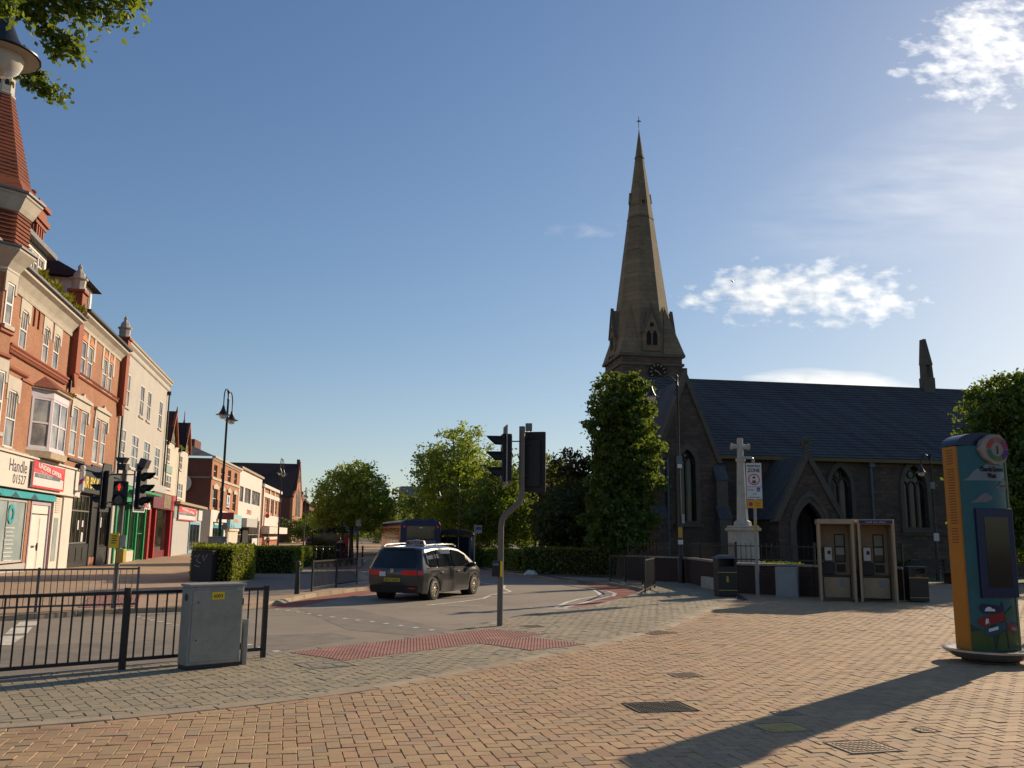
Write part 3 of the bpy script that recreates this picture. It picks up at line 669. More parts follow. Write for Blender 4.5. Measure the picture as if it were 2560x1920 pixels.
# turret
TC, TY = -7.75, 0.3
def octo(name, prof, mat, ph=15.0, par=A):
    return mk(name, B().lathe(prof, 8, Matrix.Translation((TC,TY,0)), R(ph)), mat, par)
octo("turret_wall", [(1.2,-.5),(1.2,11.45)], m_bA)
octo("turret_cornice", [(1.22,11.3),(1.3,11.42),(1.28,11.5),(1.45,11.75),(1.72,12.05),(1.78,12.12),(1.78,12.22),(1.5,12.35)], m_stone)
octo("string_course", [(1.21,9.0),(1.31,9.05),(1.28,9.15),(1.35,9.24),(1.21,9.3)], m_rub)
octo("string_course", [(1.21,8.1),(1.31,8.15),(1.33,8.25),(1.21,8.3)], m_rub)
octo("gutter", [(1.76,12.2),(1.86,12.22),(1.86,12.3),(1.7,12.32)], m_lead)
pr = []
for k in range(9): pr += [(1.52-.003*k,12.3+k*.16),(1.455-.003*k,12.3+k*.16+.159)]
octo("tile_courses", pr, m_tile)
octo("turret_eaves", [(1.46,13.65),(1.52,13.68),(1.62,13.85),(1.78,14.2),(1.84,14.25),(1.84,14.35),(1.5,14.4)], m_stone)
octo("gutter", [(1.83,14.33),(1.93,14.35),(1.93,14.44),(1.78,14.46)], m_lead)
pr = []
for k in range(26):
    z = 14.46+k*.16; r0 = 1.45-(z-14.46)*.252+max(0,.5-(z-14.46))*.3; pr += [(r0+.045, z), (r0-.02, z+.159)]
octo("spire_tiles", pr, m_tile)
octo("cupola", [(.46,18.6),(.48,18.68),(.42,18.72),(.40,19.4),(.52,19.48),(.56,19.55),(.62,19.68),(.64,19.76)], m_stone)
octo("cupola_dome", [(.58,19.76),(.55,19.9),(.42,20.1),(.2,20.25),(.05,20.3),(.02,20.8)], m_lead)
for k in range(8):
    a = R(45*k); M_ = Matrix.Translation((TC,TY,0)) @ Matrix.Rotation(a,4,'Z'); b = B(); b.add([(.385,-.08,18.82),(.385,.08,18.82),(.385,.08,19.2),(.385,0,19.3),(.385,-.08,19.2)],[(0,1,2,3,4)],Matrix.Translation((TC,TY,0))@Matrix.Rotation(a+R(15+22.5),4,'Z')@Matrix.Translation((-.005,0,0))); mk("louvre", b, m_dark, A)
for a in (-52.5, -97.5):   # windows on the turret faces
    for z0, z1 in ((9.35,11.0),(5.3,7.6)):
        o = bpy.data.objects.new("window", None)
        f = B(); g_ = B(); M_ = Matrix.Translation((TC,TY,0)) @ Matrix.Rotation(R(a+90),4,'Z')
        yy_ = -1.115; x0, x1 = -.3, .3
        bb = B().box(x0,x1,yy_-.03,yy_+.02,z0,z0+.08,M_).box(x0,x1,yy_-.03,yy_+.02,z1-.08,z1,M_).box(x0,x0+.08,yy_-.03,yy_+.02,z0+.08,z1-.08,M_).box(x1-.08,x1,yy_-.03,yy_+.02,z0+.08,z1-.08,M_).box(x0+.08,x1-.08,yy_-.03,yy_+.02,(z0+z1)/2-.04,(z0+z1)/2+.04,M_)
        bpy.data.objects.remove(o); o = mk("window", bb, m_white, A)
        mk("pane", B().add([(x0,yy_-.006,z0),(x1,yy_-.006,z0),(x1,yy_-.006,z1),(x0,yy_-.006,z1)],[(0,1,2,3)],M_), m_gl, o)
        mk("sill", B().box(x0-.1,x1+.1,yy_-.14,yy_,z0-.16,z0-.002,M_), m_stone, o)
        mk("lintel", B().box(x0-.2,x1+.2,yy_-.06,yy_,z1+.002,z1+.45,M_).box(x0-.2,x0-.002,yy_-.06,yy_,z1-.4,z1,M_).box(x1+.002,x1+.2,yy_-.06,yy_,z1-.4,z1,M_), m_stone, o)
# bay window
pts = [(-1.35,0),(-.45,-.62),(2.0,-.62),(2.9,0)]
def bayring(z0, z1, k, mat, name):
    P = [(pts[0][0]-k,.05),(pts[0][0]-k,0),(pts[1][0]-k*.5,pts[1][1]-k),(pts[2][0]+k*.5,pts[2][1]-k),(pts[3][0]+k,0),(pts[3][0]+k,.05)]
    return mk(name, B().prism(P, z0, z1), mat, A)
bayring(4.9, 5.2, .16, m_kerb, "bay_base"); bayring(5.2, 5.32, .06, m_lilac, "bay_sill"); bayring(7.6, 7.95, .05, m_lilac, "bay_head"); bayring(7.95, 8.05, .2, m_kerb, "bay_eaves")
b = B()
for p, q in zip(pts, pts[1:]):
    P, Q = Vector((*p,0)), Vector((*q,0)); d_ = (Q-P); l = d_.length; M_ = Matrix.Translation(P) @ Matrix.Rotation(math.atan2(d_.y,d_.x),4,'Z')
    f = B().box(0,.12,-.04,.06,5.32,7.6,M_).box(l-.12,l,-.04,.06,5.32,7.6,M_).box(.12,l-.12,-.03,.04,5.32,5.42,M_).box(.12,l-.12,-.03,.04,7.5,7.6,M_).box(.12,l-.12,-.03,.04,6.42,6.5,M_)
    if l > 1.5: f.box(l/2-.07,l/2+.07,-.04,.05,5.42,7.5,M_)
    o = mk("window", f, m_lilac, A); mk("pane", B().add([(.1,0,5.4),(l-.1,0,5.4),(l-.1,0,7.55),(.1,0,7.55)],[(0,1,2,3)],M_), m_gl, o)
P = [(-1.6,0,8.05),(-.6,-.86,8.05),(2.15,-.86,8.05),(3.15,0,8.05)]; ap = [(.2,0,8.75),(1.35,0,8.75)]
mk("bay_roof", B().add(P+ap, [(0,1,4),(1,2,5,4),(2,3,5)]), m_tile, A); tuft(A, 1.4, 2.9, -.55, 8.2, 120, .18)
# shopfront of A
mk("fascia_board", B().box(-14,6.9,-.34,-.02,3.42,4.78), m_whitew, A); mk("fascia_cap", B().box(-14.05,7.0,-.44,-.02,4.78,4.86), m_whitew, A)
mk("teal_band", B().box(-12.6,3.25,-.16,.06,3.06,3.36), m_teal, A)
for x in (-3.2,-.6,-5.4): mk("dark_chevron", B().slab([(x,3.07),(x+1.1,3.07),(x+.5,3.30)],-.166,-.16), m_tealD, A)
text("sign_lettering", "Handle", .74, plain("purple_lettering",(0.045,0.02,0.075)), A, (-4.45,-.345,4.08), sx_=1.1)
text("sign_lettering", "01527", .54, m_ink, A, (-3.85,-.345,3.6), sx_=1.25)
b = B()
for k in range(4): b.box(5.75,5.79,-.347,-.34,3.75+k*.2,3.8+k*.2)
mk("small_print", b, m_ink, A, kind='stuff')
win(A, -12.4, -.4, .3, 3.0, .05, m_greyp, m_glP, nx=5, nz=1, fw=.1, sill=False, name="shop_window")
b = B()
for k in range(9): b.box(-2.9+.1*(k%3),-1.7-.18*(k%2),.03,.035,1.75-k*.17,1.79-k*.17)
mk("window_lettering", b, m_signw, A, kind='stuff'); mk("window_motif", B().ring([(-2.3+.42*math.cos(i*.524),2.35+.42*math.sin(i*.524)) for i in range(12)],[(-2.3+.24*math.cos(i*.524),2.35+.24*math.sin(i*.524)) for i in range(12)],.03,.04), m_teal, A)
mk("stall_riser", B().box(-12.6,-.05,-.03,-.002,-.5,.24), m_greyp, A); mk("doorframe", B().box(.05,.2,-.04,.1,-.4,2.98).box(2.85,3.0,-.04,.1,-.4,2.98).box(.2,2.85,-.04,.1,2.85,2.98), plain("lilac_frame",(0.40,0.33,0.40)), A)
dr_ = mk("door", B().box(.2,1.5,.02,.08,-.4,2.4).box(1.54,2.85,.02,.08,-.4,2.4).box(.2,2.85,.02,.08,2.45,2.85).box(.32,1.38,.0,.02,1.0,2.25).box(1.66,2.73,.0,.02,1.0,2.25).box(.32,1.38,.0,.02,-.2,.85).box(1.66,2.73,.0,.02,-.2,.85), m_white, A)
mk("letter_slot", B().box(.7,1.1,-.01,.0,.9,.98), m_ink, dr_); mk("handle", B().box(1.42,1.5,-.05,.02,.75,1.1), m_ink, dr_)
mk("meter_panel", B().box(3.25,4.6,-.1,.02,-.4,3.3), m_whitew, A); 
b = B()
for k in range(7): b.box(3.5,4.35,-.13,-.1,2.55+k*.11,2.61+k*.11)
mk("vent_slats", b, m_cream2, A, kind='stuff'); mk("panel_window", B().box(3.5,4.2,-.115,-.1,.2,2.3), m_glP, A)
mk("pilaster", B().box(4.7,6.3,-.16,.02,-.4,3.42), m_whitew, A)
done(A)
# ================= building B: orange brick with pilasters
Bb = bld("brick_building", "orange brick building with paired white windows and stone urn finials beside the turret building", RW1, 3.75)
w2 = [(5.75,6.85,9.9,11.75),(7.3,8.3,9.9,11.75),(10.75,11.75,9.9,11.75),(12.15,13.1,9.9,11.75)]
w1 = [(5.25,6.5,5.55,8.1),(7.15,8.3,5.55,8.1),(10.1,11.3,5.55,8.1),(11.85,12.95,5.55,8.1)]
shell(Bb, 3.75, 15.9, 12.4, w2+w1+[(6.5,15.6,.2,3.7)], m_bA)
for w in w2:
    win(Bb, *w, nz=2); mk("arch_head", B().slab([(w[0]-.02,w[3]+.0)]+[((w[0]+w[1])/2-math.cos(k*math.pi/6)*(w[1]-w[0])*.52, w[3]+math.sin(k*math.pi/6)*.34) for k in range(7)], -.05,.02), plain("orange_arch",(0.50,0.15,0.03)), Bb)
for p in ((5.35,5.72,11.0,12.35),(6.88,7.27,11.0,12.35),(8.33,8.7,11.0,12.35),(10.35,10.72,11.0,12.35),(11.78,12.12,11.0,12.35),(13.13,13.5,11.0,12.35)): mk("stone_quoin", B().box(p[0],p[1],-.04,.02,p[2],p[3]), m_stone, Bb)
for w in w1: win(Bb, *w, nz=2, sill=False)
for a, c in ((5.0,8.6),(9.85,13.2)):
    mk("window_head", B().box(a,c,-.06,.14,8.1,8.55).box(a-.1,a+.25,-.07,.0,7.5,8.1).box(c-.25,c+.1,-.07,.0,7.5,8.1).slab([(a-.15,8.55),(c+.15,8.55),(c+.15,8.68),((a+c)/2+.3,8.78),((a+c)/2,8.98),((a+c)/2-.3,8.78),(a-.15,8.68)],-.16,.02), m_stone, Bb)
    mk("sill_bar", B().box(a+.2,c-.3,-.1,.02,5.28,5.4), m_pipe, Bb)
cornice(Bb, 4.6, 15.3, 12.3, [(.05,0),(.08,.15),(.25,.4),(.45,.55),(.45,.7)], m_stone)
mk("gutter", B().box(4.6,15.4,-.62,-.42,13.02,13.14), m_pipe, Bb)
cornice(Bb, 4.6, 15.5, 9.66, [(.05,0),(.12,.06),(.08,.14),(.18,.24)], m_rub, "string_course")
for s in (4.2,15.55):
    mk("pilaster", B().box(s-.42,s+.42,-.35,.3,9.6,13.8).slab([(s-.42,9.6),(s-.1,8.9),(s+.1,8.9),(s+.42,9.6)],-.3,.02).box(s-.5,s+.5,-.45,.4,13.8,13.95), m_rub, Bb); finial(Bb, s, 0, 13.95, 1.0)
pipe(Bb, 3.9, -.14, 4.9, 12.0); pipe(Bb, 15.95, -.2, 4.9, 12.6)
mk("roof", B().quad((4.0,-.2,13.0),(15.6,-.2,13.0),(14.0,4.5,17.2),(6.5,4.5,17.2)).quad((4.0,-.2,13.0),(6.5,4.5,17.2),(6.5,6,17.2),(4.0,11,13.0)).quad((15.6,-.2,13.0),(15.6,11,13.0),(14,6,17.2),(14,4.5,17.2)), m_tileD, Bb)
dw = [(6.55,7.5,13.6,15.0),(7.65,8.6,13.6,15.0)]
b = B().wall(6.2,8.95,13.2,15.2,dw,.5,.1); b.quad((6.2,.5,13.2),(6.2,.5,15.2),(6.2,4,15.2),(6.2,4,13.2)).quad((8.95,.5,13.2),(8.95,4,13.2),(8.95,4,15.2),(8.95,.5,15.2)); mk("dormer", b, m_white, Bb)
for w in dw: win(Bb, *w, .58, nx=1, nz=1, fw=.08, sill=False)
mk("dormer_roof", B().add([(5.7,.1,15.2),(9.5,.1,15.2),(9.0,2.2,16.4),(6.3,2.2,16.4),(9.5,4,15.2),(5.7,4,15.2)],[(0,1,2,3),(1,4,2),(0,3,5),(0,5,4,1)]), m_tileD, Bb)
# barber shopfront
mk("fascia_board", B().box(7.0,15.7,-.3,-.02,3.75,4.95), m_black, Bb); mk("fascia_cap", B().slab([(6.9,4.95),(15.8,4.95),(15.8,5.2),(6.9,5.2)],-.42,-.02), m_pipe, Bb)
text("sign_lettering", "HAIR BY K", .86, m_yel, Bb, (6.55,-.305,4.02), sx_=1.12, bold=.012)
bp = mk("barber_pole", B().cyl((5.85,-.62,3.75),(5.85,-.62,4.75),.14,n=12), m_signw, Bb)
for k in range(5):
    b = B()
    for q in range(9):
        a = q*.4+k*1.3; z = 3.8+k*.19+q*.035; b.add([(5.85+.147*math.cos(a-.0),-.62+.147*math.sin(a),z),(5.85+.147*math.cos(a+.42),-.62+.147*math.sin(a+.42),z+.035),(5.85+.147*math.cos(a+.42),-.62+.147*math.sin(a+.42),z+.125),(5.85+.147*math.cos(a),-.62+.147*math.sin(a),z+.09)],[(0,1,2,3)])
    mk("stripe", b, m_signred if k % 2 else m_blue, bp)
mk("globe", B().lathe([(.01,4.75),(.12,4.8),(.15,4.92),(.1,5.03),(.01,5.06)],10,Matrix.Translation((5.85,-.62,0))), m_signw, bp); mk("bracket", B().box(5.8,5.9,-.62,-.35,3.65,3.75).box(5.7,6.5,-.38,-.346,3.45,3.75), m_signw, bp)
win(Bb, 6.6, 10.6, 1.0, 3.65, .05, plain("grey_frame",(0.14,0.13,0.11)), m_glD, nx=5, nz=1, fw=.07, sill=False, name="shop_window")
mk("transom", B().box(6.6,10.6,.0,.1,2.72,2.8), MATS["grey_frame"], Bb)
mk("stall_riser", B().box(6.5,10.7,-.08,.16,-.4,.98).box(6.7,7.9,-.11,-.08,.1,.8).box(8.1,9.2,-.11,-.08,.1,.8).box(9.4,10.4,-.11,-.08,.1,.8), m_black, Bb)
mk("door", B().box(11.0,12.6,.02,.1,-.4,3.0).box(11.0,12.6,.0,.12,3.05,3.65), m_black, Bb); [mk("pilaster", B().box(*q), m_black, Bb) for q in ((10.7,10.95,-.12,.1,-.4,3.75),(12.65,13.0,-.12,.1,-.4,3.75),(15.3,15.7,-.16,.1,-.4,3.75))]
win(Bb, 13.1, 15.2, .8, 3.65, .05, m_black, m_glD, nx=2, nz=1, sill=False, name="shop_window"); mk("stall_riser", B().box(13.0,15.3,-.08,.16,-.4,.78), m_black, Bb)
for p in ((8.5,1.75,.25,.5),(9.4,1.9,.3,.35),(9.4,1.1,.4,.5),(13.6,1.9,.3,.6)): mk("window_poster", B().box(p[0],p[0]+p[2],.03,.045,p[1],p[1]+p[3]), m_signw, Bb)
done(Bb)
# ================= building C: cream
Cc = bld("cream_building", "tall cream rendered three storey building with plain parapet between brick and gabled buildings", RW1, 16.1)
w2 = [(16.95,18.5,9.8,12.0),(22.0,23.5,9.8,12.0),(24.7,26.2,9.8,12.0),(29.7,31.2,9.8,12.0)]
w1 = [(16.65,18.5,6.0,8.3),(20.45,22.8,6.0,8.3),(24.75,27.2,6.0,8.3),(29.2,31.5,6.0,8.3)]
shell(Cc, 16.1, 33.3, 13.9, w2+w1+[(17.2,27.2,-.5,3.6),(27.4,33.0,-.5,3.6)], m_cream)
for w in w2: win(Cc, *w, nz=2, nx=2, fm=m_white, sm=m_cream)
for w in w1: win(Cc, *w, nz=3, nx=2, fm=m_white, sm=m_cream)
cornice(Cc, 16.1, 33.4, 13.25, [(.04,0),(.1,.08),(.1,.35),(.25,.5),(.25,.68)], m_cream); mk("parapet_cap", B().box(16.0,33.5,-.32,.4,13.94,14.1), m_kerb, Cc)
pipe(Cc, 32.9, -.16, 5.4, 13.2); pipe(Cc, 16.35, -.14, 5.4, 12.6)
mk("fascia_board", B().box(16.6,33.4,-.36,-.02,4.7,5.35), m_greyp, Cc)
mk("green_fascia", B().box(17.2,27.3,-.3,-.02,3.55,4.68), m_green, Cc)
b = B().slab([(20.4,3.3),(26.9,3.3),(26.9,3.62),(25.6,3.95),(23.6,4.12),(21.6,3.95),(20.4,3.62)],-.42,-.34); mk("sign_panel", b, m_signw, Cc)
text("sign_lettering", "PAPA JOHN'S", .52, m_signred, Cc, (20.7,-.43,3.42), sx_=1.75, bold=.012)
mk("canopy", B().box(19.4,27.4,-1.1,-.3,4.3,4.45), m_green, Cc)
for x in (17.3,20.9,24.0,27.0): mk("green_pilaster", B().box(x-.16,x+.16,-.12,.14,-.6,3.5), m_green, Cc)
win(Cc, 17.6,20.6,.5,3.5,.06,m_green,m_glD,nx=2,nz=1,sill=False,name="shop_window"); win(Cc, 21.2,23.7,.4,3.5,.06,m_green,m_glD,nx=2,nz=1,sill=False,name="shop_window"); win(Cc, 24.3,26.8,-.4,3.5,.06,m_green,m_glD,nx=2,nz=2,sill=False,name="shop_door")
[mk("stall_riser", B().box(*q), m_cream2, Cc) for q in ((17.4,20.8,-.04,.16,-.6,.48),(21.1,23.8,-.04,.16,-.6,.38))]
mk("red_fascia", B().box(27.5,38.0,-.5,-.02,3.5,4.75), m_dkred, Cc); mk("red_fascia_end", B().box(36.4,38.05,-.52,-.5,3.48,4.78), m_redp, Cc)
mk("sign_picture", B().box(32.0,35.4,-.52,-.5,3.62,4.65), plain("menu_picture",(0.22,0.14,0.05),.5,.6,2.5), Cc)
[mk("red_post", B().box(*q), m_redp, Cc) for q in ((36.7,37.4,-.4,.1,-.8,3.5),(27.5,28.1,-.3,.1,-.6,3.5),(30.6,31.0,-.2,.1,-.6,3.5))]
win(Cc, 28.2,30.5,-.4,3.45,.06,m_dkred,m_glD,nx=2,nz=2,sill=False,name="shop_door")
mk("shop_window", B().box(31.1,36.6,-.06,-.03,.2,3.4), m_glD, Cc); mk("stall_riser", B().box(31.0,36.7,-.1,.0,-.8,.2), m_dkred, Cc)
done(Cc)
# ================= building D: twin gables
D_ = bld("gabled_building", "cream two storey building with two steep half timbered gables", RW1, 33.4)
w2 = [(35.0,36.4,7.6,8.8),(42.2,43.6,7.4,8.7)]; w1 = [(35.0,38.0,5.35,6.5),(41.6,45.0,4.8,6.2)]
shell(D_, 33.4, 47.2, 9.3, w2+w1, m_cream2, depth=9)
for w in w2+w1: win(D_, *w, nx=2, nz=2, sm=m_cream2)
mk("green_panel", B().box(34.4,37.9,-.06,.0,6.65,7.3), m_sage, D_)
for c in (36.8, 45.1):
    h = 2.5; b = B(); b.add([(c-2.0,-.02,9.3),(c+2.0,-.02,9.3),(c,-.02,9.3+h)],[(0,1,2)]); gb = mk("gable", b, m_cream2, D_)
    b = B()
    for q in (-1.2,-.6,0,.6,1.2): b.box(c+q-.05,c+q+.05,-.07,-.021,9.32,9.3+h*(1-abs(q)/2.0)-.05)
    b.box(c-1.9,c+1.9,-.08,-.021,9.3,9.42); mk("timber_framing", b, plain("dark_timber",(0.10,0.09,0.05)), gb)
    mk("bargeboard", B().slab([(c-2.25,9.1),(c-2.05,9.1),(c,9.3+h-.05),(c+2.05,9.1),(c+2.25,9.1),(c,9.3+h+.3)],-.3,-.12), m_rub, gb)
    mk("gable_roof", B().quad((c-2.25,-.3,9.12),(c,-.3,9.3+h+.28),(c,5,9.3+h+.28),(c-2.25,5,9.12)).quad((c+2.25,-.3,9.12),(c+2.25,5,9.12),(c,5,9.3+h+.28),(c,-.3,9.3+h+.28)), m_tileD, gb)
mk("finial", B().cyl((36.8,-.25,12.0),(36.8,-.25,12.5),.09,.03,6), m_pipe, D_)
mk("roof", B().quad((33.4,.3,9.2),(47.2,.3,9.2),(47.2,4.6,11.9),(33.4,4.6,11.9)).quad((33.4,4.6,11.9),(47.2,4.6,11.9),(47.2,9,9.2),(33.4,9,9.2)), m_tileD, D_)
mk("chimney", B().box(39.2,40.4,3.5,4.5,11,12.4), m_bD, D_); mk("chimney", B().box(44.4,45.6,4.3,5.3,11,12.3), m_bD, D_)
pipe(D_, 34.2,-.12,4.4,9.2,.05); pipe(D_, 41.0,-.12,4.4,9.2,.05); tuft(D_, 41.2, 42.8, -.1, 9.25, 160, .35)
mk("shop_lean_to", B().slab([(37.5,-.8),(56.2,-.8),(56.2,4.1),(37.5,4.1)],-.5,4.0), m_greyp, D_); mk("shop_roof", B().box(37.4,57.0,-1.0,4.2,4.12,4.35), m_kerb, D_)
mk("sage_panel", B().box(37.6,41.0,-.53,-.5,2.9,4.1), m_sage, D_); mk("white_sign_end", B().box(53.0,56.0,-.62,-.5,2.9,4.05), m_signw, D_)
win(D_, 47.2,54.8,-.3,2.7,-.56,m_ltblue,m_glD,nx=3,nz=1,fw=.25,sill=False,name="shop_window")
done(D_)
def offer_board(label, rw, s0, s1, z0, z1, off, full=True):
    t = thing("estate_agent_board", label, "sign", place(rw, s0, off), rw[1]); w, h = s1-s0, z1-z0
    mk("panel", B().box(0,w,0,.06,z0,z1), m_signw, t); k = h/1.1
    mk("red_border", B().box(0,.12,-.012,0,z0,z1).box(w-.12,w,-.012,0,z0,z1).box(.12,w-.12,-.012,0,z0,z0+.09*k), m_signred, t)
    mk("red_band", B().box(.12,w-.12,-.008,0,z0+h*.58,z0+h*.97), plain("sign_pink_red",(0.55,0.05,0.055)), t); mk("grey_band", B().box(.3,w-.7,-.008,0,z0+h*.40,z0+h*.56), m_signgrey, t)
    a = -math.atan2(h*.22, w); sl = bpy.data.objects.new("flash", None); bpy.data.objects.remove(sl)
    mk("red_flash", B().slab([(0,z0+h*.80),(w*.98,z0+h*.46),(w*.98,z0+h*.72),(0,z0+h*1.06)],-.02,-.009), m_signred, t)
    text("lettering", "UNDER OFFER", h*.25, m_signw, t, (w*.13,-.022,z0+h*.80), (math.pi/2, -a*1.35*0+math.atan2(h*.34,w*.98), 0), sx_=w/h*.46, bold=.01)
    text("lettering", "TEL 01527 584242" if full else "TEL 01527", h*.13, m_signw, t, (w*.14,-.01,z0+h*.44), sx_=w/h*.44)
    text("lettering", "TO LET", h*.16, m_signw, t, (w*.2,-.0085,z0+h*.62), sx_=w/h*.5)
    return t
offer_board("red and white under offer board on the white shop fascia", RW1, -1.75, 3.2, 3.55, 4.68, .47)
offer_board("red and white under offer board on the grey shop beneath twin gables", RW1, 39.2, 50.6, 2.75, 3.95, .66, False)
# ================= second row
def simple_win(t, ws, **k):
    for w in ws: win(t, *w, **k)
E1 = bld("brick_building", "three storey bright orange brick building with dark side wall and satellite dish", RW2, -2.3)
w3 = [(-1.2,1.0,7.95,9.3),(3.6,5.8,7.95,9.3),(8.6,11.0,7.95,9.4),(13.7,16.0,7.95,9.4)]
wv = [(-1.0,2.2,4.5,6.6),(3.9,6.4,4.5,6.6),(8.9,11.2,4.5,6.6),(13.7,16.2,4.5,6.6)]
b = B().wall(-2.3,18.4,3.9,9.9,w3+wv,0,.25); mk("wall", b, m_bE, E1)
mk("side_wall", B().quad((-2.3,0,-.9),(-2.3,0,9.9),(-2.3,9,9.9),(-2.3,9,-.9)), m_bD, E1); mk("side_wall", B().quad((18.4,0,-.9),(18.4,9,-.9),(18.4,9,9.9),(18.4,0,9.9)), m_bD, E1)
mk("side_band", B().box(-2.36,-2.3,.1,6.0,7.7,7.85), m_kerb, E1)
for w in w3: win(E1, *w, y=.2, nz=2, gm=m_glD, sill=False)
for w in wv:
    win(E1, *w, y=.2, nz=2, gm=m_glD, sill=False); c = (w[0]+w[1])/2; mk("stone_head", B().box(w[0]-.2,w[1]+.2,-.15,.02,6.6,6.95).slab([(w[0]-.2,6.95),(w[1]+.2,6.95),(c,7.25)],-.12,.02), m_stone, E1)
mk("band", B().box(-2.3,18.5,-.12,.02,7.6,7.85), m_stone, E1); cornice(E1, -2.6, 18.6, 9.75, [(.1,0),(.15,.1),(.35,.25),(.35,.42)], m_stone)
mk("roof", B().quad((-2.7,-.3,10.1),(18.6,-.3,10.1),(16,4.5,12.2),(3.0,4.5,12.2)).quad((-2.7,-.3,10.1),(3.0,4.5,12.2),(3.0,5,12.2),(-2.7,9.5,10.1)), m_slateL, E1); mk("chimney", B().box(7.5,11.5,4,5.5,11.5,13.0), m_bD, E1)
mk("shop_wall", B().box(-2.3,18.4,-.02,.3,-.9,3.9), m_whitew, E1); mk("white_pilaster", B().box(-2.9,-1.2,-.3,1.4,-.9,4.2), m_whitew, E1)
mk("fascia_board", B().box(-1.2,8.2,-.3,-.02,2.9,4.2), m_white, E1); mk("blue_sign", B().box(8.3,17.6,-.7,-.3,2.3,3.95), plain("pale_blue_sign",(0.24,0.47,0.53)), E1); mk("orange_motif", B().slab([(11,3.0),(15,3.0),(14.4,3.35),(13,3.5),(11.6,3.35)],-.72,-.7), plain("sign_orange",(0.65,0.22,0.03)), E1)
win(E1, -.8,7.6,-.6,2.6,-.1,m_teal,m_glD,nx=4,nz=1,fw=.4,sill=False,name="shop_window"); mk("shutter", B().box(9.5,17.0,-.3,-.02,-.9,1.9), m_cream2, E1); mk("shutter_box", B().box(9.3,17.3,-.5,-.02,1.9,2.5), m_cream2, E1)
dish = mk("satellite_dish", B().lathe([(.01,0),(.6,.06),(1.0,.2),(1.02,.22),(.6,.1),(.02,.05)],16,Matrix.Translation((-2.7,3.0,7.1))@Matrix.Rotation(R(-100),4,'Y')), m_signw, E1); mk("dish_arm", B().cyl((-2.3,3.0,6.8),(-3.6,3.0,7.1),.05), m_pipe, dish)
mk("round_plaque", B().cyl((-2.45,4.0,5.2),(-2.3,4.0,5.2),.3,n=14), m_signw, E1); mk("side_vent", B().box(-2.4,-2.3,1.5,4.6,4.1,4.3), m_kerb, E1)
mk("hanging_sign", B().box(1.5,3.6,-1.2,-1.1,4.6,6.0), m_signw, E1); mk("hanging_sign", B().box(2.0,2.2,-2.0,-.3,3.2,4.0), m_dkred, E1); mk("round_sign", B().cyl((1.2,-1.2,2.4),(1.35,-1.2,2.4),.36,n=14), m_signgrey, E1)
text("lettering", "to let", .5, m_blue, E1, (1.6,-1.21,4.75), sx_=1.4); mk("round_logo", B().cyl((2.6,-1.22,5.5),(2.6,-1.2,5.5),.42,n=16), m_blue, E1)
done(E1)
F1 = bld("white_building", "plain white modern two storey building with long strip windows", RW2, 18.5)
ws = [(19.2,22.6,5.9,8.0),(24.0,30.0,5.9,8.0),(31.4,40.8,5.9,8.0)]
shell(F1, 18.5, 42.6, 10.3, ws+[(19.6,42.0,-.7,3.6)], m_whitew, z0=-.9, depth=9, d=.3); mk("parapet_cap", B().box(18.4,42.8,-.3,.6,10.3,10.6), m_kerb, F1)
for w, n in zip(ws, (2,2,5)): win(F1, *w, y=.2, nx=n, nz=1, fm=m_greyp, sill=False)
win(F1, 19.8,41.8,-.6,3.5,.15,m_greyp,m_glD,nx=7,nz=2,sill=False,name="shop_window"); mk("canopy_box", B().box(20.4,31.5,-1.0,.0,2.5,3.7), m_greyp, F1); mk("dark_door", B().box(23.8,29.4,-.05,.1,-.8,2.4), m_dark, F1)
text("sign_lettering", "DEVLO", .95, m_signred, F1, (27.0,-.02,4.35), sx_=1.6, bold=.02); mk("white_post", B().box(33,39,-.2,-.05,-.8,.9), m_signw, F1); mk("oval_sign", B().cyl((40.6,-1.3,4.4),(40.9,-1.3,4.4),.34,n=14), m_signred, F1)
done(F1)
G1 = bld("brick_building", "low red brick and white fronted building beside the tall gabled hall", RW2, 43)
ws = [(48,52,5.2,7.4),(55,59,5.2,7.4),(62,66,5.2,7.4)]
shell(G1, 43, 71, 9.1, ws, m_bE, z0=-.9, depth=9, d=.3); mk("cornice", B().box(42.8,71.2,-.4,.3,9.1,9.6), m_whitew, G1); mk("white_band", B().box(44,71,-.2,-.02,7.6,8.3), m_whitew, G1)
for w in ws: win(G1, *w, y=.2, nx=2, nz=3, fm=m_white, gm=m_bE, sill=False)
for x in (44.5,53.2,60.2,69.5): mk("white_pilaster", B().box(x-.5,x+.5,-.22,-.02,2.9,9.1), m_whitew, G1)
mk("white_panel", B().box(46,68.5,-.3,-.02,2.9,4.7), m_whitew, G1); mk("balcony_box", B().box(44,74,-1.4,-.02,1.6,2.75), m_whitew, G1); mk("white_lintel", B().box(47,70,-.3,-.02,.6,1.2), m_whitew, G1)
win(G1, 48,69,-.7,.6,.0,m_redp,m_glD,nx=5,nz=1,fw=.3,sill=False,name="shop_window")
done(G1)
H1 = bld("church_hall", "tall orange brick hall with steep dark roof and pointed street gable", RW2, 98)
gp = [(98.5,-1),(126,-1),(126,9.8),(119.5,11.0),(112,18.0),(104.5,11.0),(98.5,9.8)]
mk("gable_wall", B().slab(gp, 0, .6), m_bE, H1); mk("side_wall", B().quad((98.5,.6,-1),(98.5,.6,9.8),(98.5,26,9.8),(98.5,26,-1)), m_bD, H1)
mk("roof", B().quad((98.2,.2,9.7),(112,.2,18.2),(112,26,18.2),(98.2,26,9.7)).quad((126.2,.2,9.7),(126.2,26,9.7),(112,26,18.2),(112,.2,18.2)), m_tileD, H1); mk("chimney", B().box(111.4,112.8,0,.7,17.6,19.2), m_bD, H1)
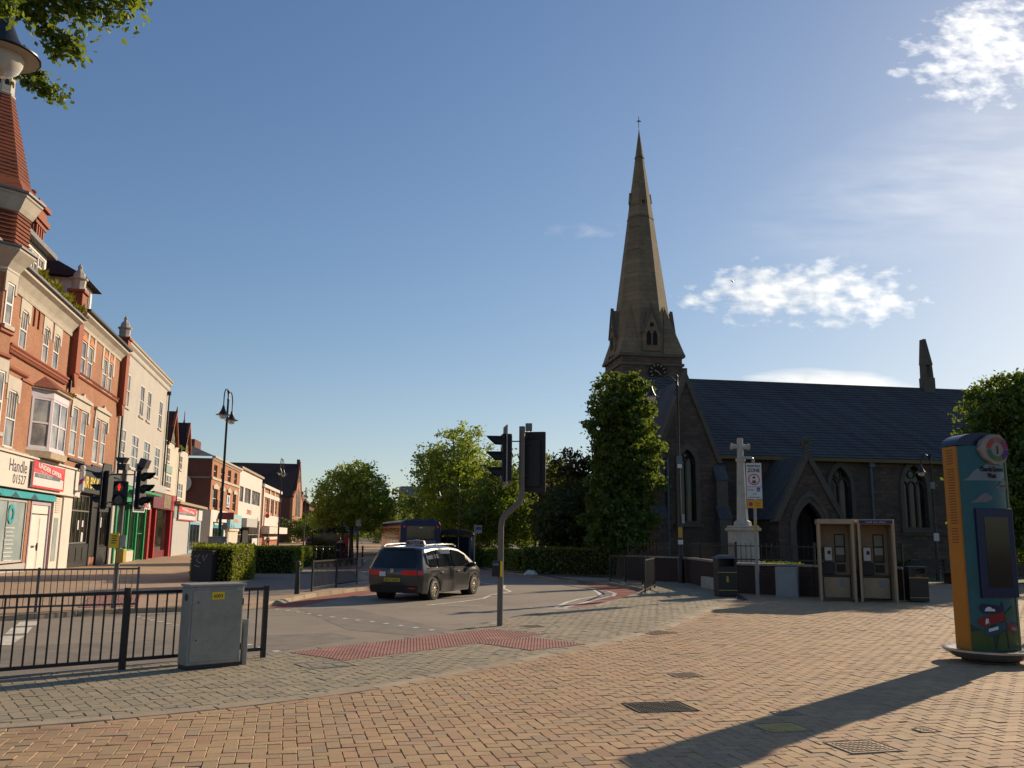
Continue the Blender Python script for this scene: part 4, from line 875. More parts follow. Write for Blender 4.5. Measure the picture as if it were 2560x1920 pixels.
mk("coping", B().slab([(98.2,9.6),(104.3,11.0),(112,18.1),(119.7,11.0),(126.3,9.6),(126.3,10.1),(119.9,11.5),(112,18.7),(104.1,11.5),(98.2,10.1)],-.2,.2), m_rub, H1)
for x0, x1, z0, zt in ((106.5,108.6,5.6,11.2),(110.6,113.4,5.6,12.6),(115.4,117.5,5.6,11.2),(111,113,13.6,16.2)):
    c = (x0+x1)/2; o = mk("window", B().slab([(x0,z0),(x1,z0),(x1,zt-1),(c,zt),(x0,zt-1)],-.04,.0), m_glD, H1); mk("window_surround", B().ring([(x0-.35,z0-.2),(x1+.35,z0-.2),(x1+.35,zt-.9),(c,zt+.4),(x0-.35,zt-.9)],[(x0,z0),(x1,z0),(x1,zt-1),(c,zt),(x0,zt-1)],-.14,0), m_stone, o)
mk("shop_window", B().box(101,110,-.1,.0,-.6,3.2), m_cream, H1); mk("string_course", B().box(98.5,126,-.15,0,4.4,4.9), m_rub, H1); mk("door", B().box(114,119,-.1,0,-.9,2.6), m_dark, H1)
mk("hanging_sign", B().box(118,124,-2.2,-2.1,2.0,3.6), m_dkred, H1)
done(H1)
for k, (s0, s1, h, lab) in enumerate(((150,172,9.5,"dark far terrace house with gabled dormers just past the hall"),(174,200,8.6,"far orange brick house at the end of the shop row"))):
    t = bld("far_house", lab, RW2, s0)
    ws = [(s0+2+5*q, s0+4.4+5*q, z, z+2.2) for q in range(4) for z in (1.2,5.2)]
    shell(t, s0, s1, h, ws, m_bE if k else m_bD, z0=-1.2, depth=9, d=.4); simple_win(t, ws, y=.3, gm=m_glD, sill=False, fw=.15)
    mk("roof", B().quad((s0-.3,-.4,h),(s1+.3,-.4,h),(s1+.3,4.5,h+4),(s0-.3,4.5,h+4)).quad((s0-.3,4.5,h+4),(s1+.3,4.5,h+4),(s1+.3,9.4,h),(s0-.3,9.4,h)).add([(s0-.3,-.4,h),(s0-.3,4.5,h+4),(s0-.3,9.4,h)],[(0,1,2)]), m_tileD, t); mk("chimney", B().box(s0+3,s0+5,4,5.5,h+3,h+6), m_bD, t)
    done(t)
t = thing("church_spirelet", "thin red spirelet behind the twin gabled building", "spire", (-34.9, 93.2, 0), 0)
mk("tower", B().lathe([(.7,0),(.7,10.3)],8), m_bD, t); mk("spire", B().lathe([(.75,10.0),(.48,11.2),(.22,12.6),(.05,13.6),(.03,14.4)],8), m_tile, t)
t = thing("tower_block", "grey flat topped tower block far behind the trees", "building", (-44.6, 390, 0), R(12))
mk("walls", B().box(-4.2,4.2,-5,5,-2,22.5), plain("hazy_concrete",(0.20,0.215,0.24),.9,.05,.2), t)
b = B()
for k in range(7): b.box(-3.9,3.9,-5.15,-5,1+k*3.0,2.3+k*3.0)
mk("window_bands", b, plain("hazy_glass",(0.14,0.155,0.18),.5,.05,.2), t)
# ---------------------------------------------------------------- church
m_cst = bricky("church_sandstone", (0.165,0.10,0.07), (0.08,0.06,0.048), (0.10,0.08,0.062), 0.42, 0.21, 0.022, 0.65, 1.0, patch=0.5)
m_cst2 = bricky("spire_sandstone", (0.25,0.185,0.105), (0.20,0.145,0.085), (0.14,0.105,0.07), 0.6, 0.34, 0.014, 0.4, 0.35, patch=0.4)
m_dress = plain("dressed_stone", (0.12,0.098,0.074), 0.85, 0.25, 1.5, 0.3, dirt=0.5)
m_pale = plain("pale_memorial_stone", (0.43,0.39,0.32), 0.85, 0.2, 2.5, 0.25, dirt=0.45)
m_slate = bricky("roof_slates", (0.098,0.098,0.104), (0.070,0.071,0.077), (0.035,0.036,0.04), 0.34, 10.0, 0.012, 0.5, 0.5, off=0.5, patch=0.45, dirtc=(0.075,0.07,0.05))
m_cgl = glass("leaded_glass", (0.012,0.015,0.013), 0.12, 0.5, (0.035,0.042,0.035))
m_lpipe = plain("lead_downpipe", (0.10,0.13,0.17), 0.5, 0.2, 2)
def arch_pts(x0, x1, z0, zs, n=6, k=1.0):
    r_ = x1-x0; P = [(x0,z0),(x1,z0)]
    P += [(x0+r_*math.cos(i/n*math.pi/3), zs+k*r_*math.sin(i/n*math.pi/3)) for i in range(n+1)]
    P += [(x1-r_*math.cos(i/n*math.pi/3), zs+k*r_*math.sin(i/n*math.pi/3)) for i in range(n-1,-1,-1)]
    return P
def spandrels(b, x0, x1, zs, y, n=6, k=1.0):
    r_ = x1-x0; zt = zs+k*r_*math.sin(math.pi/3); c = (x0+x1)/2
    A_ = [(x0+r_*math.cos(i/n*math.pi/3), zs+k*r_*math.sin(i/n*math.pi/3)) for i in range(n+1)]
    for i in range(n):
        p, q = A_[i], A_[i+1]
        b.quad((p[0],y,p[1]),(x1,y,p[1]),(x1,y,q[1]),(q[0],y,q[1])); b.quad((p[0],y,p[1]),(q[0],y,q[1]),(q[0],y+.35,q[1]),(p[0],y+.35,p[1]))
        m1, m2 = x0+x1-p[0], x0+x1-q[0]
        b.quad((x0,y,p[1]),(m1,y,p[1]),(m2,y,q[1]),(x0,y,q[1])); b.quad((m1,y,p[1]),(m1,y+.35,p[1]),(m2,y+.35,q[1]),(m2,y,q[1]))
    return zt
def gothic(t, x0, x1, z0, zs, y, lights=2, k=1.0):
    zt = zs+k*(x1-x0)*math.sin(math.pi/3); o = mk("window", B().ring(arch_pts(x0-.22,x1+.22,z0-.12,zs,6,k),arch_pts(x0,x1,z0,zs,6,k),y-.09,y+.02), m_dress, t)
    mk("pane", B().poly([(p[0],y+.28,p[1]) for p in arch_pts(x0,x1,z0,zs,6,k)]), m_cgl, o)
    b = B(); w = (x1-x0)
    for i in range(1, lights):
        c = x0+w*i/lights; b.box(c-.045,c+.045,y+.16,y+.3,z0,zs+.05)
    lw = w/lights
    for i in range(lights):
        a0, a1 = x0+lw*i, x0+lw*(i+1); P = [(a0+lw*.98*math.cos(q/5*math.pi/3), y+.22, zs+lw*.98*math.sin(q/5*math.pi/3)) for q in range(6)]; b.tube(P, .04, 5); b.tube([(a0+a1-p[0],p[1],p[2]) for p in P], .04, 5)
    c = (x0+x1)/2; rr = w*.16
    b.tube([(c+rr*math.cos(q*.628), y+.22, zs+k*w*.52+rr*math.sin(q*.628)) for q in range(11)], .035, 5)
    mk("tracery", b, m_dress, o); mk("sill", B().slab([(x0-.3,z0-.3),(x1+.3,z0-.3),(x1+.3,z0-.13),(x0-.3,z0-.13)],y-.2,y+.1), m_dress, o)
    return zt
CH_ = thing("church", "dark sandstone gothic church with tall broach spire and long slate roof", "church", (11.18, 48.0, 0), R(9))
XL, XR = -3.95, 21.5
ops = [(6.62,7.82,2.35,2.35),(11.0,12.43,2.35,2.35),(16.2,17.6,2.35,2.35)]
zt = [4.55+.866*(o[1]-o[0])*1.05 for o in ops]
full = [(o[0],o[1],2.35,z) for o, z in zip(ops, zt)]
b = B().wall(XL, XR, -.6, 6.2, full, 0, .35)
for o in full: spandrels(b, o[0], o[1], 4.55, 0, k=1.05)
b.quad((XR,0,-.6),(XR,11,-.6),(XR,11,6.2),(XR,0,6.2)).add([(XR,0,6.2),(XR,11,6.2),(XR,5.5,11.2)],[(0,1,2)]).quad((XL,0,-.6),(XL,0,6.2),(XL,11,6.2),(XL,11,-.6)).add([(XL,0,6.2),(XL,5.5,11.2),(XL,11,6.2)],[(0,1,2)])
mk("nave_wall", b, m_cst, CH_)
for o, n_ in zip(full, (2,3,3)): gothic(CH_, o[0], o[1], 2.35, 4.55, 0, n_, 1.05)
mk("plinth", B().box(XL,XR,-.18,0,-.6,1.9).box(XL,XR,-.24,0,1.9,2.02), m_cst, CH_)
def slates(t, x0, x1, p0, p1, courses, name="slate_courses", over=0.03):
    b = B(); P, Q = Vector(p0), Vector(p1); n_ = Vector((-(Q-P).y, (Q-P).x)).normalized()   # p: (y,z)
    if n_.y < 0: n_ = -n_
    for k in range(courses):
        a = P.lerp(Q, k/courses) + n_*over; c = P.lerp(Q, (k+1)/courses) + n_*.004; a0 = P.lerp(Q, k/courses)
        jx = random.uniform(-.02,.02); a = a + n_*random.uniform(0,.02)
        b.quad((x0,a.x,a.y),(x1,a.x,a.y),(x1,c.x,c.y),(x0,c.x,c.y)); b.quad((x0,a0.x,a0.y),(x1,a0.x,a0.y),(x1,a.x,a.y),(x0,a.x,a.y))
    return mk(name, b, m_slate, t, kind='stuff')
slates(CH_, XL-.3, XR+.3, (-.35,5.95), (5.5,11.25), 30); slates(CH_, XL-.3, XR+.3, (11.35,5.95), (5.5,11.25), 6)
mk("ridge_tiles", B().cyl((XL-.3,5.5,11.24),(XR+.3,5.5,11.24),.11,n=6), m_slate, CH_)
mk("eaves_board", B().box(XL-.3,XR+.3,-.42,-.3,5.9,6.08), plain("ochre_board",(0.16,0.10,0.03)), CH_)
for x in (9.05, 14.6): mk("downpipe", B().cyl((x,-.12,-.5),(x,-.12,5.75),.075,n=7).box(x-.16,x+.16,-.3,0,5.65,5.95), m_lpipe, CH_)
# transept gable
gx0, gx1, gy = -4.05, -0.75, -2.0; c = (gx0+gx1)/2; wx0, wx1 = c-.42, c+.42; zs_ = 5.45; zt_ = zs_+.866*.84
b = B().wall(gx0, gx1, -.6, 5.8, [(wx0,wx1,2.5,5.8)], gy, .35); spandrels(b, wx0, wx1, zs_, gy)
b.quad((wx0,gy,zt_),(wx1,gy,zt_),(wx1,gy,6.6),(wx0,gy,6.6))
b.add([(gx0,gy,5.8),(wx0,gy,5.8),(wx0,gy,6.6),(c,gy,9.9)],[(0,1,2,3)]).add([(wx1,gy,5.8),(gx1,gy,5.8),(c,gy,9.9),(wx1,gy,6.6)],[(0,1,2,3)]).add([(wx0,gy,6.6),(wx1,gy,6.6),(c,gy,9.9)],[(0,1,2)])
b.quad((gx1,gy,-.6),(gx1,0,-.6),(gx1,0,5.8),(gx1,gy,5.8)).quad((gx0,gy,-.6),(gx0,gy,5.8),(gx0,0,5.8),(gx0,0,-.6))
mk("transept_gable", b, m_cst, CH_); gothic(CH_, wx0, wx1, 2.5, zs_, gy, 2)
mk("transept_roof", B().quad((gx1+.15,gy-.1,5.6),(gx1+.15,5,5.6),(c,5,10.0),(c,gy-.1,10.0)).quad((gx0-.15,gy-.1,5.6),(c,gy-.1,10.0),(c,5,10.0),(gx0-.15,5,5.6)), m_slate, CH_)
mk("gable_coping", B().slab([(gx0-.25,5.5),(gx0,5.5),(c,9.75),(gx1,5.5),(gx1+.25,5.5),(c,10.35)],gy-.14,gy+.3), m_dress, CH_)
for x in (gx1+.05, gx0-.05):
    mk("buttress", B().box(x-.32,x+.32,gy-.8,gy,-.6,2.6).slab([(x-.3,2.6),(x+.3,2.6),(x+.3,4.6),(x-.3,4.6)],gy-.45,gy), m_dress if x > c else m_cst, CH_); mk("buttress_weathering", B().add([(x-.36,gy-.85,2.6),(x+.36,gy-.85,2.6),(x+.36,gy-.4,3.3),(x-.36,gy-.4,3.3),(x-.36,gy-.4,2.6),(x+.36,gy-.4,2.6)],[(0,1,2,3),(0,3,4),(1,5,2),(0,4,5,1)]).add([(x-.34,gy-.5,4.6),(x+.34,gy-.5,4.6),(x+.34,gy,5.4),(x-.34,gy,5.4),(x-.34,gy,4.6),(x+.34,gy,4.6)],[(0,1,2,3),(0,3,4),(1,5,2),(0,4,5,1)]), m_slate, CH_)
mk("downpipe", B().cyl((gx0+.55,gy-.1,-.5),(gx0+.55,gy-.1,5.7),.07,n=7), m_lpipe, CH_)
# porch
px0, px1, py = 1.55, 4.85, -4.0; c = (px0+px1)/2; ax0, ax1, azs = c-.75, c+.75, 2.1; azt = azs+.866*1.5*1.05
b = B().wall(px0, px1, -.6, 2.8, [(ax0,ax1,-.6,2.8)], py, .4)
n = 8; A_ = [(ax0+1.5*math.cos(i/n*math.pi/3), azs+1.05*1.5*math.sin(i/n*math.pi/3)) for i in range(n+1)]
spandrels(b, ax0, ax1, azs, py, 6, 1.05)
ra = [p for p in arch_pts(ax0,ax1,0,azs,6,1.05)[2:]]
b.add([(px0,py,2.8),(ax0,py,2.8),(ax0,py,azt),(c,py,5.75)],[(0,1,2,3)]).add([(ax1,py,2.8),(px1,py,2.8),(c,py,5.75),(ax1,py,azt)],[(0,1,2,3)]).add([(ax0,py,azt),(ax1,py,azt),(c,py,5.75)],[(0,1,2)])
b.quad((px0,py,-.6),(px0,py,2.8),(px0,0,2.8),(px0,0,-.6)).quad((px1,py,-.6),(px1,0,-.6),(px1,0,2.8),(px1,py,2.8))
mk("porch", b, m_cst, CH_)
for q, (o_, d_) in enumerate(((.34,-.12),(.17,-.06))): mk("porch_arch_moulding", B().ring(arch_pts(ax0-o_,ax1+o_,-.5,azs,6,1.05),arch_pts(ax0-o_+.17,ax1+o_-.17,-.5,azs,6,1.05),py+d_,py+.1), m_dress, CH_)
dor = mk("porch_door", B().poly([(p[0],py+.9,p[1]) for p in arch_pts(ax0+.1,ax1-.1,-.4,azs,6,1.05)]), plain("dark_oak",(0.02,0.016,0.012),.8,.3,4), CH_); mk("door_boards", B().box(ax0+.35,ax0+.38,py+.86,py+.9,-.4,2.6).box(c-.015,c+.015,py+.86,py+.9,-.4,3.2).box(ax1-.38,ax1-.35,py+.86,py+.9,-.4,2.6), m_dark, dor)
mk("porch_roof", B().quad((px0-.2,py-.1,2.62),(c,py-.1,5.85),(c,.3,5.85),(px0-.2,.3,2.62)).quad((px1+.2,py-.1,2.62),(px1+.2,.3,2.62),(c,.3,5.85),(c,py-.1,5.85)), m_slate, CH_)
mk("porch_coping", B().slab([(px0-.35,2.5),(px0-.05,2.5),(c,5.6),(px1+.05,2.5),(px1+.35,2.5),(c,6.15)],py-.16,py+.25), m_dress, CH_)
mk("gable_cross", B().box(c-.1,c+.1,py-.05,py+.12,6.0,6.75).ring([(c+.28*math.cos(q*.524),6.5+.28*math.sin(q*.524)) for q in range(12)],[(c+.17*math.cos(q*.524),6.5+.17*math.sin(q*.524)) for q in range(12)],py-.03,py+.1).box(c-.3,c+.3,py-.05,py+.12,6.43,6.57), m_dress, CH_)
# bellcote
bx = 16.75
mk("bellcote", B().box(bx-.40,bx+.40,5.25,5.75,10.9,12.0).slab([(bx-.34,12.0),(bx-.16,12.0),(bx-.14,12.9),(bx-.32,12.9)],5.28,5.72).slab([(bx+.14,12.0),(bx+.34,12.0),(bx+.28,12.9),(bx+.12,12.9)],5.28,5.72).slab([(bx-.36,12.85),(bx+.34,12.85),(bx-.04,14.55),(bx-.2,14.55)],5.28,5.72), m_dress, CH_)
# tower and broach spire
tx, ty, hw = -0.25, 12.1, 2.1
def tb(r_, z0, z1, name, mat): return mk(name, B().box(tx-r_,tx+r_,ty-r_,ty+r_,z0,z1), mat, CH_)
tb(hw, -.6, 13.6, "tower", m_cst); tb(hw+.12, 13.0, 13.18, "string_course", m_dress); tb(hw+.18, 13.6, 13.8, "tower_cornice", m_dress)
b = B(); zt_, ap = 13.8, 31.0
oc = [(tx+hw/math.cos(R(22.5))*math.cos(R(22.5+45*k)), ty+hw/math.cos(R(22.5))*math.sin(R(22.5+45*k))) for k in range(8)]
for k in range(8):
    p, q = oc[k], oc[(k+1)%8]
    L_ = 46
    for j in range(L_):
        f0, f1 = j/L_, (j+1)/L_
        a = lambda P, f: (tx+(P[0]-tx)*(1-f)+0, ty+(P[1]-ty)*(1-f), zt_+(ap-zt_)*f)
        b.quad(a(p,f0), a(q,f0), a(q,f1), a(p,f1))
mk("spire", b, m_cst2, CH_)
b = B()
for sx_, sy_ in ((1,1),(-1,1),(-1,-1),(1,-1)):
    cr = (tx+sx_*(hw+.15), ty+sy_*(hw+.15), zt_); t_ = .414*hw; hgt = 3.6; f = hgt/(ap-zt_)
    p1 = (tx+sx_*(hw+.15), ty+sy_*t_*.9, zt_); p2 = (tx+sx_*t_*.9, ty+sy_*(hw+.15), zt_)
    top = (tx+sx_*hw*.72*(1-f), ty+sy_*hw*.72*(1-f), zt_+hgt)
    b.add([cr,p1,p2,top],[(0,1,3),(0,3,2)])
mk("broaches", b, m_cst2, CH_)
mk("spire_band", B().lathe([(hw*1.082*(1-(z-zt_)/(ap-zt_))+.025, z) for z in (23.9,24.05)],8,Matrix.Translation((tx,ty,0)),R(22.5)), m_dress, CH_)
mk("spire_band", B().lathe([(hw*1.082*(1-(z-zt_)/(ap-zt_))+.04, z) for z in (28.6,28.75)],8,Matrix.Translation((tx,ty,0)),R(22.5)), m_dress, CH_)
for a, z0, w, h, nm in [(q,14.0,1.25,3.2,"lucarne") for q in (0,90,180,270)]+[(q,24.8,.30,1.0,"small_lucarne") for q in (0,90,180,270)]:
    M_ = Matrix.Translation((tx,ty,0)) @ Matrix.Rotation(R(a),4,'Z'); rr = hw*(1-(z0-zt_)/(ap-zt_)); yf = -rr-(.10 if w > 1 else .03); P = [(-w/2,z0),(w/2,z0),(w/2,z0+h*.42),(0,z0+h),(-w/2,z0+h*.42)]
    o = mk(nm, B().slab(P, yf, yf+rr*.8, M_), m_cst2, CH_)
    q_ = [(-w*.30,z0+h*.12),(-w*.04,z0+h*.12),(-w*.04,z0+h*.36),(-w*.17,z0+h*.45),(-w*.30,z0+h*.36)]
    b2 = B()
    b2.add([(x,yf-.012,z) for x,z in q_],[(0,1,2,3,4)],M_).add([(-x,yf-.012,z) for x,z in q_][::-1],[(0,1,2,3,4)],M_)
    b2.add([(w*.13*math.cos(k*.785),yf-.012,z0+h*.56+w*.13*math.sin(k*.785)) for k in range(8)],[tuple(range(8))],M_)
    mk("louvre_opening", b2, m_dark, o); mk("lucarne_coping", B().slab([(-w/2-.1,z0+h*.38),(-w/2+.04,z0+h*.38),(0,z0+h*.92),(w/2-.04,z0+h*.38),(w/2+.1,z0+h*.38),(0,z0+h+.16)],yf-(.07 if w > 1 else .015),yf+.15,M_), m_dress if w > 1 else m_cst2, o)
mk("weather_cross", B().cyl((tx,ty,31.0),(tx,ty,31.9),.03,n=6).box(tx-.16,tx+.16,ty-.02,ty+.02,31.5,31.55).box(tx-.02,tx+.02,ty-.16,ty+.16,31.5,31.55), m_pipe, CH_)
ck = mk("clock", B().cyl((tx+.35,ty-hw-.12,12.55),(tx+.35,ty-hw,12.55),.62,n=24), m_dark, CH_)
b = B()
for k in range(12):
    a = k*math.pi/6; M_ = Matrix.Translation((tx+.35,ty-hw-.13,12.55))@Matrix.Rotation(a,4,'Y'); b.box(-.035,.035,-.012,.008,.40,.56,M_)
mk("clock_marks", b, plain("gilt",(0.30,0.23,0.10),.5), ck, kind='stuff')
mk("clock_hand", B().box(-.03,.03,-.02,0,-.05,.36,Matrix.Translation((tx+.35,ty-hw-.14,12.55))@Matrix.Rotation(2.3,4,'Y')), MATS["gilt"], ck); mk("clock_hand", B().box(-.035,.035,-.02,0,-.05,.26,Matrix.Translation((tx+.35,ty-hw-.165,12.55))@Matrix.Rotation(5.1,4,'Y')), MATS["gilt"], ck)
b = B()
for x in (-.9,.9): pass
mk("tower_chimney_stub", B().box(tx+hw-.1,tx+hw+.5,ty-hw+.4,ty-hw+1.2,11,13.0), m_dress, CH_)
# ---------------------------------------------------------------- war memorial
MM = thing("war_memorial_cross", "pale stone memorial cross on square pedestal behind churchyard railings", "memorial", (7.82, 30.0, 0.0), R(4))
mk("step", B().box(-1.15,1.15,-1.15,1.15,-.1,.35).box(-.85,.85,-.85,.85,.35,.7), m_pale, MM)
mk("pedestal", B().box(-.5,.5,-.5,.5,.7,.9).box(-.40,.40,-.40,.40,.9,1.9).box(-.47,.47,-.47,.47,1.9,2.0).box(-.42,.42,-.42,.42,2.0,2.07), m_pale, MM, bev=.02)
mk("inscription_panel", B().box(-.28,.28,-.410,-.40,1.05,1.75), m_pale, MM)
mk("shaft", B().lathe([(.30,2.07),(.28,2.2),(.19,2.26),(.13,4.2),(.17,4.25),(.17,4.32),(.11,4.36),(.105,5.03)],8,None,R(22.5)), m_pale, MM)
mk("cross_arm", B().cyl((-.30,0,4.74),(.30,0,4.74),.085,n=8).cyl((-.32,0,4.74),(-.26,0,4.74),.11,n=8).cyl((.26,0,4.74),(.32,0,4.74),.11,n=8), m_pale, MM)
# ---------------------------------------------------------------- churchyard wall and railings
m_wall = bricky("churchyard_brick", (0.062,0.034,0.026), (0.048,0.028,0.022), (0.055,0.046,0.04), 0.24, 0.085, 0.012, 0.35, 0.5)
m_rail = plain("black_railing", (0.012,0.012,0.013), 0.4, 0.3, 5)
WL = [(11.0,25.15),(8.95,26.35),(7.0,27.75),(6.95,35.3),(4.9,37.2)]
def bwall(label, p, q, hh=.84):
    p, q = Vector(p), Vector(q); d_ = q-p; a = math.atan2(d_.y, d_.x); l = d_.length; zb = gz(p.x,p.y)
    t = thing("churchyard_wall", label, "wall", (p.x,p.y,0), a)
    mk("brickwork", B().box(0,l,-.15,.15,-.5,hh), m_wall, t)
    cp = None; n = max(1, round(l/.9))
    for k in range(n):
        if cp is None: cp = mk("coping_stone", B().box(.005,l/n-.005,-.2,.2,hh,hh+.07), m_kerbg, t, bev=.015)
        else: again(cp, t, (l/n*k,0,0))
    return t
def railing(label, p, q, z0, hh, sp=.15, post=2.0, name="railing", r_=.011, spike=True, mat=None, pr=.02, group=None, ends=True):
    mat = mat or m_rail
    p, q = Vector(p), Vector(q); d_ = q-p; a = math.atan2(d_.y, d_.x); l = d_.length
    t = thing(name, label, "railing", (p.x,p.y,gz(p.x,p.y)), a, group)
    dz = gz(q.x,q.y)-gz(p.x,p.y); t.rotation_euler = (0, -math.atan2(dz,l), a)
    mk("top_rail", B().box(0,l,-pr,pr,z0+hh-.12 if spike else z0+hh-.04,z0+hh-.09 if spike else z0+hh), mat, t); mk("bottom_rail", B().box(0,l,-pr,pr,z0+.09,z0+.13), mat, t)
    n = max(1, round(l/sp)); bar = None
    for k in range(1, n):
        if bar is None: bar = mk("bar", B().cyl((0,0,z0+.13),(0,0,z0+hh-(.04 if not spike else 0)),r_,n=6) if not spike else B().cyl((0,0,z0+.02),(0,0,z0+hh-.06),r_,n=6).cyl((0,0,z0+hh-.06),(0,0,z0+hh),r_*1.5,.002,6), mat, t, loc=(l/n,0,0))
        else: again(bar, t, (l/n*k,0,0))
    m_ = max(1, round(l/post)); ps = None
    for k in range(m_+1):
        if k == m_ and not ends: continue
        if ps is None: ps = mk("post", B().box(-pr*1.3,pr*1.3,-pr*1.3,pr*1.3,-.05 if z0 < .5 else z0,z0+hh+.02), mat, t)
        else: again(ps, t, (l/m_*k,0,0))
    return t
wl = ["low brick churchyard wall behind the phone boxes", "low brick churchyard wall behind the small grey cabinet", "low brick churchyard wall running back behind the swan neck lamp", "low brick churchyard wall end turning towards the dark hedge"]
rl = ["black railings on the wall behind the phone boxes", "black railings on the wall in front of the memorial", "black railings on the wall beside the swan neck lamp post", "black railings on the wall end beside the dark hedge"]
for k in range(4): bwall(wl[k], WL[k], WL[k+1]); railing(rl[k], WL[k], WL[k+1], .91, .62, .16, 2.2, "wall_railing")
# ---------------------------------------------------------------- trees and hedges
m_bark = plain("bark", (0.09,0.07,0.05), 0.95, 0.4, 6, 0.8)
m_lfA = leafy("lime_leaves", (0.055,0.105,0.012), (0.16,0.23,0.022), .5)
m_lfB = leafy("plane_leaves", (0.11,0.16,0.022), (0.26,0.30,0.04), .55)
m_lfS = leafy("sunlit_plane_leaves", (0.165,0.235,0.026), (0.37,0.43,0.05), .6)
m_lfC = leafy("column_lime_leaves", (0.034,0.072,0.009), (0.10,0.16,0.017), .45)
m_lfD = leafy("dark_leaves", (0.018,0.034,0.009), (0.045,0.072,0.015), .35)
m_lfP = leafy("copper_leaves", (0.022,0.014,0.012), (0.060,0.026,0.020), .35)
m_hedge = leafy("hedge_leaves", (0.065,0.11,0.010), (0.15,0.20,0.016), .35)
m_hedgeY = leafy("golden_hedge_leaves", (0.15,0.18,0.012), (0.34,0.33,0.02), .42)
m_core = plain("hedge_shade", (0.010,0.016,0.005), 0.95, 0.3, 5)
def leaf(b, p, sz, rr, up=0.0, v=None):
    n_ = Vector((rr.gauss(0,1), rr.gauss(0,1), rr.gauss(0,1)+up)); n_ = n_.normalized() if n_.length > .01 else Vector((0,0,1))
    u = n_.orthogonal().normalized(); u = (Matrix.Rotation(rr.uniform(0,6.28),3,n_) @ u); w = n_.cross(u); s_ = sz*rr.uniform(.7,1.35)
    c_ = rr.random() if v is None else v
    b.add([p-u*s_*.5, p+w*s_*.33+n_*s_*.06, p+u*s_*.55, p-w*s_*.33+n_*s_*.06], [(0,1,2,3)], None, (c_,c_,c_))
def crown(b, blobs, count, sz, seed, fill=.35, tight=1.0):
    rr = random.Random(seed); vol = [r[0]*r[1]*r[2] for _, r in blobs]; tot = sum(v**.67 for v in vol)
    for (c_, r_), v in zip(blobs, vol):
        n = int(count*v**.67/tot); nc = max(6, n//26)
        for _ in range(nc):
            d = Vector((rr.gauss(0,1), rr.gauss(0,1), rr.gauss(0,1))).normalized(); k = rr.uniform(.25,.8) if rr.random() < fill else rr.uniform(.78,1.06)
            cc_ = Vector(c_) + Vector((d.x*r_[0]*k, d.y*r_[1]*k, d.z*r_[2]*k)); cr = sz*rr.uniform(1.2,3.0)*tight; tone = rr.uniform(.15,.85)
            for _ in range(26):
                leaf(b, cc_ + Vector((rr.gauss(0,1), rr.gauss(0,1), rr.gauss(0,.7)))*cr*.6, sz, rr, .4, min(1,max(0,tone+rr.gauss(0,.2))))
def tree(label, x, y, blobs, count, sz, seed, mat, trunk_h, tr=.22, limbs=7, name="tree", group=None, fill=.35, lean=(0,0), tight=1.0):
    z0 = gz(x,y); t = thing(name, label, "tree", (x,y,z0), 0, group); rr = random.Random(seed+99)
    b = B(); crown(b, blobs, count, sz, seed, fill, tight); mk("crown", b, mat, t, kind='stuff')
    tb_ = B(); top = Vector((lean[0],lean[1],trunk_h)); tb_.tube([(0,0,-.2),(0.02,0.01,trunk_h*.15),(lean[0]*.4,lean[1]*.4,trunk_h*.6),top],[tr*1.5,tr*1.05,tr*.85,tr*.7],9)
    for k in range(limbs):
        c_, r_ = blobs[k % len(blobs)]; e = Vector(c_)+Vector((rr.gauss(0,.5)*r_[0],rr.gauss(0,.5)*r_[1],rr.uniform(-.2,.6)*r_[2])); m_ = top.lerp(e,.5)+Vector((rr.gauss(0,.2),rr.gauss(0,.2),-.1))
        tb_.tube([top-Vector((0,0,.3)), m_, e],[tr*.55,tr*.32,tr*.08],6)
    mk("trunk", tb_, m_bark, t); return t
GT = "trees on the green beyond the road"
# column of trained lime in front of the church
def column(label, x, y, h0, h1, r0, r1, count, sz, seed, mat, tr=.25):
    n = 9; bl = []; rr = random.Random(seed)
    for k in range(n):
        f = k/(n-1); z = h0+(h1-h0)*f; r_ = (r0+(r1-r0)*f)*(.86 if k in (0,n-1) else 1)*rr.uniform(.95,1.04); bl.append(((rr.gauss(0,.12),rr.gauss(0,.12),z),(r_,r_,(h1-h0)/n*.95)))
    return tree(label, x, y, bl, count, sz, seed, mat, h1-1, tr, 3, "column_lime_tree", fill=.3, tight=.55 if r0 < 2 else .9)
column("tall clipped column of lime foliage standing before the church tower", 5.3, 42.0, 1.7, 8.8, 1.75, 1.72, 38000, .17, 11, m_lfC)
column("rounded clipped lime tree behind the information totem", 22.8, 39.0, 1.6, 8.4, 2.9, 2.6, 40000, .18, 12, m_lfC)
tree("round crowned plane tree standing alone at the end of the shop pavement", -11.75, 66.0, [((0,0,4.6),(3.0,3.0,2.1)),((-.9,.2,3.6),(2.3,2.2,1.3)),((1.2,-.3,3.7),(2.0,2.2,1.4)),((.3,0,6.1),(1.7,1.7,1.3))], 26000, .18, 21, m_lfS, 2.6, .18)
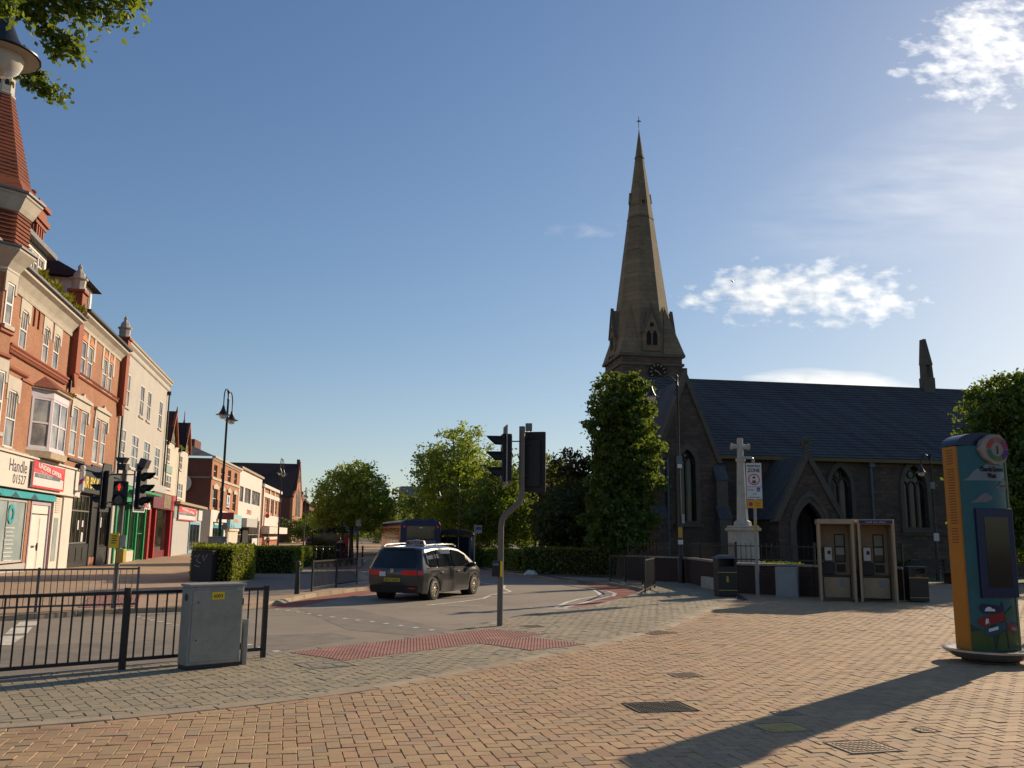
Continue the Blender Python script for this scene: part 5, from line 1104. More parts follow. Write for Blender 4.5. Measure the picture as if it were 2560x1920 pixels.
sp = [("tallest bright green tree on the green behind the crank pole signal", -4.0,72,10.9,3.9,m_lfS,12000),("broad green tree on the green just beyond the tallest one", -5.4,90,9.4,4.8,m_lfA,8000),("dark leafy tree on the green between the tallest tree and the signal heads", -.4,66,8.0,3.4,m_lfA,8000),("deep green tree partly hidden behind the signal heads", 2.6,74,8.8,4.2,m_lfA,9000),("copper leaved tree beside the clipped lime column", 3.95,58,7.5,2.8,m_lfP,8000),("shadowy tree filling the gap beneath the copper leaved tree", 4.0,54,5.2,2.6,m_lfD,7000),("low dark tree behind the bus shelter", -3.4,80,6.2,3.6,m_lfD,6000),("small round tree beyond the bus", -7.6,112,6.6,4.0,m_lfA,5000),("far tree closing the road past the bus", -21,150,8.0,5.5,m_lfB,5000),("far tree at the road end left of the bus", -30,160,6.5,5.0,m_lfA,4000),("far tree beside the end of the shop row", -42,190,6.0,5.0,m_lfB,4000)]
for k, (lab, x, y, h, r_, mat, cnt) in enumerate(sp):
    rr = random.Random(50+k); bl = [((0,0,h*.55),(r_*.95,r_*.95,h*.30)),((0,0,h*.80),(r_*.62,r_*.62,h*.2)),((0,0,h*.36),(r_*.9,r_*.9,h*.2))]
    for q in range(4):
        a = q*1.57+rr.uniform(0,1); bl.append(((r_*.6*math.cos(a),r_*.6*math.sin(a),h*rr.uniform(.32,.66)),(r_*.5,r_*.5,h*.17)))
    tree(lab, x, y, bl, cnt*1.9, .24 if y < 85 else .36, 200+k, mat, h*.45, .2+.01*h, 6, "tree", GT)
# distant wood behind everything
b = B(); rr = random.Random(5)
for k in range(60):
    x = -60+k*2.6+rr.uniform(-1,1); y = 205+rr.uniform(-14,14) if x < -18 else 118+rr.uniform(-10,10)
    h = rr.uniform(4,7.5) if x < -18 else rr.uniform(5.5,8.5)
    crown(b, [((x,y,h*.5),(3.4,3,h*.5))], 560, .5, 900+k, .2)
tag(mk("far_wood", b, m_lfD, kind='stuff'), "dark mass of distant trees closing the view down the road", "trees", kind='stuff')
def hedge(label, pts, h, mat, dens=330, sz=.09, group="clipped hedges", name="hedge", seed=1, round_=.12):
    cx_, cy_ = sum(p[0] for p in pts)/len(pts), sum(p[1] for p in pts)/len(pts); t = thing(name, label, "hedge", (cx_,cy_,gz(cx_,cy_)), 0, group)
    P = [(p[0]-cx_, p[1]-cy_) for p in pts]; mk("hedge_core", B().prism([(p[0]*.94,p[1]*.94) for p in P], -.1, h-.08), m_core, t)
    b = B(); rr = random.Random(seed); n = len(P)
    def lf(p): leaf(b, Vector(p)+Vector((rr.gauss(0,.03),rr.gauss(0,.03),rr.gauss(0,.03))), sz, rr)
    for i in range(n):
        p, q = P[i], P[(i+1)%n]; l = math.hypot(q[0]-p[0], q[1]-p[1])
        for _ in range(int(l*h*dens)):
            f = rr.random(); z = rr.random()*h; k = 1-.10*max(0,(z-h+.18)/.18)*.4; lf(((p[0]+(q[0]-p[0])*f)*k, (p[1]+(q[1]-p[1])*f)*k, z))
    xs = [p[0] for p in P]; ys = [p[1] for p in P]; area = (max(xs)-min(xs))*(max(ys)-min(ys)); m_ = 0
    def inside(x, y):
        c_ = False
        for i in range(n):
            (x0,y0),(x1,y1) = P[i], P[(i+1)%n]
            if (y0 > y) != (y1 > y) and x < (x1-x0)*(y-y0)/(y1-y0)+x0: c_ = not c_
        return c_
    for _ in range(int(area*dens*1.1)):
        x, y = rr.uniform(min(xs),max(xs)), rr.uniform(min(ys),max(ys))
        if inside(x,y): lf((x,y,h-.02+rr.uniform(-.05,.05)))
    mk("foliage", b, mat, t, kind='stuff'); return t
hedge("golden green clipped hedge wrapped round a dark cabinet", [(-11.3,31.9),(-9.75,31.6),(-9.6,33.4),(-10.4,36.5),(-12.6,36.2)], 1.22, m_hedgeY, 420, .085, seed=1)
hedge("long clipped hedge behind the golden one", [(-12.6,40.2),(-9.85,40.8),(-10.35,44.8),(-13.2,44.5)], 1.15, m_hedge, 330, .09, seed=2)
hedge("dark clipped hedge third along the shop pavement", [(-15.0,52.2),(-12.2,52.9),(-12.8,58),(-15.8,57.5)], 1.12, m_hedge, 240, .11, seed=3)
hedge("small clipped hedge beyond the black bollards", [(-15.4,61.5),(-12.0,62.2),(-12.6,67),(-16.2,66.5)], 1.1, m_hedge, 200, .12, seed=4)
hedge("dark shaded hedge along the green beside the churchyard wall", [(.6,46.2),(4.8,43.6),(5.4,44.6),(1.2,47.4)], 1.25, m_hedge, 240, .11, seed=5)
hedge("long dark hedge bordering the green behind the bus stop", [(-3.4,66),(.4,49.5),(1.4,50),(-2.0,68)], 1.15, m_hedge, 170, .13, seed=6)
hedge("rough shrubs along the foot of the church wall", [(14.2,46.6),(22,47.8),(22,48.6),(14.2,47.4)], .8, m_hedge, 160, .12, seed=7, name="shrubs")
hedge("low shrubs beside the church porch path", [(9.3,33),(11.2,34),(11.0,36),(9.0,35)], .75, m_hedge, 160, .12, seed=8, name="shrubs")
# ---------------------------------------------------------------- street furniture
m_blk = plain("black_paint", (0.014,0.014,0.015), 0.42, 0.35, 5, dirt=0.1)
m_blk2 = plain("signal_black", (0.010,0.010,0.011), 0.55, 0.3, 5)
m_gpole = plain("grey_brown_pole", (0.13,0.115,0.095), 0.5, 0.2, 5)
m_gal = plain("galvanised", (0.30,0.30,0.29), 0.5, 0.25, 4, metal=0.3)
m_cab = plain("grey_cabinet_paint", (0.25,0.25,0.22), 0.55, 0.25, 2.6, 0.1, dirt=0.5)
m_cab2 = plain("light_cabinet_paint", (0.26,0.27,0.27), 0.6, 0.2, 2, dirt=0.5)
m_dkcab = plain("dark_cabinet_paint", (0.026,0.026,0.03), 0.6, 0.3, 2)
m_tyel = plain("tag_yellow", (0.72,0.50,0.02), 0.5, 0.1, 5)
m_gold = plain("gold_band", (0.42,0.27,0.03), 0.5, 0.15, 5)
m_redlit = plain("red_signal_lit", (0.6,0.02,0.01), 0.5, 0.1, 5, emit=((1.0,0.03,0.015), 0.9))
m_lens = glass("signal_lens", (0.012,0.012,0.013), 0.15, 0.5)
railing("black pedestrian guardrail with thick post beside the big grey cabinet", (-4.72,11.17), (-3.33,12.35), 0.0, .93, .118, 9, "guardrail", .011, False, m_blk, .022)
railing("black pedestrian guardrail running out of the picture beside the road", (-7.75,8.6), (-4.735,11.155), 0.0, .93, .118, 1.99, "guardrail", .011, False, m_blk, .022, ends=False)
pq = mk("post", B().cyl((0,0,-.05),(0,0,.97),.045,n=10), m_blk, [o for o in C.objects if o.name.startswith("guardrail")][0], bev=.004)
m_grl = plain("grey_guardrail", (0.10,0.10,0.105), 0.5, 0.2, 5)
railing("thin grey guardrail across the road in front of the white shop", (-13.0,15.6), (-9.81,18.75), 0.0, .88, .125, 2.24, "guardrail", .008, False, m_grl, .016)
railing("thin grey guardrail ending at the far pedestrian signal", (-9.81,18.75), (-8.15,19.75), 0.0, .88, .125, 2.2, "guardrail", .008, False, m_grl, .016)
railing("dark guardrail by the lone bollard and the dark people carrier", (-5.75,26.2), (-5.2,30.6), 0.0, .88, .11, 2.2, "guardrail", .009, False, m_blk, .018)
railing("short pale guardrail return beside the dark people carrier", (-5.2,30.6), (-4.75,31.9), 0.0, .88, .11, 2.2, "guardrail", .009, False, m_gal, .018)
railing("black guardrail at the kerb corner nearest the litter bin", (4.05,27.0), (4.85,30.2), 0.0, 1.0, .12, 1.6, "guardrail", .009, False, m_blk, .018)
railing("black guardrail on the curve below the clipped lime column", (4.8,32.6), (3.95,35.5), 0.0, 1.0, .12, 1.5, "guardrail", .009, False, m_blk, .018)
railing("short black guardrail bridging the kerb curve by the brick wall", (4.85,30.2), (4.8,32.6), 0.0, 1.0, .12, 1.3, "guardrail", .009, False, m_blk, .018, ends=False)
# big cabinet
cb_ = thing("traffic_cabinet", "large weathered grey steel traffic cabinet tagged 6003 on the near pavement", "cabinet", (-3.92,11.10,0), R(41.9))
mk("body", B().box(0,.70,0,.27,.05,.99), m_cab, cb_, bev=.012); mk("plinth", B().box(.01,.69,.01,.26,-.02,.05), m_dkcab, cb_); mk("lid", B().box(-.015,.715,-.02,.285,.99,1.02), m_cab2, cb_, bev=.006)
mk("door", B().box(.03,.68,-.012,0,.09,.95), m_cab, cb_, bev=.006); mk("hinge", B().cyl((.69,-.008,.2),(.69,-.008,.28),.008,n=6).cyl((.69,-.008,.75),(.69,-.008,.83),.008,n=6), m_dkcab, cb_)
mk("number_plate", B().box(.27,.43,-.018,-.012,.83,.92), m_tyel, cb_); text("lettering", "6003", .062, m_ink, cb_, (.35,-.019,.852), align='CENTER', sx_=1.0, bold=.0004, ext=.001)
mk("lock", B().cyl((.62,-.02,.52),(.62,-.012,.52),.012,n=8), m_gal, cb_); mk("side_disc", B().cyl((-.006,.12,.86),(0,.12,.86),.045,n=12), m_blk, cb_); mk("maker_label", B().box(.55,.62,-.014,-.012,.925,.935), m_teal, cb_); mk("screw", B().cyl((.1,-.018,.8),(.1,-.012,.8),.01,n=6).cyl((.1,-.018,.35),(.1,-.012,.35),.01,n=6), m_dkcab, cb_)
sb = thing("meter_pillar", "slim pale grey pillar box tucked beside the big cabinet", "cabinet", (-3.40,11.66,0), R(41.9)); mk("body", B().box(0,.06,0,.16,0,.56), m_cab2, sb, bev=.006); mk("seam", B().box(.01,.05,-.004,0,.05,.5), m_cab, sb)
# small cabinets
c2 = thing("utility_cabinet", "small light grey utility cabinet in front of the churchyard wall", "cabinet", (7.70,26.12,0), R(-26)); mk("body", B().box(0,.62,0,.32,.04,.84), m_cab2, c2, bev=.012); mk("base", B().box(-.01,.63,-.01,.33,-.02,.04), m_cab, c2); mk("door_seam", B().box(.04,.58,-.008,0,.12,.8).box(.04,.58,-.01,-.008,.14,.15), m_cab2, c2); mk("lock", B().cyl((.31,-.016,.6),(.31,-.008,.6),.02,n=8), m_gal, c2)
c3 = thing("dark_cabinet", "dark graffitied cabinet set into the golden green hedge", "cabinet", (-11.12,31.35,gz(0,31.3)), R(-6)); mk("body", B().box(0,.74,0,.5,0,1.02), m_dkcab, c3, bev=.015); mk("lid", B().box(-.02,.76,-.02,.52,1.02,1.06), m_dkcab, c3)
b = B()
for P in ([(.1,.85),(.28,.93),(.16,.72),(.34,.62)],[(.4,.9),(.44,.7),(.56,.92)],[(.12,.55),(.3,.5)]): b.tube([(x,-.006,z) for x, z in P],.008,4)
mk("graffiti", b, m_signw, c3)
c4 = thing("feeder_pillar", "light grey pillar box at the foot of the twin lamp", "cabinet", (-12.75,38.6,gz(0,38.6)), R(-8)); mk("body", B().box(-.32,.32,0,.4,0,1.55), m_cab2, c4, bev=.015); mk("lid", B().box(-.35,.35,-.03,.43,1.55,1.6), m_cab2, c4)
# bollard
bo = thing("bollard", "single dark bollard with flared cap beside the crossing", "bollard", (-5.92,25.1,0), 0); mk("shaft", B().lathe([(.075,-.05),(.07,.3),(.055,.72),(.052,.74)],12), m_blk, bo, smooth=True); mk("cap", B().lathe([(.06,.74),(.075,.76),(.075,.82),(.062,.84),(.065,.87),(.045,.9),(.01,.91)],12), plain("brown_paint",(0.05,0.03,0.02)), bo, smooth=True)
# row of black bollards far down the pavement
bk = thing("bollard", "black finial topped bollard in the row before the small far hedge", "bollard", (0,0,0), 0, "black bollards down the shop pavement"); mk("shaft", B().lathe([(.09,-.3),(.09,.05),(.07,.1),(.055,1.0)],8), m_blk, bk); mk("finial", B().lathe([(.055,1.0),(.09,1.05),(.05,1.12),(.07,1.2),(.01,1.28)],8), m_blk, bk)
for k in range(9):
    x, y = -11.3+k*.16, 52.0+k*1.1
    if k == 0: bk.location = (x,y,gz(x,y))
    else: tree_copy(bk, (x,y,gz(x,y)), 0)
# lamps
m_globe = MT("lamp_globe"); m_globe.set(Roughness=0.2, Transmission_Weight=0.45, IOR=1.05, Base_Color=(0.85,0.82,0.75,1)); m_globe = m_globe.m
m_bulb = plain("frosted_bulb", (0.6,0.55,0.45), 0.4, .1, 5)
m_shade = plain("lamp_shade_paint", (0.025,0.027,0.03), 0.35, 0.3, 5); m_refl = plain("shade_underside", (0.46,0.40,0.32), 0.45, 0.15, 3)
def lantern(t, x, y, z, k=1.0):     # z: rim height
    sh = mk("lamp_shade", B().lathe([(.03*k,.42*k),(.05*k,.38*k),(.07*k,.28*k),(.12*k,.16*k),(.17*k,.08*k),(.19*k,.04*k),(.31*k,.0),(.31*k,-.012*k),(.2*k,.015*k)],20,Matrix.Translation((x,y,z))), m_shade, t, smooth=True)
    mk("reflector", B().lathe([(.295*k,-.014*k),(.19*k,.0),(.05*k,.05*k)],20,Matrix.Translation((x,y,z-.004))), m_refl, sh, smooth=True)
    mk("globe", B().lathe([(.175*k,.0),(.18*k,-.05*k),(.15*k,-.13*k),(.09*k,-.18*k),(.01*k,-.195*k)],16,Matrix.Translation((x,y,z))), m_globe, t, smooth=True); mk("bulb", B().lathe([(.01,.0),(.05*k,-.02*k),(.055*k,-.09*k),(.01,-.12*k)],10,Matrix.Translation((x,y,z))), m_bulb, t, smooth=True)
def swan(b, x0, y0, z0, dx, dy, rise, r_=.025):
    P = []; 
    for k in range(15):
        a = math.pi*k/14; P.append((x0+dx*(1-math.cos(a))/2, y0+dy*(1-math.cos(a))/2, z0+rise*math.sin(a)*(1.0 if a < 1.57 else 1.0)))
    b.tube(P, r_, 8)
def lamp_post(label, x, y, h, arms, group=None, k=1.0, shade_z=None, extras=True, r0=.075):
    t = thing("street_lamp", label, "street lamp", (x,y,gz(x,y)), 0, group)
    mk("post", B().lathe([(r0*1.7,-.1),(r0*1.7,.9),(r0*1.25,.95),(r0*1.2,1.1),(r0,1.15),(r0*.75,h*.55),(r0*.6,h-.35),(r0*.75,h-.33),(r0*.75,h-.28),(r0*.5,h-.25),(r0*.5,h)],12), m_blk, t, smooth=True)
    mk("post_collar", B().lathe([(r0*.95,h*.55-.03),(r0*.95,h*.55+.03)],10), m_blk, t); mk("post_finial", B().lathe([(.035,h),(.055,h+.05),(.03,h+.1),(.01,h+.16)],8), m_blk, t)
    for dx, dy, drop in arms:
        b = B(); l = math.hypot(dx,dy); swan(b, 0, 0, h-.35, dx, dy, .45); b.tube([(0,0,h-.75),(dx*.12,dy*.12,h-.6),(0.02*dx,0.02*dy,h-.36)],.016,6); b.tube([(dx,dy,h-.35),(dx,dy,h-.35-drop)],.025,8); mk("bracket_arm", b, m_blk, t, smooth=True)
        lantern(t, dx, dy, h-.35-drop-.42*k, k)
    return t
LG = "street lamps along the shop pavement"
lamp_post("black twin lantern street lamp rising behind the golden hedge", -12.9, 39.6, 8.05, [(.12,-.95,.35),(-.10,.95,.35)], LG)
lamp_post("second twin lantern street lamp beside the tall brick hall", -19.1, 73.5, 8.05, [(.12,-.95,.35),(-.10,.95,.35)], LG)
lamp_post("third twin lantern street lamp past the gabled hall", -27.5, 119, 8.05, [(.12,-.95,.35),(-.10,.95,.35)], LG)
lamp_post("farthest twin lantern street lamp at the end of the shop row", -38.0, 172, 8.05, [(.12,-.95,.35),(-.10,.95,.35)], LG)
lp = lamp_post("black swan neck street lamp in front of the church transept", 6.55, 34.4, 7.95, [(-1.05,-.1,.0)])
mk("notice_plate", B().box(-.10,.12,-.09,-.07,4.55,4.85), m_signgrey, lp); mk("notice_plate", B().box(-.07,.1,-.09,-.07,4.38,4.53), m_signw, lp); mk("sticker", B().cyl((0,0,1.45),(0,0,1.62),.1,n=10), m_signw, lp); mk("yellow_band", B().cyl((0,0,1.7),(0,0,2.1),.085,n=10), m_gold, lp); mk("meter_box", B().box(.05,.16,-.08,.04,2.25,2.6), m_gal, lp)
lp = lamp_post("thin black swan neck lamp against the church window", 19.2, 40.3, 5.55, [(-.5,-.1,.0)], r0=.055, k=.9); mk("notice_plate", B().box(-.12,.12,-.09,-.07,1.75,2.1), m_signw, lp); mk("notice_plate", B().box(-.1,.1,-.09,-.07,4.1,4.4), m_gal, lp)
lamp_post("slim lamp in front of the trees on the green", -3.4, 58.0, 5.2, [(-1.3,.1,.0)], r0=.05, k=.8)
lamp_post("close swan neck lamp reaching in from outside the picture", -5.5, 6.2, 6.13, [(1.40,.28,.0)], k=.92)
# ---- signals
def head(t, cx, cy, zt, rz, aspects=3, w=.30, lit=None, board=True, white=None, visor=.30, sz=.30, names=("signal_head",)):
    M_ = Matrix.Translation((cx,cy,0)) @ Matrix.Rotation(rz,4,'Z'); h = sz*aspects      # faces -y
    hd = mk("signal_head", B().box(-w/2,w/2,-.08,.10,zt-h,zt,M_), m_blk2, t, bev=.01)
    if board:
        mk("backing_board", B().box(-w/2-.10,w/2+.10,-.012,.0,zt-h-.10,zt+.16,M_), m_blk2, hd)
        e = .02; x0, x1, z0, z1 = -w/2-.10, w/2+.10, zt-h-.10, zt+.16
        mk("board_edge", B().box(x0-.004,x0+e,-.016,.004,z0,z1,M_).box(x1-e,x1+.004,-.016,.004,z0,z1,M_).box(x0+e,x1-e,-.016,.004,z0-.004,z0+e,M_).box(x0+e,x1-e,-.016,.004,z1-e,z1+.004,M_), m_signw if white else (m_gal if white is None else m_blk2), hd)
    for k in range(aspects):
        zc = zt-sz*(k+.5); r_ = sz*.36
        mk("lens", B().add([(r_*math.cos(q*.393),-.086,zc+r_*math.sin(q*.393)) for q in range(16)],[tuple(range(16))],M_), m_lens, hd)
        if lit == k:   # the standing man, lit
            mk("red_man", B().add([(.02*math.cos(q*.785),-.09,zc+.055+.02*math.sin(q*.785)) for q in range(8)],[tuple(range(8))],M_).add([(-.034,-.09,zc+.03),(.034,-.09,zc+.03),(.03,-.09,zc-.02),(.02,-.09,zc-.025),(.017,-.09,zc-.075),(-.017,-.09,zc-.075),(-.02,-.09,zc-.025),(-.03,-.09,zc-.02)],[tuple(range(8))[::-1]],M_), m_redlit, hd)
        n = 13; vs = []; 
        for q in range(n):
            a = R(-20)+R(220)*q/(n-1); ca, sa = math.cos(a), math.sin(a); R_ = r_*1.14; d_ = visor*(.35+.65*max(0,(sa+.35)/1.35))
            vs += [(R_*ca,-.08,zc+R_*sa),(R_*ca*.97,-.08-d_,zc+R_*sa*.97)]
        mk("visor", B().add(vs,[(2*q,2*q+1,2*q+3,2*q+2) for q in range(n-1)],M_), m_blk2, hd)
    return hd
sg = thing("traffic_signal", "grey crank pole traffic signal with heads turned away beside the red slabs", "traffic signal", (-.18,16.92,0), 0)
mk("pole", B().tube([(0,0,-.1),(0,0,1.82),(.02,0,1.95),(.09,0,2.05),(.28,0,2.22),(.36,0,2.32),(.385,0,2.45),(.385,0,3.74)],.057,12), m_gpole, sg, smooth=True)
head(sg, .07,-.02,3.58, R(-82), 3); hd2 = head(sg, .60,.22,3.5, R(168), 3, white=False)  # first head's pale board rim stands in for sunlight on its edge
mk("bracket", B().cyl((.1,0,3.45),(.385,0,3.45),.012,n=6).cyl((.1,0,2.72),(.385,0,2.72),.012,n=6).cyl((.385,0,3.4),(.6,.18,3.4),.012,n=6).cyl((.385,0,2.8),(.6,.18,2.8),.012,n=6), m_blk2, sg)
b = B(); b.tube([(.16,0,3.3),(.22,.02,3.15),(.3,0,3.2),(.36,0,3.05)],.014,6); mk("cable", b, m_blk2, sg)
mk("backplate_strip", B().box(.165,.195,-.02,.10,2.62,3.56), m_gal, sg)
dt = mk("detector", B().box(.45,.58,-.06,.08,3.66,3.80), plain("detector_grey",(0.15,0.14,0.125)), sg, bev=.01); mk("detector_legs", B().cyl((.48,0,3.52),(.48,0,3.68),.008,n=5).cyl((.55,0,3.52),(.55,0,3.68),.008,n=5), m_blk2, dt)
pb = mk("push_button_box", B().box(-.16,-.005,-.10,.06,.90,1.18), m_blk2, sg, bev=.01); mk("yellow_edge", B().box(-.005,.035,-.10,.0,.90,1.18), m_tyel, pb); mk("display", B().box(-.14,-.03,-.105,-.10,1.10,1.15), m_signgrey, pb)
s2_ = thing("traffic_signal", "dark pedestrian signal cluster showing a red man before the shops", "traffic signal", (-8.68,19.85,0), 0)
mk("pole", B().tube([(0,0,-.1),(0,0,3.15)],.055,10), m_gpole, s2_, smooth=True)
head(s2_, -.42,.05,3.0, R(-88), 3, .27, white=False, visor=.26, sz=.27); head(s2_, .02,-.20,2.76, R(6), 2, .27, 0, False, sz=.27, visor=.14); head(s2_, .36,.02,3.0, R(82), 3, .27, white=True, visor=.26, sz=.27)
mk("bracket", B().cyl((-.35,0,2.92),(.35,0,2.92),.014,n=6).cyl((-.35,0,2.3),(.35,0,2.3),.014,n=6), m_blk2, s2_)
mk("detector", B().box(-.12,.05,-.1,.1,3.02,3.16).add([(-.2,-.1,3.3),(.04,-.1,3.3),(-.02,-.1,3.18),(-.14,-.1,3.18),(-.2,.1,3.3),(.04,.1,3.3),(-.02,.1,3.18),(-.14,.1,3.18)],[(0,1,2,3),(7,6,5,4),(0,4,5,1),(1,5,6,2),(2,6,7,3),(3,7,4,0)]).cyl((-.08,0,3.1),(-.08,0,3.2),.02,n=6), m_blk2, s2_); mk("detector", B().box(.1,.26,-.14,.1,3.0,3.2,Matrix.Rotation(R(18),4,'Y')@Matrix.Translation((-.75,0,.05))), plain("detector_brown",(0.05,0.04,0.04)), s2_)
yp = mk("yellow_notice", B().box(-.14,.06,-.16,-.14,1.30,1.62), m_tyel, s2_); b = B()
for k in range(4): b.box(-.10,.02-.02*(k%2),-.163,-.16,1.55-.05*k,1.57-.05*k)
mk("notice_lines", b, m_ink, yp, kind='stuff'); mk("grey_notice", B().box(.07,.20,-.12,-.10,1.32,1.58), m_gal, s2_); mk("push_button_box", B().box(.02,.17,-.12,.04,.98,1.28), m_gold, s2_, bev=.01)
# ---- pedestrian zone sign
zs = thing("zone_sign", "pedestrian zone sign on a grey pole in front of the memorial", "sign", (7.27,26.45,0), R(-3))
mk("pole", B().cyl((0,0,-.1),(0,0,4.0),.042,n=10), m_gal, zs, smooth=True); mk("pole_base", B().cyl((0,0,-.1),(0,0,.9),.062,n=10), m_gal, zs, smooth=True)
sp_ = mk("sign_panel", B().box(-.24,.22,-.08,-.06,2.80,3.88), m_signw, zs); mk("panel_edge", B().box(-.25,-.24,-.085,-.05,2.5,3.89).box(.22,.23,-.085,-.05,2.5,3.89).box(-.24,.22,-.085,-.05,3.88,3.89), m_blk, zs)
mk("yellow_panel", B().box(-.24,.22,-.08,-.06,2.54,2.78), plain("sign_amber",(0.62,0.30,0.015)), zs)
text("lettering", "PEDESTRIAN", .085, m_ink, sp_, (-.01,-.083,3.76), align='CENTER', sx_=.78, ext=.001, bold=.002); text("lettering", "ZONE", .15, m_ink, sp_, (-.01,-.083,3.61), align='CENTER', sx_=.85, ext=.001, bold=.004)
mk("red_ring", B().ring([(-.01+.17*math.cos(q*.262),3.39+.17*math.sin(q*.262)) for q in range(24)],[(-.01+.14*math.cos(q*.262),3.39+.14*math.sin(q*.262)) for q in range(24)],-.084,-.08), m_signred, sp_)
mk("vehicle_symbol", B().box(-.065,.045,-.083,-.08,3.29,3.34).box(-.05,-.03,-.083,-.08,3.265,3.29).box(.01,.03,-.083,-.08,3.265,3.29).box(-.05,.03,-.083,-.08,3.35,3.37).slab([(-.06,3.42),(.04,3.42),(.02,3.46),(-.01,3.5),(-.04,3.46)],-.083,-.08), m_ink, sp_)
mk("divider", B().box(-.24,.22,-.083,-.08,3.165,3.175), m_ink, sp_); text("lettering", "Except", .075, m_ink, sp_, (-.2,-.083,3.06), ext=.001, sx_=.8); text("lettering", "and", .075, m_ink, sp_, (-.01,-.083,2.94), align='CENTER', ext=.001); text("lettering", "permit holders", .07, m_ink, sp_, (-.01,-.083,2.84), align='CENTER', sx_=.88, ext=.001)
bl = mk("blue_badge", B().box(.06,.16,-.083,-.08,3.03,3.15), m_blue, sp_); mk("wheelchair_symbol", B().ring([(.108+.028*math.cos(q*.785),3.065+.028*math.sin(q*.785)) for q in range(8)],[(.108+.019*math.cos(q*.785),3.065+.019*math.sin(q*.785)) for q in range(8)],-.085,-.083).box(.10,.108,-.085,-.083,3.08,3.125).box(.1,.128,-.085,-.083,3.085,3.092), m_signw, bl)
mk("no_waiting_disc", B().cyl((-.13,-.084,2.66),(-.13,-.08,2.66),.062,n=16), m_signred, zs); mk("no_waiting_centre", B().cyl((-.13,-.087,2.66),(-.13,-.084,2.66),.046,n=16), m_blue, zs); mk("no_waiting_bar", B().box(-.006,.006,-.0895,-.087,-.05,.05,Matrix.Translation((-.13,0,2.66))@Matrix.Rotation(R(-45),4,'Y')), m_signred, zs)
text("lettering", "At any", .06, m_ink, zs, (.07,-.082,2.68), align='CENTER', sx_=.8, ext=.001); text("lettering", "time", .06, m_ink, zs, (.07,-.082,2.60), align='CENTER', sx_=.8, ext=.001)
mk("sign_light", B().tube([(0,0,3.95),(-.02,-.1,4.02),(-.1,-.25,4.02)],.02,6).box(-.45,-.08,-.32,-.2,3.98,4.06), m_gal, zs); mk("yellow_band", B().cyl((0,0,1.85),(0,0,2.15),.05,n=10), m_gold, zs)
# ---- litter bins
bn = thing("litter_bin", "black litter bin with sloped lid beside the zone sign pole", "litter bin", (6.2,25.95,0), R(3))
mk("body", B().box(-.27,.27,-.25,.25,.03,.86), m_blk, bn, bev=.015); mk("hood_frame", B().box(-.27,-.21,-.25,.25,.86,1.08).box(.21,.27,-.25,.25,.86,1.08).box(-.21,.21,.19,.25,.86,1.08), m_blk, bn); mk("lid", B().add([(-.31,-.29,1.08),(.31,-.29,1.08),(.31,.29,1.08),(-.31,.29,1.08),(-.17,-.15,1.17),(.17,-.15,1.17),(.17,.15,1.17),(-.17,.15,1.17)],[(3,2,1,0),(4,5,6,7),(0,1,5,4),(1,2,6,5),(2,3,7,6),(3,0,4,7)]), plain("lid_grey",(0.10,0.10,0.11)), bn); mk("gold_band", B().box(-.273,.273,-.254,-.25,.68,.70).box(-.273,.273,-.254,-.25,.18,.20), m_gold, bn); mk("emblem", B().slab([(-.04,.42),(.04,.42),(.03,.56),(-.02,.6)],-.254,-.25), m_gold, bn); mk("foot", B().box(-.25,.25,-.23,.23,-.02,.03), m_dkcab, bn)
bn = thing("litter_bin", "black square litter bin with slot opening beside the phone boxes", "litter bin", (11.08,24.55,0), R(-8))
mk("body", B().box(-.25,.25,-.23,.23,.02,.72), m_blk, bn, bev=.01); mk("top_frame", B().box(-.25,-.17,-.23,.23,.72,.92).box(.17,.25,-.23,.23,.72,.92).box(-.17,.17,-.23,-.19,.72,.77).box(-.17,.17,-.23,.23,.90,.92).box(-.17,.17,.19,.23,.72,.77), m_blk, bn); mk("top_plate", B().box(-.26,.26,-.24,.24,.92,.945), m_blk, bn); mk("gold_band", B().box(-.253,.253,-.234,-.23,.64,.66).box(-.253,.253,-.234,-.23,.12,.135), m_gold, bn); text("lettering", "Litter", .07, m_gold, bn, (0,-.235,.675), align='CENTER', ext=.001)
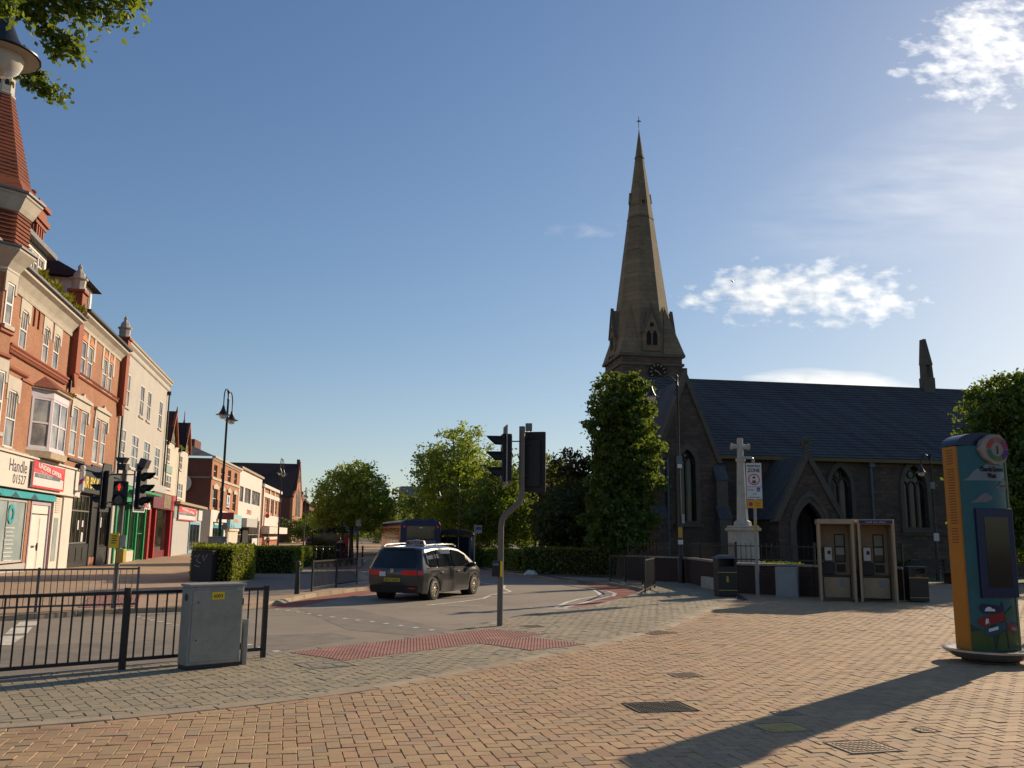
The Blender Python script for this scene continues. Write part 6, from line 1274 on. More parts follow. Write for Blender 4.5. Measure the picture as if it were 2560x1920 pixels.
# ---- phone boxes
m_ph = plain("stained_warm_lit_steel", (0.34,0.25,0.16), 0.45, 0.25, 1.2, 0.05, metal=0.25, dirt=0.35); m_phin = plain("phone_box_warm_lit_back", (0.31,0.21,0.12), 0.5, 0.3, 1.0, dirt=0.4)  # brown base includes warm bounce off the sunlit plaza, over the stains
def phone_box(label, x, y, rz, top_blue):
    t = thing("phone_box", label, "phone box", (x,y,0), rz, "phone boxes"); w, d_, h = .44, .42, 2.2
    mk("side_panel", B().box(-w,-w+.05,-d_,d_,.06,h-.1), m_ph, t); mk("side_panel", B().box(w-.05,w,-d_,d_,.06,h-.1), m_ph, t)
    for sx_ in (-1,1): mk("front_post", B().box(sx_*w-.03,sx_*w+.03,-d_-.05,-d_+.02,-.02,h-.06), m_ph, t, bev=.01)
    mk("back_panel", B().box(-w+.05,w-.05,d_-.04,d_,.06,h-.1), m_phin, t); mk("roof", B().box(-w-.03,w+.03,-d_-.06,d_+.03,h-.14,h), m_ph, t, bev=.02)
    if top_blue:
        fb = mk("blue_header", B().box(-w+.02,w-.02,-d_-.066,-d_-.06,h-.12,h-.03), plain("header_blue",(0.014,0.02,0.09)), t); text("lettering", "e-mail  text  phone", .06, m_signw, fb, (0,-d_-.068,h-.095), align='CENTER', ext=.001, sx_=1.1)
    yb = d_-.04
    sh = mk("lower_panel", B().box(-w+.12,w-.09,yb-.3,yb-.26,.08,.62), m_ph, t); mk("panel_frame", B().box(-w+.07,-w+.11,yb-.31,yb,.06,.68).box(w-.085,w-.05,yb-.31,yb,.06,.68).box(-w+.11,w-.085,yb-.31,yb,.63,.68), m_blk, t); mk("panel_sticker", B().box(.08,.22,yb-.304,yb-.30,.36,.58), plain("sticker_grey",(0.22,0.25,0.26)), t)
    mk("shelf_block", B().box(-w+.1,-.02,yb-.32,yb,.70,1.02), m_dkcab, t); mk("dark_vent", B().box(.06,.28,yb-.05,yb,.76,.97), m_dkcab, t)
    ph = mk("telephone", B().box(-w+.17,-.06,yb-.16,yb,1.06,1.44), plain("telephone_steel",(0.36,0.36,0.37),.35,.15,4,metal=.5), t, bev=.015); mk("keypad", B().box(-.18,-.10,yb-.168,yb-.16,1.24,1.34), m_dkcab, ph); mk("handset", B().box(-w+.10,-w+.18,yb-.2,yb-.1,1.12,1.42), m_blk, ph, bev=.02)
    b = B(); b.tube([(-w+.14,yb-.15,1.12),(-w+.13,yb-.2,.95),(-w+.18,yb-.16,.85),(-.2,yb-.16,1.05)],.008,5); mk("cord", b, m_gal, ph)
    fr = mk("notice_frame", B().box(.02,.05,yb-.03,yb,1.02,1.80).box(.27,.30,yb-.03,yb,1.02,1.80).box(.05,.27,yb-.03,yb,1.77,1.80).box(.05,.27,yb-.03,yb,1.43,1.47).box(.05,.27,yb-.03,yb,1.02,1.06), m_dkcab, t); mk("notice", B().box(.05,.27,yb-.01,yb-.004,1.47,1.77), plain("notice_buff",(0.26,0.24,0.19)), fr); mk("notice", B().box(.05,.27,yb-.01,yb-.004,1.23,1.43), plain("notice_pale",(0.40,0.37,0.32)), fr); mk("notice", B().box(.05,.27,yb-.01,yb-.004,1.06,1.23), plain("notice_brown",(0.12,0.08,0.05)), fr)
    return t
phone_box("stained steel phone box with plain pale header", 8.98, 24.75, R(-15), False)
phone_box("stained steel phone box with blue header strip", 9.99, 24.55, R(-14), True)
# ---- information totem
m_tor = plain("totem_orange", (0.36,0.135,0.006), 0.45, 0.08, 3); m_ttl = plain("totem_teal", (0.010,0.085,0.10), 0.35, 0.25, 2.2); m_tcl = plain("totem_cloud", (0.15,0.18,0.19), 0.4, 0.08, 3); m_tnv = plain("totem_navy", (0.006,0.012,0.05), 0.3, 0.2, 3); m_tgr = plain("totem_green", (0.04,0.075,0.008), 0.4, 0.3, 3); m_tdg = plain("totem_dark_green", (0.008,0.03,0.02), 0.4, 0.2, 3)
TT = thing("information_totem", "tall orange and teal information totem on a round steel base", "sign", (6.67,12.66,0), R(10))
w, d_ = .37, .13
def fr_y(x): return -d_-.09*(1-(x/w)**2)      # bowed front face
n = 12; xs = [-w+2*w*k/n for k in range(n+1)]
b = B(); vs = [(x, fr_y(x), z) for z in (.17,2.98) for x in xs]+[(x, d_, z) for z in (.17,2.98) for x in xs]; N_ = n+1
b.add(vs, [(k,k+1,N_+k+1,N_+k) for k in range(n)]+[(2*N_+k+1,2*N_+k,3*N_+k,3*N_+k+1) for k in range(n)]+[(N_+k,N_+k+1,3*N_+k+1,3*N_+k) for k in range(n)])
mk("front_casing", b, m_ttl, TT, smooth=True)
mk("orange_side", B().box(-w-.035,-w,-d_-.01,d_+.02,.17,2.98), m_tor, TT, bev=.008); mk("pale_edge", B().box(w,w+.025,-d_-.01,d_+.02,.17,2.98), plain("totem_lime_edge",(0.22,0.25,0.10)), TT)
b = B()
for k in range(34):
    if k == 6: continue
    b.box(-w-.037,-w-.035,-.08,.06,1.62+.038*k if k < 28 else 1.66+.038*k,1.634+.038*k if k < 28 else 1.674+.038*k)
mk("vent_slots", b, plain("slot_brown",(0.12,0.045,0.004)), TT, kind='stuff')
b = B(); P = [(x, 2.98+.20*math.sqrt(max(0,1-((x-.06)/(w+.06))**2)) if x > -w else 2.98) for x in xs]
mk("curved_roof", B().slab([(-w-.05,2.985)]+[(x,2.985) for x in (w+.04,)]+[(.0+(w+.04)*math.cos(q*math.pi/14), 2.985+.19*math.sin(q*math.pi/14)) for q in range(1,14)], -d_-.05, d_+.05), m_tnv, TT)
def decal(nm, pts, mat, lift=.004, parent=TT):
    pts = [(x*.86, z) for x, z in pts]
    b = B(); v = []
    for x, z in pts: v.append((x, fr_y(x)-lift, z))
    c_ = (sum(p[0] for p in pts)/len(pts), sum(p[1] for p in pts)/len(pts))
    # fan of narrow strips so that the print follows the bowed face
    b2 = B(); X0, X1 = min(p[0] for p in pts), max(p[0] for p in pts); K = 10
    for k in range(K):
        a, e = X0+(X1-X0)*k/K, X0+(X1-X0)*(k+1)/K; q = list(pts)
        for lim, sg_ in ((a,1),(e,-1)):
            o_ = []
            for i in range(len(q)):
                p, r_ = q[i], q[(i+1)%len(q)]; dp, dr = sg_*(p[0]-lim), sg_*(r_[0]-lim)
                if dp >= 0: o_.append(p)
                if (dp >= 0) != (dr >= 0): t_ = dp/(dp-dr); o_.append((p[0]+(r_[0]-p[0])*t_, p[1]+(r_[1]-p[1])*t_))
            q = o_
            if len(q) < 3: break
        if len(q) >= 3: b2.add([(x, fr_y(x)-lift, z) for x, z in q], [tuple(range(len(q)))])
    return mk(nm, b2, mat, parent)
ell = lambda cx, cz, a, c_, n=18: [(cx+a*math.cos(2*math.pi*q/n), cz+c_*math.sin(2*math.pi*q/n)) for q in range(n)]
eye = [(-.12,2.93),(-.05,3.06),(.08,3.14),(.22,3.14),(.30,3.05),(.34,2.93),(.30,2.80),(.22,2.72),(.10,2.72),(-.04,2.80)]
ec = mk("eye_panel", B().slab(eye, -d_-.145, -d_-.05), plain("totem_cream",(0.30,0.235,0.19)), TT)
cols = [(0.30,0.03,0.10),(0.33,0.12,0.10),(0.35,0.05,0.03),(0.05,0.13,0.07),(0.10,0.16,0.03),(0.10,0.03,0.16)]
for k in range(6):
    a0, a1 = k*math.pi/3, (k+1)*math.pi/3-.06; P = [(.16+.17*math.cos(a0+(a1-a0)*q/5), 2.93+.17*math.sin(a0+(a1-a0)*q/5)) for q in range(6)]+[(.16+.10*math.cos(a1+(a0-a1)*q/5), 2.93+.10*math.sin(a1+(a0-a1)*q/5)) for q in range(6)]
    mk("ring_segment", B().slab(P, -d_-.150, -d_-.145), plain("ring_colour_%s" % "abcdef"[k], cols[k]), ec)
text("lettering", "i", .16, m_ink, ec, (.16,-d_-.149,2.87), align='CENTER', ext=.002, bold=.004)
decal("cloud_print", [(-.38,2.49),(.30,2.49),(.40,2.57),(.36,2.64),(.26,2.67),(.22,2.73),(.10,2.76),(-.02,2.71),(-.08,2.65),(-.16,2.66),(-.24,2.60),(-.30,2.53)], m_tcl)
decal("cloud_print", [(.14,2.38),(.42,2.38),(.42,2.50),(.30,2.50),(.24,2.44)], plain("totem_cloud_pink",(0.17,0.15,0.155)), .006)
decal("cloud_print", [(-.30,2.18),(-.02,2.19),(.0,2.21),(.08,2.22),(.06,2.27),(-.04,2.32),(-.12,2.29),(-.2,2.23)], MATS["totem_cloud_pink"])
for s_, z, k in (("Church Green",2.62,.095),("West",2.53,.095)): text("lettering", s_, k, m_ink, TT, (.08,fr_y(.08)-.012,z), align='CENTER', sx_=.64, ext=.004, bold=.002)
text("lettering", "www.redditchbc.gov.uk", .03, plain("totem_small_print",(0.12,0.10,0.11)), TT, (.23,fr_y(.23)-.012,2.41), align='CENTER', ext=.003, sx_=.62)
scr = mk("screen_surround", B().slab([(-.22,.88),(.35,.88),(.35,2.10),(-.22,2.10)], -d_-.110, -d_-.03), m_tnv, TT, bev=.01); mk("screen", B().box(-.11,.26,-d_-.114,-d_-.110,1.02,1.98), glass("dark_screen",(0.012,0.010,0.008),.12,.5), scr)
decal("hill_print", [(-.43,.18),(.43,.18),(.43,.52),(.3,.56),(.1,.50),(-.1,.52),(-.25,.44),(-.43,.52)], m_tdg); decal("hill_print", [(-.43,.18),(-.1,.18),(-.12,.40),(-.25,.45),(-.43,.42)], m_tgr, .006); decal("hill_print", [(-.08,.18),(.43,.18),(.43,.5),(.2,.48),(.0,.40)], m_tgr, .007)
decal("signpost_print", [(.14,.2),(.18,.2),(.10,.82),(.07,.82)], m_ink, .009)
for P, mt in (([(-.30,.74),(-.26,.80),(.08,.77),(.08,.68),(-.24,.67)],m_tnv),([(-.33,.56),(-.29,.61),(.10,.70),(.12,.58),(-.26,.49),(-.32,.52)],plain("print_red",(0.20,0.008,0.01))),([(-.28,.42),(-.22,.47),(.12,.57),(.14,.46),(-.16,.36)],m_tealD),([(.11,.66),(.32,.78),(.36,.68),(.14,.58)],plain("print_green",(0.03,0.08,0.03))),([(.14,.56),(.38,.50),(.40,.42),(.32,.38),(.15,.46)],m_dkred)): decal("fingerboard_print", P, mt, .011)
decal("car_print", [(-.22,.70),(-.05,.70),(-.06,.73),(-.10,.735),(-.13,.76),(-.18,.755),(-.21,.73)], m_signw, .013); decal("walker_print", [(-.22,.52),(-.20,.53),(-.18,.55),(-.16,.52),(-.17,.56),(-.17,.60),(-.21,.60),(-.22,.56)], m_signw, .013); decal("label_print", [(-.18,.425),(-.02,.46),(-.02,.50),(-.18,.465)], m_signw, .013); decal("bus_print", [(.24,.45),(.36,.43),(.36,.47),(.24,.49)], m_tcl, .013)
m_base = plain("brushed_steel", (0.35,0.34,0.34), 0.3, 0.15, 4, metal=0.85)
mk("base_dish", B().lathe([(.26,.02),(.44,.06),(.56,.13),(.60,.16),(.60,.185),(.56,.19),(.5,.17),(.05,.16)],32), m_base, TT, smooth=True); mk("base_foot", B().lathe([(.36,-.02),(.36,.03),(.30,.05)],20), m_dkcab, TT)
bt = thing("crushed_bottle", "crumpled clear plastic bottle left on the totem base", "litter", (7.13,12.53,.19), R(30)); mk("bottle", B().tube([(-.10,0,.03),(-.06,.01,.04),(.0,.02,.055),(.06,.0,.04),(.10,-.01,.03),(.13,-.01,.025)],[.02,.034,.03,.036,.02,.012],8), plain("pale_plastic",(0.42,0.42,0.38),.2,.1,9), bt, smooth=True)
# ---- bench, bus shelter, stop
bc = thing("bench", "dark bench in the shade below the church window", "bench", (17.2,36.6,gz(0,36)), R(9))
for k in range(4): mk("seat_slat", B().box(-.9,.9,-.3+.13*k,-.19+.13*k,.42,.46), m_blk, bc)
for k in range(3): mk("back_slat", B().box(-.9,.9,.24+.03*k,.27+.03*k,.55+.14*k,.66+.14*k), m_blk, bc)
for x in (-.75,.75): mk("leg", B().box(x-.04,x+.04,-.3,.3,-.05,.42).box(x-.04,x+.04,.22,.3,.42,.95), m_blk, bc)
bs = thing("bus_shelter", "small dark bus shelter with domed roof on the green side", "bus shelter", (-3.6,60.0,gz(0,60)), R(-8)); mk("roof", B().slab([(-1.5,2.05),(1.3,2.05),(1.1,2.25),(.3,2.42),(-.5,2.42),(-1.3,2.25)],-.8,.8), m_blk, bs)
for x in (-1.2,0,1.05): mk("post", B().box(x-.05,x+.05,.55,.65,-.1,2.05), m_blk, bs)
mk("glass_panel", B().box(-1.2,1.05,.58,.60,.4,1.9), m_glD, bs); mk("advert_panel", B().box(.95,1.1,-.6,.5,.2,1.95), m_signgrey, bs); mk("seat", B().box(-1.0,.9,.2,.5,.45,.52), m_redp, bs); mk("timetable", B().box(-.6,-.4,-.56,-.54,1.0,1.4), m_tyel, bs); mk("front_post", B().box(-.55,-.48,-.6,-.53,-.1,2.05), m_blk, bs)
sp2 = thing("bus_stop_flag", "tall grey pole with bus stop flag beside the shelter", "sign", (-2.15,54.0,gz(0,54)), 0); mk("pole", B().cyl((0,0,-.1),(0,0,2.62),.045,n=8), m_gal, sp2); mk("flag", B().box(.05,.42,-.02,.02,2.12,2.58), m_gal, sp2); mk("flag_print", B().box(.08,.39,-.024,-.02,2.3,2.5), m_blue, sp2)
bs2 = thing("bus_shelter", "glass bus shelter under the lone plane tree with red advert", "bus shelter", (-13.4,66.8,gz(0,66)), R(10)); mk("roof", B().slab([(-1.6,2.1),(1.4,2.1),(1.0,2.4),(0,2.5),(-1.0,2.35)],-.7,.7), m_dkcab, bs2); mk("advert_panel", B().box(.9,1.3,-.5,.5,.1,1.95), m_redp, bs2); mk("glass_panel", B().box(-1.4,.9,.5,.53,.3,1.95), m_glD, bs2)
for x in (-1.4,.85): mk("post", B().box(x-.05,x+.05,.5,.6,-.1,2.1), m_dkcab, bs2)
av = thing("advert_board", "pale framed poster board on the far pavement", "sign", (-14.9,71,gz(0,70)), R(8)); mk("frame", B().box(-.5,.5,-.1,.1,.1,1.9), m_cab2, av); mk("poster", B().box(-.38,.38,-.11,-.1,.6,1.75), plain("poster_red",(0.3,0.1,0.08),.5,.6,2), av)
bsn = thing("blue_canopy", "blue flat topped shelter far down the shop pavement", "shelter", (-27,132,gz(0,132)), R(8)); mk("roof", B().box(-1.2,4.6,-.8,.8,2.1,3.6), plain("canopy_blue",(0.012,0.09,0.24)), bsn)
for x in (-.9,4.3): mk("post", B().box(x-.1,x+.1,-.1,.1,-.2,2.1), m_dkcab, bsn)
tp = thing("sign_post", "slim dark post near the lone plane tree", "sign post", (-10.9,64.0,gz(0,64)), 0); mk("pole", B().cyl((0,0,-.1),(0,0,3.2),.05,n=8), m_gpole, tp); mk("plate", B().box(-.2,.2,-.06,-.03,2.6,3.1), m_gal, tp)
lw = thing("low_wall", "low pale retaining wall across the far pavement behind the bus", "wall", (-9.4,74,gz(0,74)), R(4)); mk("masonry", B().box(-3.6,3.2,-.15,.15,-.1,.42), m_cream, lw); mk("coping", B().box(-3.65,3.25,-.2,.2,.42,.5), m_kerb, lw)
lt = thing("litter_bag", "crumpled white litter on the pavement below the dark hedge", "litter", (.95,41.9,gz(0,42)), .3); mk("bag", B().tube([(-.3,0,.05),(-.1,.05,.12),(.15,-.02,.1),(.35,.0,.04)],[.05,.14,.12,.04],7), m_signw, lt)
# ---------------------------------------------------------------- vehicles
m_car = MT("dark_metallic_paint"); m_car.set(Base_Color=(0.026,0.027,0.029,1), Metallic=0.35, Roughness=0.32, Coat_Weight=0.7, Coat_Roughness=0.08, Specular_IOR_Level=0.4); m_car = m_car.m
m_cgl2 = glass("car_glass", (0.008,0.009,0.009), 0.03, 0.6); m_rub2 = plain("tyre_rubber", (0.016,0.015,0.014), 0.85, 0.2, 6, 0.2); m_all = plain("alloy", (0.42,0.37,0.28), 0.4, 0.12, 5, metal=0.6); m_chr = plain("bright_trim", (0.55,0.53,0.5), 0.2, 0.05, 5, metal=0.9)
m_tail = MT("tail_light"); m_tail.set(Base_Color=(0.42,0.006,0.008,1), Roughness=0.12, Emission_Color=(1,0.02,0.02,1), Emission_Strength=0.04); m_tail = m_tail.m
m_plastic = plain("black_plastic", (0.012,0.012,0.012), 0.55, 0.2, 5)
def lerp_tab(tab, x):
    for (a, va), (b_, vb) in zip(tab, tab[1:]):
        if x <= b_: return va + (vb-va)*max(0,(x-a)/(b_-a))
    return tab[-1][1]
def people_carrier(x, y, z, heading):
    t = thing("people_carrier", "dark grey people carrier taxi braking at the crossing", "car", (x,y,z), -heading)
    Lh, W2, sc = 2.30, .92, 1.0; arch = [(-1.42,.365),(1.44,.365)]
    ys = sorted(set([-2.30,-2.26,-2.2,-2.1,-1.95]+[-1.9+.1*k for k in range(41)]+[2.15,2.22,2.28,2.30]+[a[0]+.37*s_ for a in arch for s_ in (-1,1)]))
    hw = [(-2.30,.78),(-2.2,.87),(-1.9,.915),(0,.92),(1.6,.905),(2.1,.82),(2.30,.66)]; belt = [(-2.30,.90),(-1.9,.925),(0,.905),(1.0,.87),(1.6,.82),(2.1,.70),(2.30,.56)]
    roof = [(-2.30,1.48),(-2.0,1.50),(-1.2,1.545),(-.2,1.555),(.45,1.51),(.9,1.36),(1.25,1.17),(1.55,.985),(1.9,.90),(2.15,.80),(2.30,.62)]
    rings = []
    for yv in ys:
        w = lerp_tab(hw,yv); zb = .20+.06*max(0,(abs(yv)-1.9)/.4); ar = 0
        for ac, rr in arch:
            if abs(yv-ac) < .385: zb = max(zb, .31+math.sqrt(max(0,.385**2-(yv-ac)**2)))
        zbelt = max(lerp_tab(belt,yv), zb+.05); zr = max(lerp_tab(roof,yv), zbelt+.015); k = min(1,(zr-zbelt)/.62)
        wr = w-.20*k; pts = [(w*.97,zb),(w*1.0,zb+(zbelt-zb)*.4),(w*1.0,zb+(zbelt-zb)*.75),(w*.985,zbelt),(w*.985+(wr-w*.985)*.55,zbelt+(zr-zbelt)*.55),(wr,zr-.055*k-.004),(wr-.10,zr-.012*k-.001),(wr*.5,zr+.012*k),(0,zr+.02*k)]
        P = []
        for q, (px, pz) in enumerate(pts):
            yo = yv
            if yv < -1.85:      # tailgate leans forward towards the roof
                f = (-1.85-yv)/.45; yo = yv + f*.36*max(0,(pz-.92)/.6) + f*.05*max(0,(.5-pz)/.3)
            P.append((px, yo, pz))
        rings.append(P+[(-p[0],p[1],p[2]) for p in P[-2::-1]])
    M_ = len(rings[0]); body = B(); sideg = {1:B(), -1:B()}; wind = B(); vs = [p for r_ in rings for p in r_]; fb = []; fs = {1:[], -1:[]}; fw_ = []
    for i in range(len(ys)-1):
        ym = (ys[i]+ys[i+1])/2
        for j in range(M_-1):
            f = (i*M_+j, (i+1)*M_+j, (i+1)*M_+j+1, i*M_+j+1); jj = j if j < M_//2 else M_-2-j
            fb.append(f)
    body.add(vs, fb)
    # rear end, bowed slightly backwards in the middle
    r0 = rings[0]; H_ = M_//2; ev = []; ef = []
    for q in range(H_+1):
        a = r0[q]; ev += [(a[0]*(1-2*s_/6), a[1]-.10*(1-(1-2*s_/6)**2), a[2]) for s_ in range(7)]
    for q in range(H_): ef += [(q*7+s_, (q+1)*7+s_, (q+1)*7+s_+1, q*7+s_+1) for s_ in range(6)]
    body.add(ev, ef); r1 = rings[-1]; ev = [r1[q] for q in range(H_+1)]+[(-r1[q][0],r1[q][1],r1[q][2]) for q in range(H_+1)]
    body.add(ev, [(q, H_+1+q, H_+2+q, q+1) for q in range(H_)]); mk("body", body, m_car, t, smooth=True)
    mk("underside", B().box(-.8,.8,-2.1,2.1,.22,.36).box(-.78,.78,-2.0,1.2,.36,.8), m_plastic, t)
    def skin(yv, f, off=.022, side=1):      # point on the flank, f 0 belt .. 1 roof edge
        w = lerp_tab(hw,yv); zb = lerp_tab(belt,yv); zr = lerp_tab(roof,yv); k = min(1,(zr-zb)/.62); wr = w-.20*k; zt_ = zr-.055*k-.004; zmid = zb+(zr-zb)*.55
        z_ = zb+(zt_-zb)*f; x_ = w*.985+(wr-w*.985)*.55*(z_-zb)/max(.01,zmid-zb) if z_ < zmid else w*.985+(wr-w*.985)*(.55+.45*(z_-zmid)/max(.01,zt_-zmid))
        yo = yv
        if yv < -1.85: yo = yv+(-1.85-yv)/.45*.36*max(0,(z_-.92)/.6)
        return (side*(x_+off), yo, z_)
    for side in (1,-1):
        for nm, ya, yb_, f0, f1a, f1b in (("quarter_window",-1.92,-1.28,.08,.84,.93),("side_window",-1.22,-.24,.06,.93,.93),("side_window",-.18,.86,.06,.93,.86),("front_quarter_window",.90,1.22,.06,.80,.20)):
            b = B(); n_ = 8
            for i in range(n_):
                y0, y1 = ya+(yb_-ya)*i/n_, ya+(yb_-ya)*(i+1)/n_; t0, t1 = f1a+(f1b-f1a)*i/n_, f1a+(f1b-f1a)*(i+1)/n_
                b0 = f0 if nm != "quarter_window" or i > 1 else f0+.22*(1-i/2)
                b1 = f0 if nm != "quarter_window" or i > 0 else f0+.11
                for q in range(4):
                    b.quad(skin(y0,b0+(t0-b0)*q/4,.024,side), skin(y1,b1+(t1-b1)*q/4,.024,side), skin(y1,b1+(t1-b1)*(q+1)/4,.024,side), skin(y0,b0+(t0-b0)*(q+1)/4,.024,side))
            mk(nm, b, m_cgl2, t, smooth=True)
        mk("belt_trim", B().tube([skin(-1.9+.1*k,.03,.016,side) for k in range(31)],.010,5), m_chr, t)
        mk("crease_line", B().tube([(side*(lerp_tab(hw,-2.2+.1*k)+.004),-2.2+.1*k,.80-.012*k/4) for k in range(40)],.007,5), m_chr if False else m_car, t)
        for yv in (-.21,-1.25,.98): mk("door_seam", B().tube([(side*(lerp_tab(hw,yv)+.002),yv+(0 if z_ < .9 else 0),z_) for z_ in (.3,.5,.7,.86)],.006,4), m_plastic, t)
        mk("roof_rail", B().tube([(side*.66,-1.75,1.53),(side*.67,-1.6,1.585),(side*.675,-.6,1.615),(side*.675,.2,1.60),(side*.67,.42,1.53)],.022,6), m_chr, t, smooth=True)
        for yv in (-.42,-1.05+.62*0-.35+.62): pass
        for yv in (-1.02,.12): mk("door_handle", B().box(min(side*.92,side*.955),max(side*.92,side*.955),yv-.09,yv+.09,.775,.805), m_plastic, t, bev=.008)
        mk("door_mirror", B().box(min(side*.90,side*1.10),max(side*.90,side*1.10),.98,1.10,.90,1.04), m_car, t, bev=.03)
        [mk("wheel_arch_lining", B().cyl((side*.55,q,.33),(side*.86,q,.33),.37,n=18), m_plastic, t) for q in (-1.42,1.44)]
        for yv in (-1.42,1.44):
            wh = mk("wheel", B().cyl((side*.70,yv,.325),(side*.80,yv,.325),.20,n=16), m_plastic, t); Mw = Matrix.Translation((side*.79,yv,.325)) @ Matrix.Rotation(R(90)*side,4,'Y')
            mk("tyre", B().lathe([(.22,-.11),(.30,-.105),(.325,-.07),(.325,.07),(.305,.105),(.225,.112),(.215,.09)],24,Mw), m_rub2, wh, smooth=True)
            b = B().lathe([(.222,.07),(.222,.108),(.195,.112),(.19,.07)],24,Mw).lathe([(.055,.05),(.055,.095),(.03,.105),(.01,.105)],12,Mw)
            for k in range(10): b.box(.04,.20,-.015 if k%2 else -.02,.015 if k%2 else .02,.075,.098,Mw@Matrix.Rotation(k*math.pi/5,4,'Z'))
            mk("rim", b, m_all, wh, smooth=False)
            mk("rim_dish", B().lathe([(.195,.03),(.02,.05)],20,Mw), m_dark, wh)
    def rear(px, z_, off=.0):      # point on the tailgate
        w0 = lerp_tab(hw,-2.3); yo = -2.30+.36*max(0,(z_-.92)/.6)+.05*max(0,(.5-z_)/.3)
        k = min(1,max(0,(z_-.90)/.58)); wl = w0*.985-.20*k; f = px/wl; return (px, yo-.10*(1-f*f)-off, z_)
    def rpatch(nm, outl, mat, off=.008, nx=12, parent=t):     # (x0,x1) per z row
        b = B()
        for (z0,a0,c0),(z1,a1,c1) in zip(outl, outl[1:]):
            for k in range(nx): b.quad(rear(a0+(c0-a0)*k/nx,z0,off),rear(a0+(c0-a0)*(k+1)/nx,z0,off),rear(a1+(c1-a1)*(k+1)/nx,z1,off),rear(a1+(c1-a1)*k/nx,z1,off))
        return mk(nm, b, mat, parent, smooth=True)
    rpatch("rear_window", [(.94,-.66,.66),(.98,-.70,.70),(1.2,-.655,.655),(1.40,-.565,.565),(1.45,-.50,.50)], m_cgl2)
    rpatch("rear_spoiler", [(1.46,-.56,.56),(1.50,-.5,.5)], m_plastic, .05)
    for s_ in (1,-1):
        rpatch("tail_light", [(.74,min(s_*.34,s_*.74),max(s_*.34,s_*.74)),(.80,min(s_*.30,s_*.765),max(s_*.30,s_*.765)),(.87,min(s_*.32,s_*.755),max(s_*.32,s_*.755))], m_tail, .02, 8)
        mk("tail_light_wrap", B().quad((s_*.79,-2.30,.74),(s_*.885,-2.17,.76),(s_*.885,-2.17,.87),(s_*.78,-2.29,.87)), m_tail, t)
    mk("licence_badge", B().box(-.40,-.20,-2.425,-2.405,.70,.83), m_signw, t); 
    np_ = rpatch("number_plate", [(.55,-.26,.26),(.655,-.26,.26)], plain("plate_yellow",(0.50,0.34,0.02)), .012); text("lettering", "BX17 NGU", .095, m_ink, np_, (0,-2.415,.568), align='CENTER', ext=.001, sx_=.98)
    mk("badge", B().ring([(.055*math.cos(q*.524),.86+.055*math.sin(q*.524)) for q in range(12)],[(.042*math.cos(q*.524),.86+.042*math.sin(q*.524)) for q in range(12)],-2.42,-2.40).slab([(-.035,.885),(-.02,.885),(0,.84),(.02,.885),(.035,.885),(.005,.82),(-.005,.82)],-2.42,-2.405), m_chr, t)
    rpatch("rear_bumper", [(.25,-.72,.72),(.33,-.775,.775),(.43,-.775,.775)], m_plastic, .03); rpatch("bumper_reflector", [(.36,.5,.7),(.39,.5,.7)], m_tail, .035, 4)
    ts = mk("taxi_sign", B().slab([(-.34,1.57),(.34,1.57),(.28,1.71),(.0,1.735),(-.28,1.71)],-1.05,-.92), plain("taxi_sign_white",(0.42,0.36,0.33)), t, bev=.015); mk("sign_band", B().box(-.27,.27,-1.056,-1.05,1.60,1.69), m_dkred, ts); text("lettering", "TAXI", .10, m_signw, ts, (0,-1.058,1.61), align='CENTER', sx_=1.7, ext=.001)
    mk("windscreen", B().quad((-.62,.95,1.36),(.62,.95,1.36),(.74,1.50,1.02),(-.74,1.50,1.02)), m_cgl2, t)
    return t
pcar = people_carrier(-2.36, 26.35, -0.11, R(21.3)); pcar.scale = (.94,.94,.94)
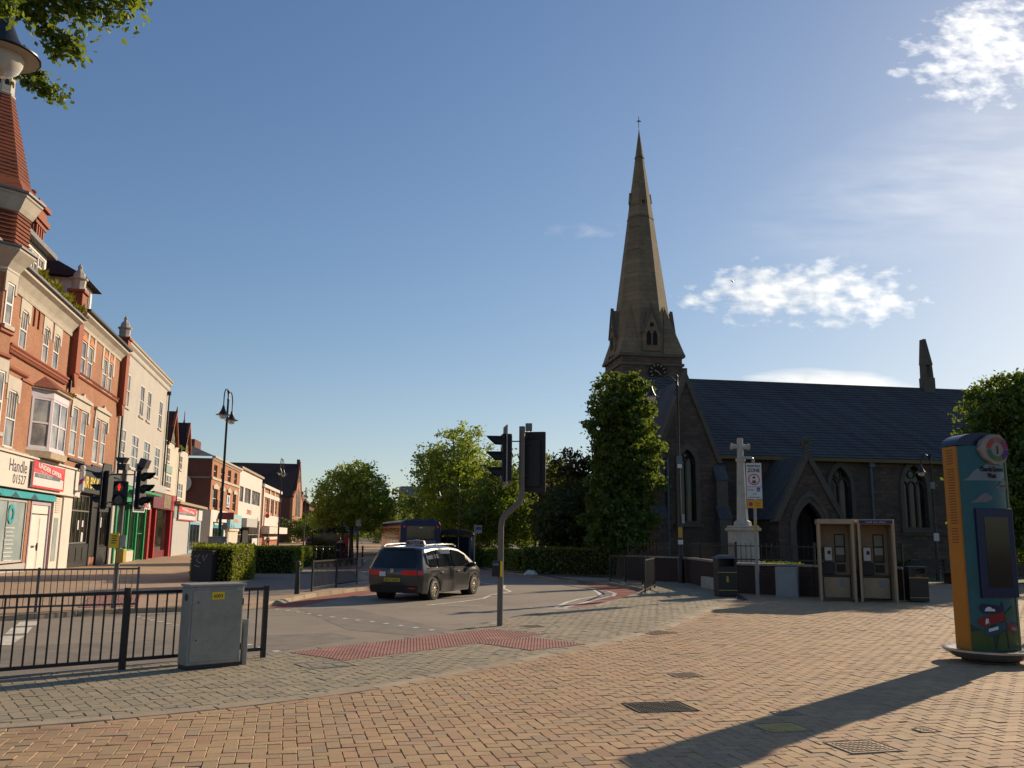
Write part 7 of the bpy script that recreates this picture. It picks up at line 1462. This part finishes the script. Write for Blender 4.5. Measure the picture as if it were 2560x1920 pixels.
def bus(x, y, heading):
    t = thing("single_decker_bus", "dark blue single decker bus driving away down the road", "bus", (x,y,-.1+gz(x,y)), heading); t.scale = (1,1,1.04); m_bus = plain("bus_blue", (0.008,0.014,0.075), 0.3, 0.1, 2); m_brick_refl = plain("bus_brick_reflection", (0.60,0.21,0.06), 0.35, 0.15, 2)  # orange on the bus side is reflected sunlit brick, painted on
    w, l, h = 1.2, 10.2, 2.82; m_bgl = glass("bus_glass_brick_reflection", (0.34,0.11,0.03), 0.08, 0.8, (0.62,0.24,0.08))  # the same brick reflection is tinted into the side panes
    prof = [(-w,.35),(w,.35),(w,h-.25),(w-.1,h-.08),(w-.28,h),(-w+.28,h),(-w+.1,h-.08),(-w,h-.25)]
    mk("body", B().slab(prof, 0, l), m_bus, t, bev=.06); mk("orange_side", B().box(-w-.012,-w,.2,l-.2,.4,2.5), m_brick_refl, t); mk("white_roof_edge", B().box(-w+.02,-w+.12,.2,l-.1,h-.12,h-.02), m_signw, t)
    rw_ = mk("rear_window", B().box(-.85,.85,-.02,0,1.75,2.5), m_glD, t, bev=.02); mk("rear_panel", B().box(-1.0,1.0,-.012,0,.5,1.5), m_bus, t)
    for k in range(6): mk("side_window", B().box(-w-.02,-w-.004,.5+1.6*k,1.95+1.6*k,1.2,2.4), m_bgl, t)
    for s_ in (-1,1):
        mk("tail_light", B().cyl((s_*1.0,-.03,2.45),(s_*1.0,0,2.45),.07,n=10), m_tail, t); mk("tail_light", B().box(s_*1.0-.08,s_*1.0+.08,-.02,0,.6,1.1), m_tail, t)
        for yv in (2.2,7.8):
            wh = mk("wheel", B().cyl((s_*(w-.3),yv,.48),(s_*(w+.01),yv,.48),.48,n=18), m_rub2, t); mk("hub", B().cyl((s_*(w+.01),yv,.48),(s_*(w+.02),yv,.48),.26,n=14), m_gal, wh)
    mk("brake_light", B().box(-.16,.16,-.03,0,1.42,1.68), m_tail, t); text("lettering", "GOLD", .16, m_signw, t, (.32,-.03,1.56), sx_=1.3); text("lettering", "e200", .16, m_signw, t, (-.8,-.03,1.56), shear=.3); mk("badge", B().add([(.14*math.cos(q*.524),-.034,2.4+.04*math.sin(q*.524)) for q in range(12)],[tuple(range(12))]), m_signw, t)
    mk("roof_pod", B().box(.5,.85,.2,1.2,h,h+.12).box(-.5,.2,.6,2.0,h,h+.06), m_bus, t, bev=.02); mk("number_plate", B().box(-.26,.26,-.02,-.012,.75,.86), m_tyel, t)
    return t
bus(-5.35, 53.3, R(14.5))
pc = thing("parked_car", "small dark parked car at the far end of the shop row", "car", (-31.5,142,gz(0,140)), R(9))
b = B().slab([(-2,.25),(2,.25),(2.05,.75),(1.3,.9),(.8,1.4),(-1.2,1.42),(-1.9,.95),(-2.1,.8)],-.85,.85,Matrix.Rotation(R(90),4,'Z')); mk("body", b, m_car, pc, bev=.08); mk("rear_window", B().box(-.6,.6,-1.80,-1.76,.98,1.32,Matrix.Rotation(R(14),4,'X')@Matrix.Translation((0,.2,.35))), m_cgl2, pc)
for sx_ in (-1,1):
    mk("tail_light", B().box(sx_*.7-.1,sx_*.7+.1,-2.12,-2.05,.7,.85), m_tail, pc)
    for yv in (-1.25,1.3): mk("wheel", B().cyl((sx_*.62,yv,.31),(sx_*.88,yv,.31),.31,n=14), m_rub2, pc)
# ---------------------------------------------------------------- people, far off
def person(label, x, y, rz, top, legs, skin_c, hair, stride=.16, h=1.72):
    t = thing("person", label, "person", (x,y,gz(x,y)), rz)
    def skin_mesh(nm, verts, edges, rad, mat, root=0):
        me = bpy.data.meshes.new(nm); me.from_pydata(verts, edges, []); o = bpy.data.objects.new(nm, me); C.objects.link(o); md = o.modifiers.new("skin",'SKIN'); o.modifiers.new("sub",'SUBSURF').levels = 1
        sv = me.skin_vertices[0].data
        for q, r_ in enumerate(rad): sv[q].radius = (r_, r_*.82) if isinstance(r_, float) else r_; sv[q].use_root = q == root
        dg = bpy.context.evaluated_depsgraph_get(); m2 = bpy.data.meshes.new_from_object(o.evaluated_get(dg)); C.objects.unlink(o); bpy.data.objects.remove(o)
        m2.materials.clear(); m2.materials.append(mat); m2.polygons.foreach_set('use_smooth',[True]*len(m2.polygons)); m2.name = nm; n_ = bpy.data.objects.new(nm, m2); C.objects.link(n_); n_.parent = t; return n_
    s = stride
    V = [(0,0,.93),(0,0,1.15),(0,0,1.40),(0,0,1.50),(0,-.01,1.60),(0,-.01,1.70), (.17,0,1.42),(.23,.06,1.14),(.22,-.06,.92),(.22,-.08,.82), (-.17,0,1.42),(-.23,-.05,1.14),(-.22,-.12,.93),(-.22,-.13,.83), (.09,0,.88),(.10,-s*.8,.48),(.10,-s*.5,.07),(.10,-s*.5-.16,.04), (-.09,0,.88),(-.10,s*.3,.48),(-.10,s*1.1,.09),(-.10,s*1.1-.15,.04)]
    E_ = [(0,1),(1,2),(2,3),(3,4),(4,5),(2,6),(6,7),(7,8),(8,9),(2,10),(10,11),(11,12),(12,13),(0,14),(14,15),(15,16),(16,17),(0,18),(18,19),(19,20),(20,21)]
    Rd = [.15,.14,.16,.06,.095,.085,.07,.05,.035,.04,.07,.05,.035,.04,.095,.065,.045,.04,.095,.065,.045,.04]
    skin_mesh("body", V, E_, Rd, skin_c)
    skin_mesh("jacket", V[:3]+[(.17,0,1.42),(.235,.06,1.14),(.22,-.06,.93),(-.17,0,1.42),(-.235,-.05,1.14),(-.22,-.12,.94)], [(0,1),(1,2),(2,3),(3,4),(4,5),(2,6),(6,7),(7,8)], [.185,.17,.185,.09,.068,.052,.09,.068,.052], top)
    skin_mesh("trousers", [(0,0,.93),V[14],V[15],(V[16][0],V[16][1],.12),V[18],V[19],(V[20][0],V[20][1],.13)], [(0,1),(1,2),(2,3),(0,4),(4,5),(5,6)], [.17,.115,.085,.065,.115,.085,.065], legs)
    mk("hair", B().lathe([(.10,1.62),(.108,1.68),(.10,1.75),(.06,1.80),(.01,1.815)],12,Matrix.Translation((0,.015,0))), hair, t, smooth=True); mk("face", B().box(-.035,-.02,-.098,-.09,1.66,1.672).box(.02,.035,-.098,-.09,1.66,1.672).box(-.012,.012,-.115,-.09,1.615,1.65).box(-.025,.025,-.097,-.088,1.585,1.593), plain("features",(0.12,0.05,0.04)), t)
    return t
sk = plain("skin",(0.35,0.20,0.13)); hr = plain("dark_hair",(0.02,0.014,0.01)); kb = plain("black_cloth",(0.012,0.012,0.014),.9); nb = plain("navy_cloth",(0.014,0.018,0.035),.9); pk = plain("pink_cloth",(0.45,0.20,0.17),.9)
person("person in black walking towards the bus shelter under the lone tree", -11.6, 61.5, R(190), kb, kb, sk, hr)
person("person in dark coat among the black bollards on the far pavement", -10.9, 57.0, R(175), kb, nb, sk, hr)
person("person in pink top walking past the white building entrance", -33.9, 125, R(30), pk, kb, sk, hr)
# ---------------------------------------------------------------- overhanging branch close to the camera
br = thing("overhanging_tree", "leafy tree branch hanging down into the top corner above the lamp", "tree", (-10.6,8.3,0), 0)
mk("trunk", B().tube([(0,0,-.2),(.05,0,2),(.0,.05,4.6),(.2,.02,7.8)],[.3,.24,.2,.14],10), m_bark, br)
b = B(); rr = random.Random(77); tw = B()
def spray(P, n, sz, spread=.13):
    P = [Vector(p)-Vector((-10.6,8.3,0)) for p in P]; tw.tube(P,[.016]+[.010]*(len(P)-2)+[.004],5)
    for k in range(n):
        f = rr.random()**.8*(len(P)-1); i = min(int(f),len(P)-2); q = P[i].lerp(P[i+1],f-i); leaf(b, q+Vector((rr.gauss(0,spread),rr.gauss(0,spread),rr.gauss(0,spread*.7)-.04)), sz, rr, .6)
spray([(-10.40,8.32,7.82),(-7.15,7.28,6.98),(-4.94,6.96,6.63),(-4.49,7.29,6.56),(-4.16,7.54,6.49),(-3.69,7.72,6.59)], 1250, 0.065, 0.112)
spray([(-4.94,7.15,6.65),(-4.68,7.29,6.39),(-4.45,7.46,6.36),(-4.24,7.66,6.25),(-4.16,7.70,6.24)], 260, 0.065, 0.056)
spray([(-4.94,7.15,6.65),(-4.68,7.25,6.46),(-4.39,7.53,6.30),(-4.34,7.66,6.15),(-4.11,7.77,6.15)], 330, 0.065, 0.056)
spray([(-4.81,7.28,6.39),(-4.69,7.50,6.04),(-4.58,7.67,5.86),(-4.47,7.76,5.81),(-4.37,7.83,5.80)], 330, 0.065, 0.056)
spray([(-4.69,7.50,6.04),(-4.60,7.63,5.95),(-4.46,7.72,5.91)], 200, 0.065, 0.050)
spray([(-5.46,7.15,6.53),(-4.89,7.31,6.29),(-4.71,7.35,6.34),(-4.34,7.45,6.50),(-3.94,7.59,6.60)], 480, 0.065, 0.062)
spray([(-4.76,7.15,6.59),(-4.38,7.36,6.60),(-3.95,7.54,6.68),(-3.63,7.70,6.71)], 420, 0.065, 0.075)
spray([(-5.59,6.89,6.79),(-5.07,7.09,6.65),(-4.62,6.96,6.79)], 420, 0.065, 0.112)
spray([(-4.6,5.2,6.0),(-3.8,5.45,5.55),(-3.6,5.62,5.38),(-3.57,5.68,5.27)], 420, .05, .055)
mk("twigs", tw, m_bark, br); mk("foliage", b, leafy("near_lime_leaves", (0.06,0.105,0.012), (0.19,0.25,0.028), .55), br, kind='stuff')
# ---------------------------------------------------------------- birds
for q, (x, y, z, s_, lab) in enumerate(((14.95,57.9,18.9,.34,"dark bird flying in front of the long cloud"),)):
    bd = thing("bird", lab, "bird", (x,y,z), R(70)); mk("body", B().tube([(-.6*s_,0,0),(-.35*s_,0,.02),(0,0,.03),(.4*s_,0,.02),(.62*s_,0,.0)],[.02,.05,.07,.045,.01],7).add([(.1*s_,0,.03),(-.15*s_,0,.03),(-.35*s_,.75*s_,.3*s_),(-.1*s_,.62*s_,.28*s_)],[(0,1,2,3)]).add([(.1*s_,0,.03),(-.15*s_,0,.03),(-.35*s_,-.75*s_,.3*s_),(-.1*s_,-.62*s_,.28*s_)],[(3,2,1,0)]), m_blk, bd)
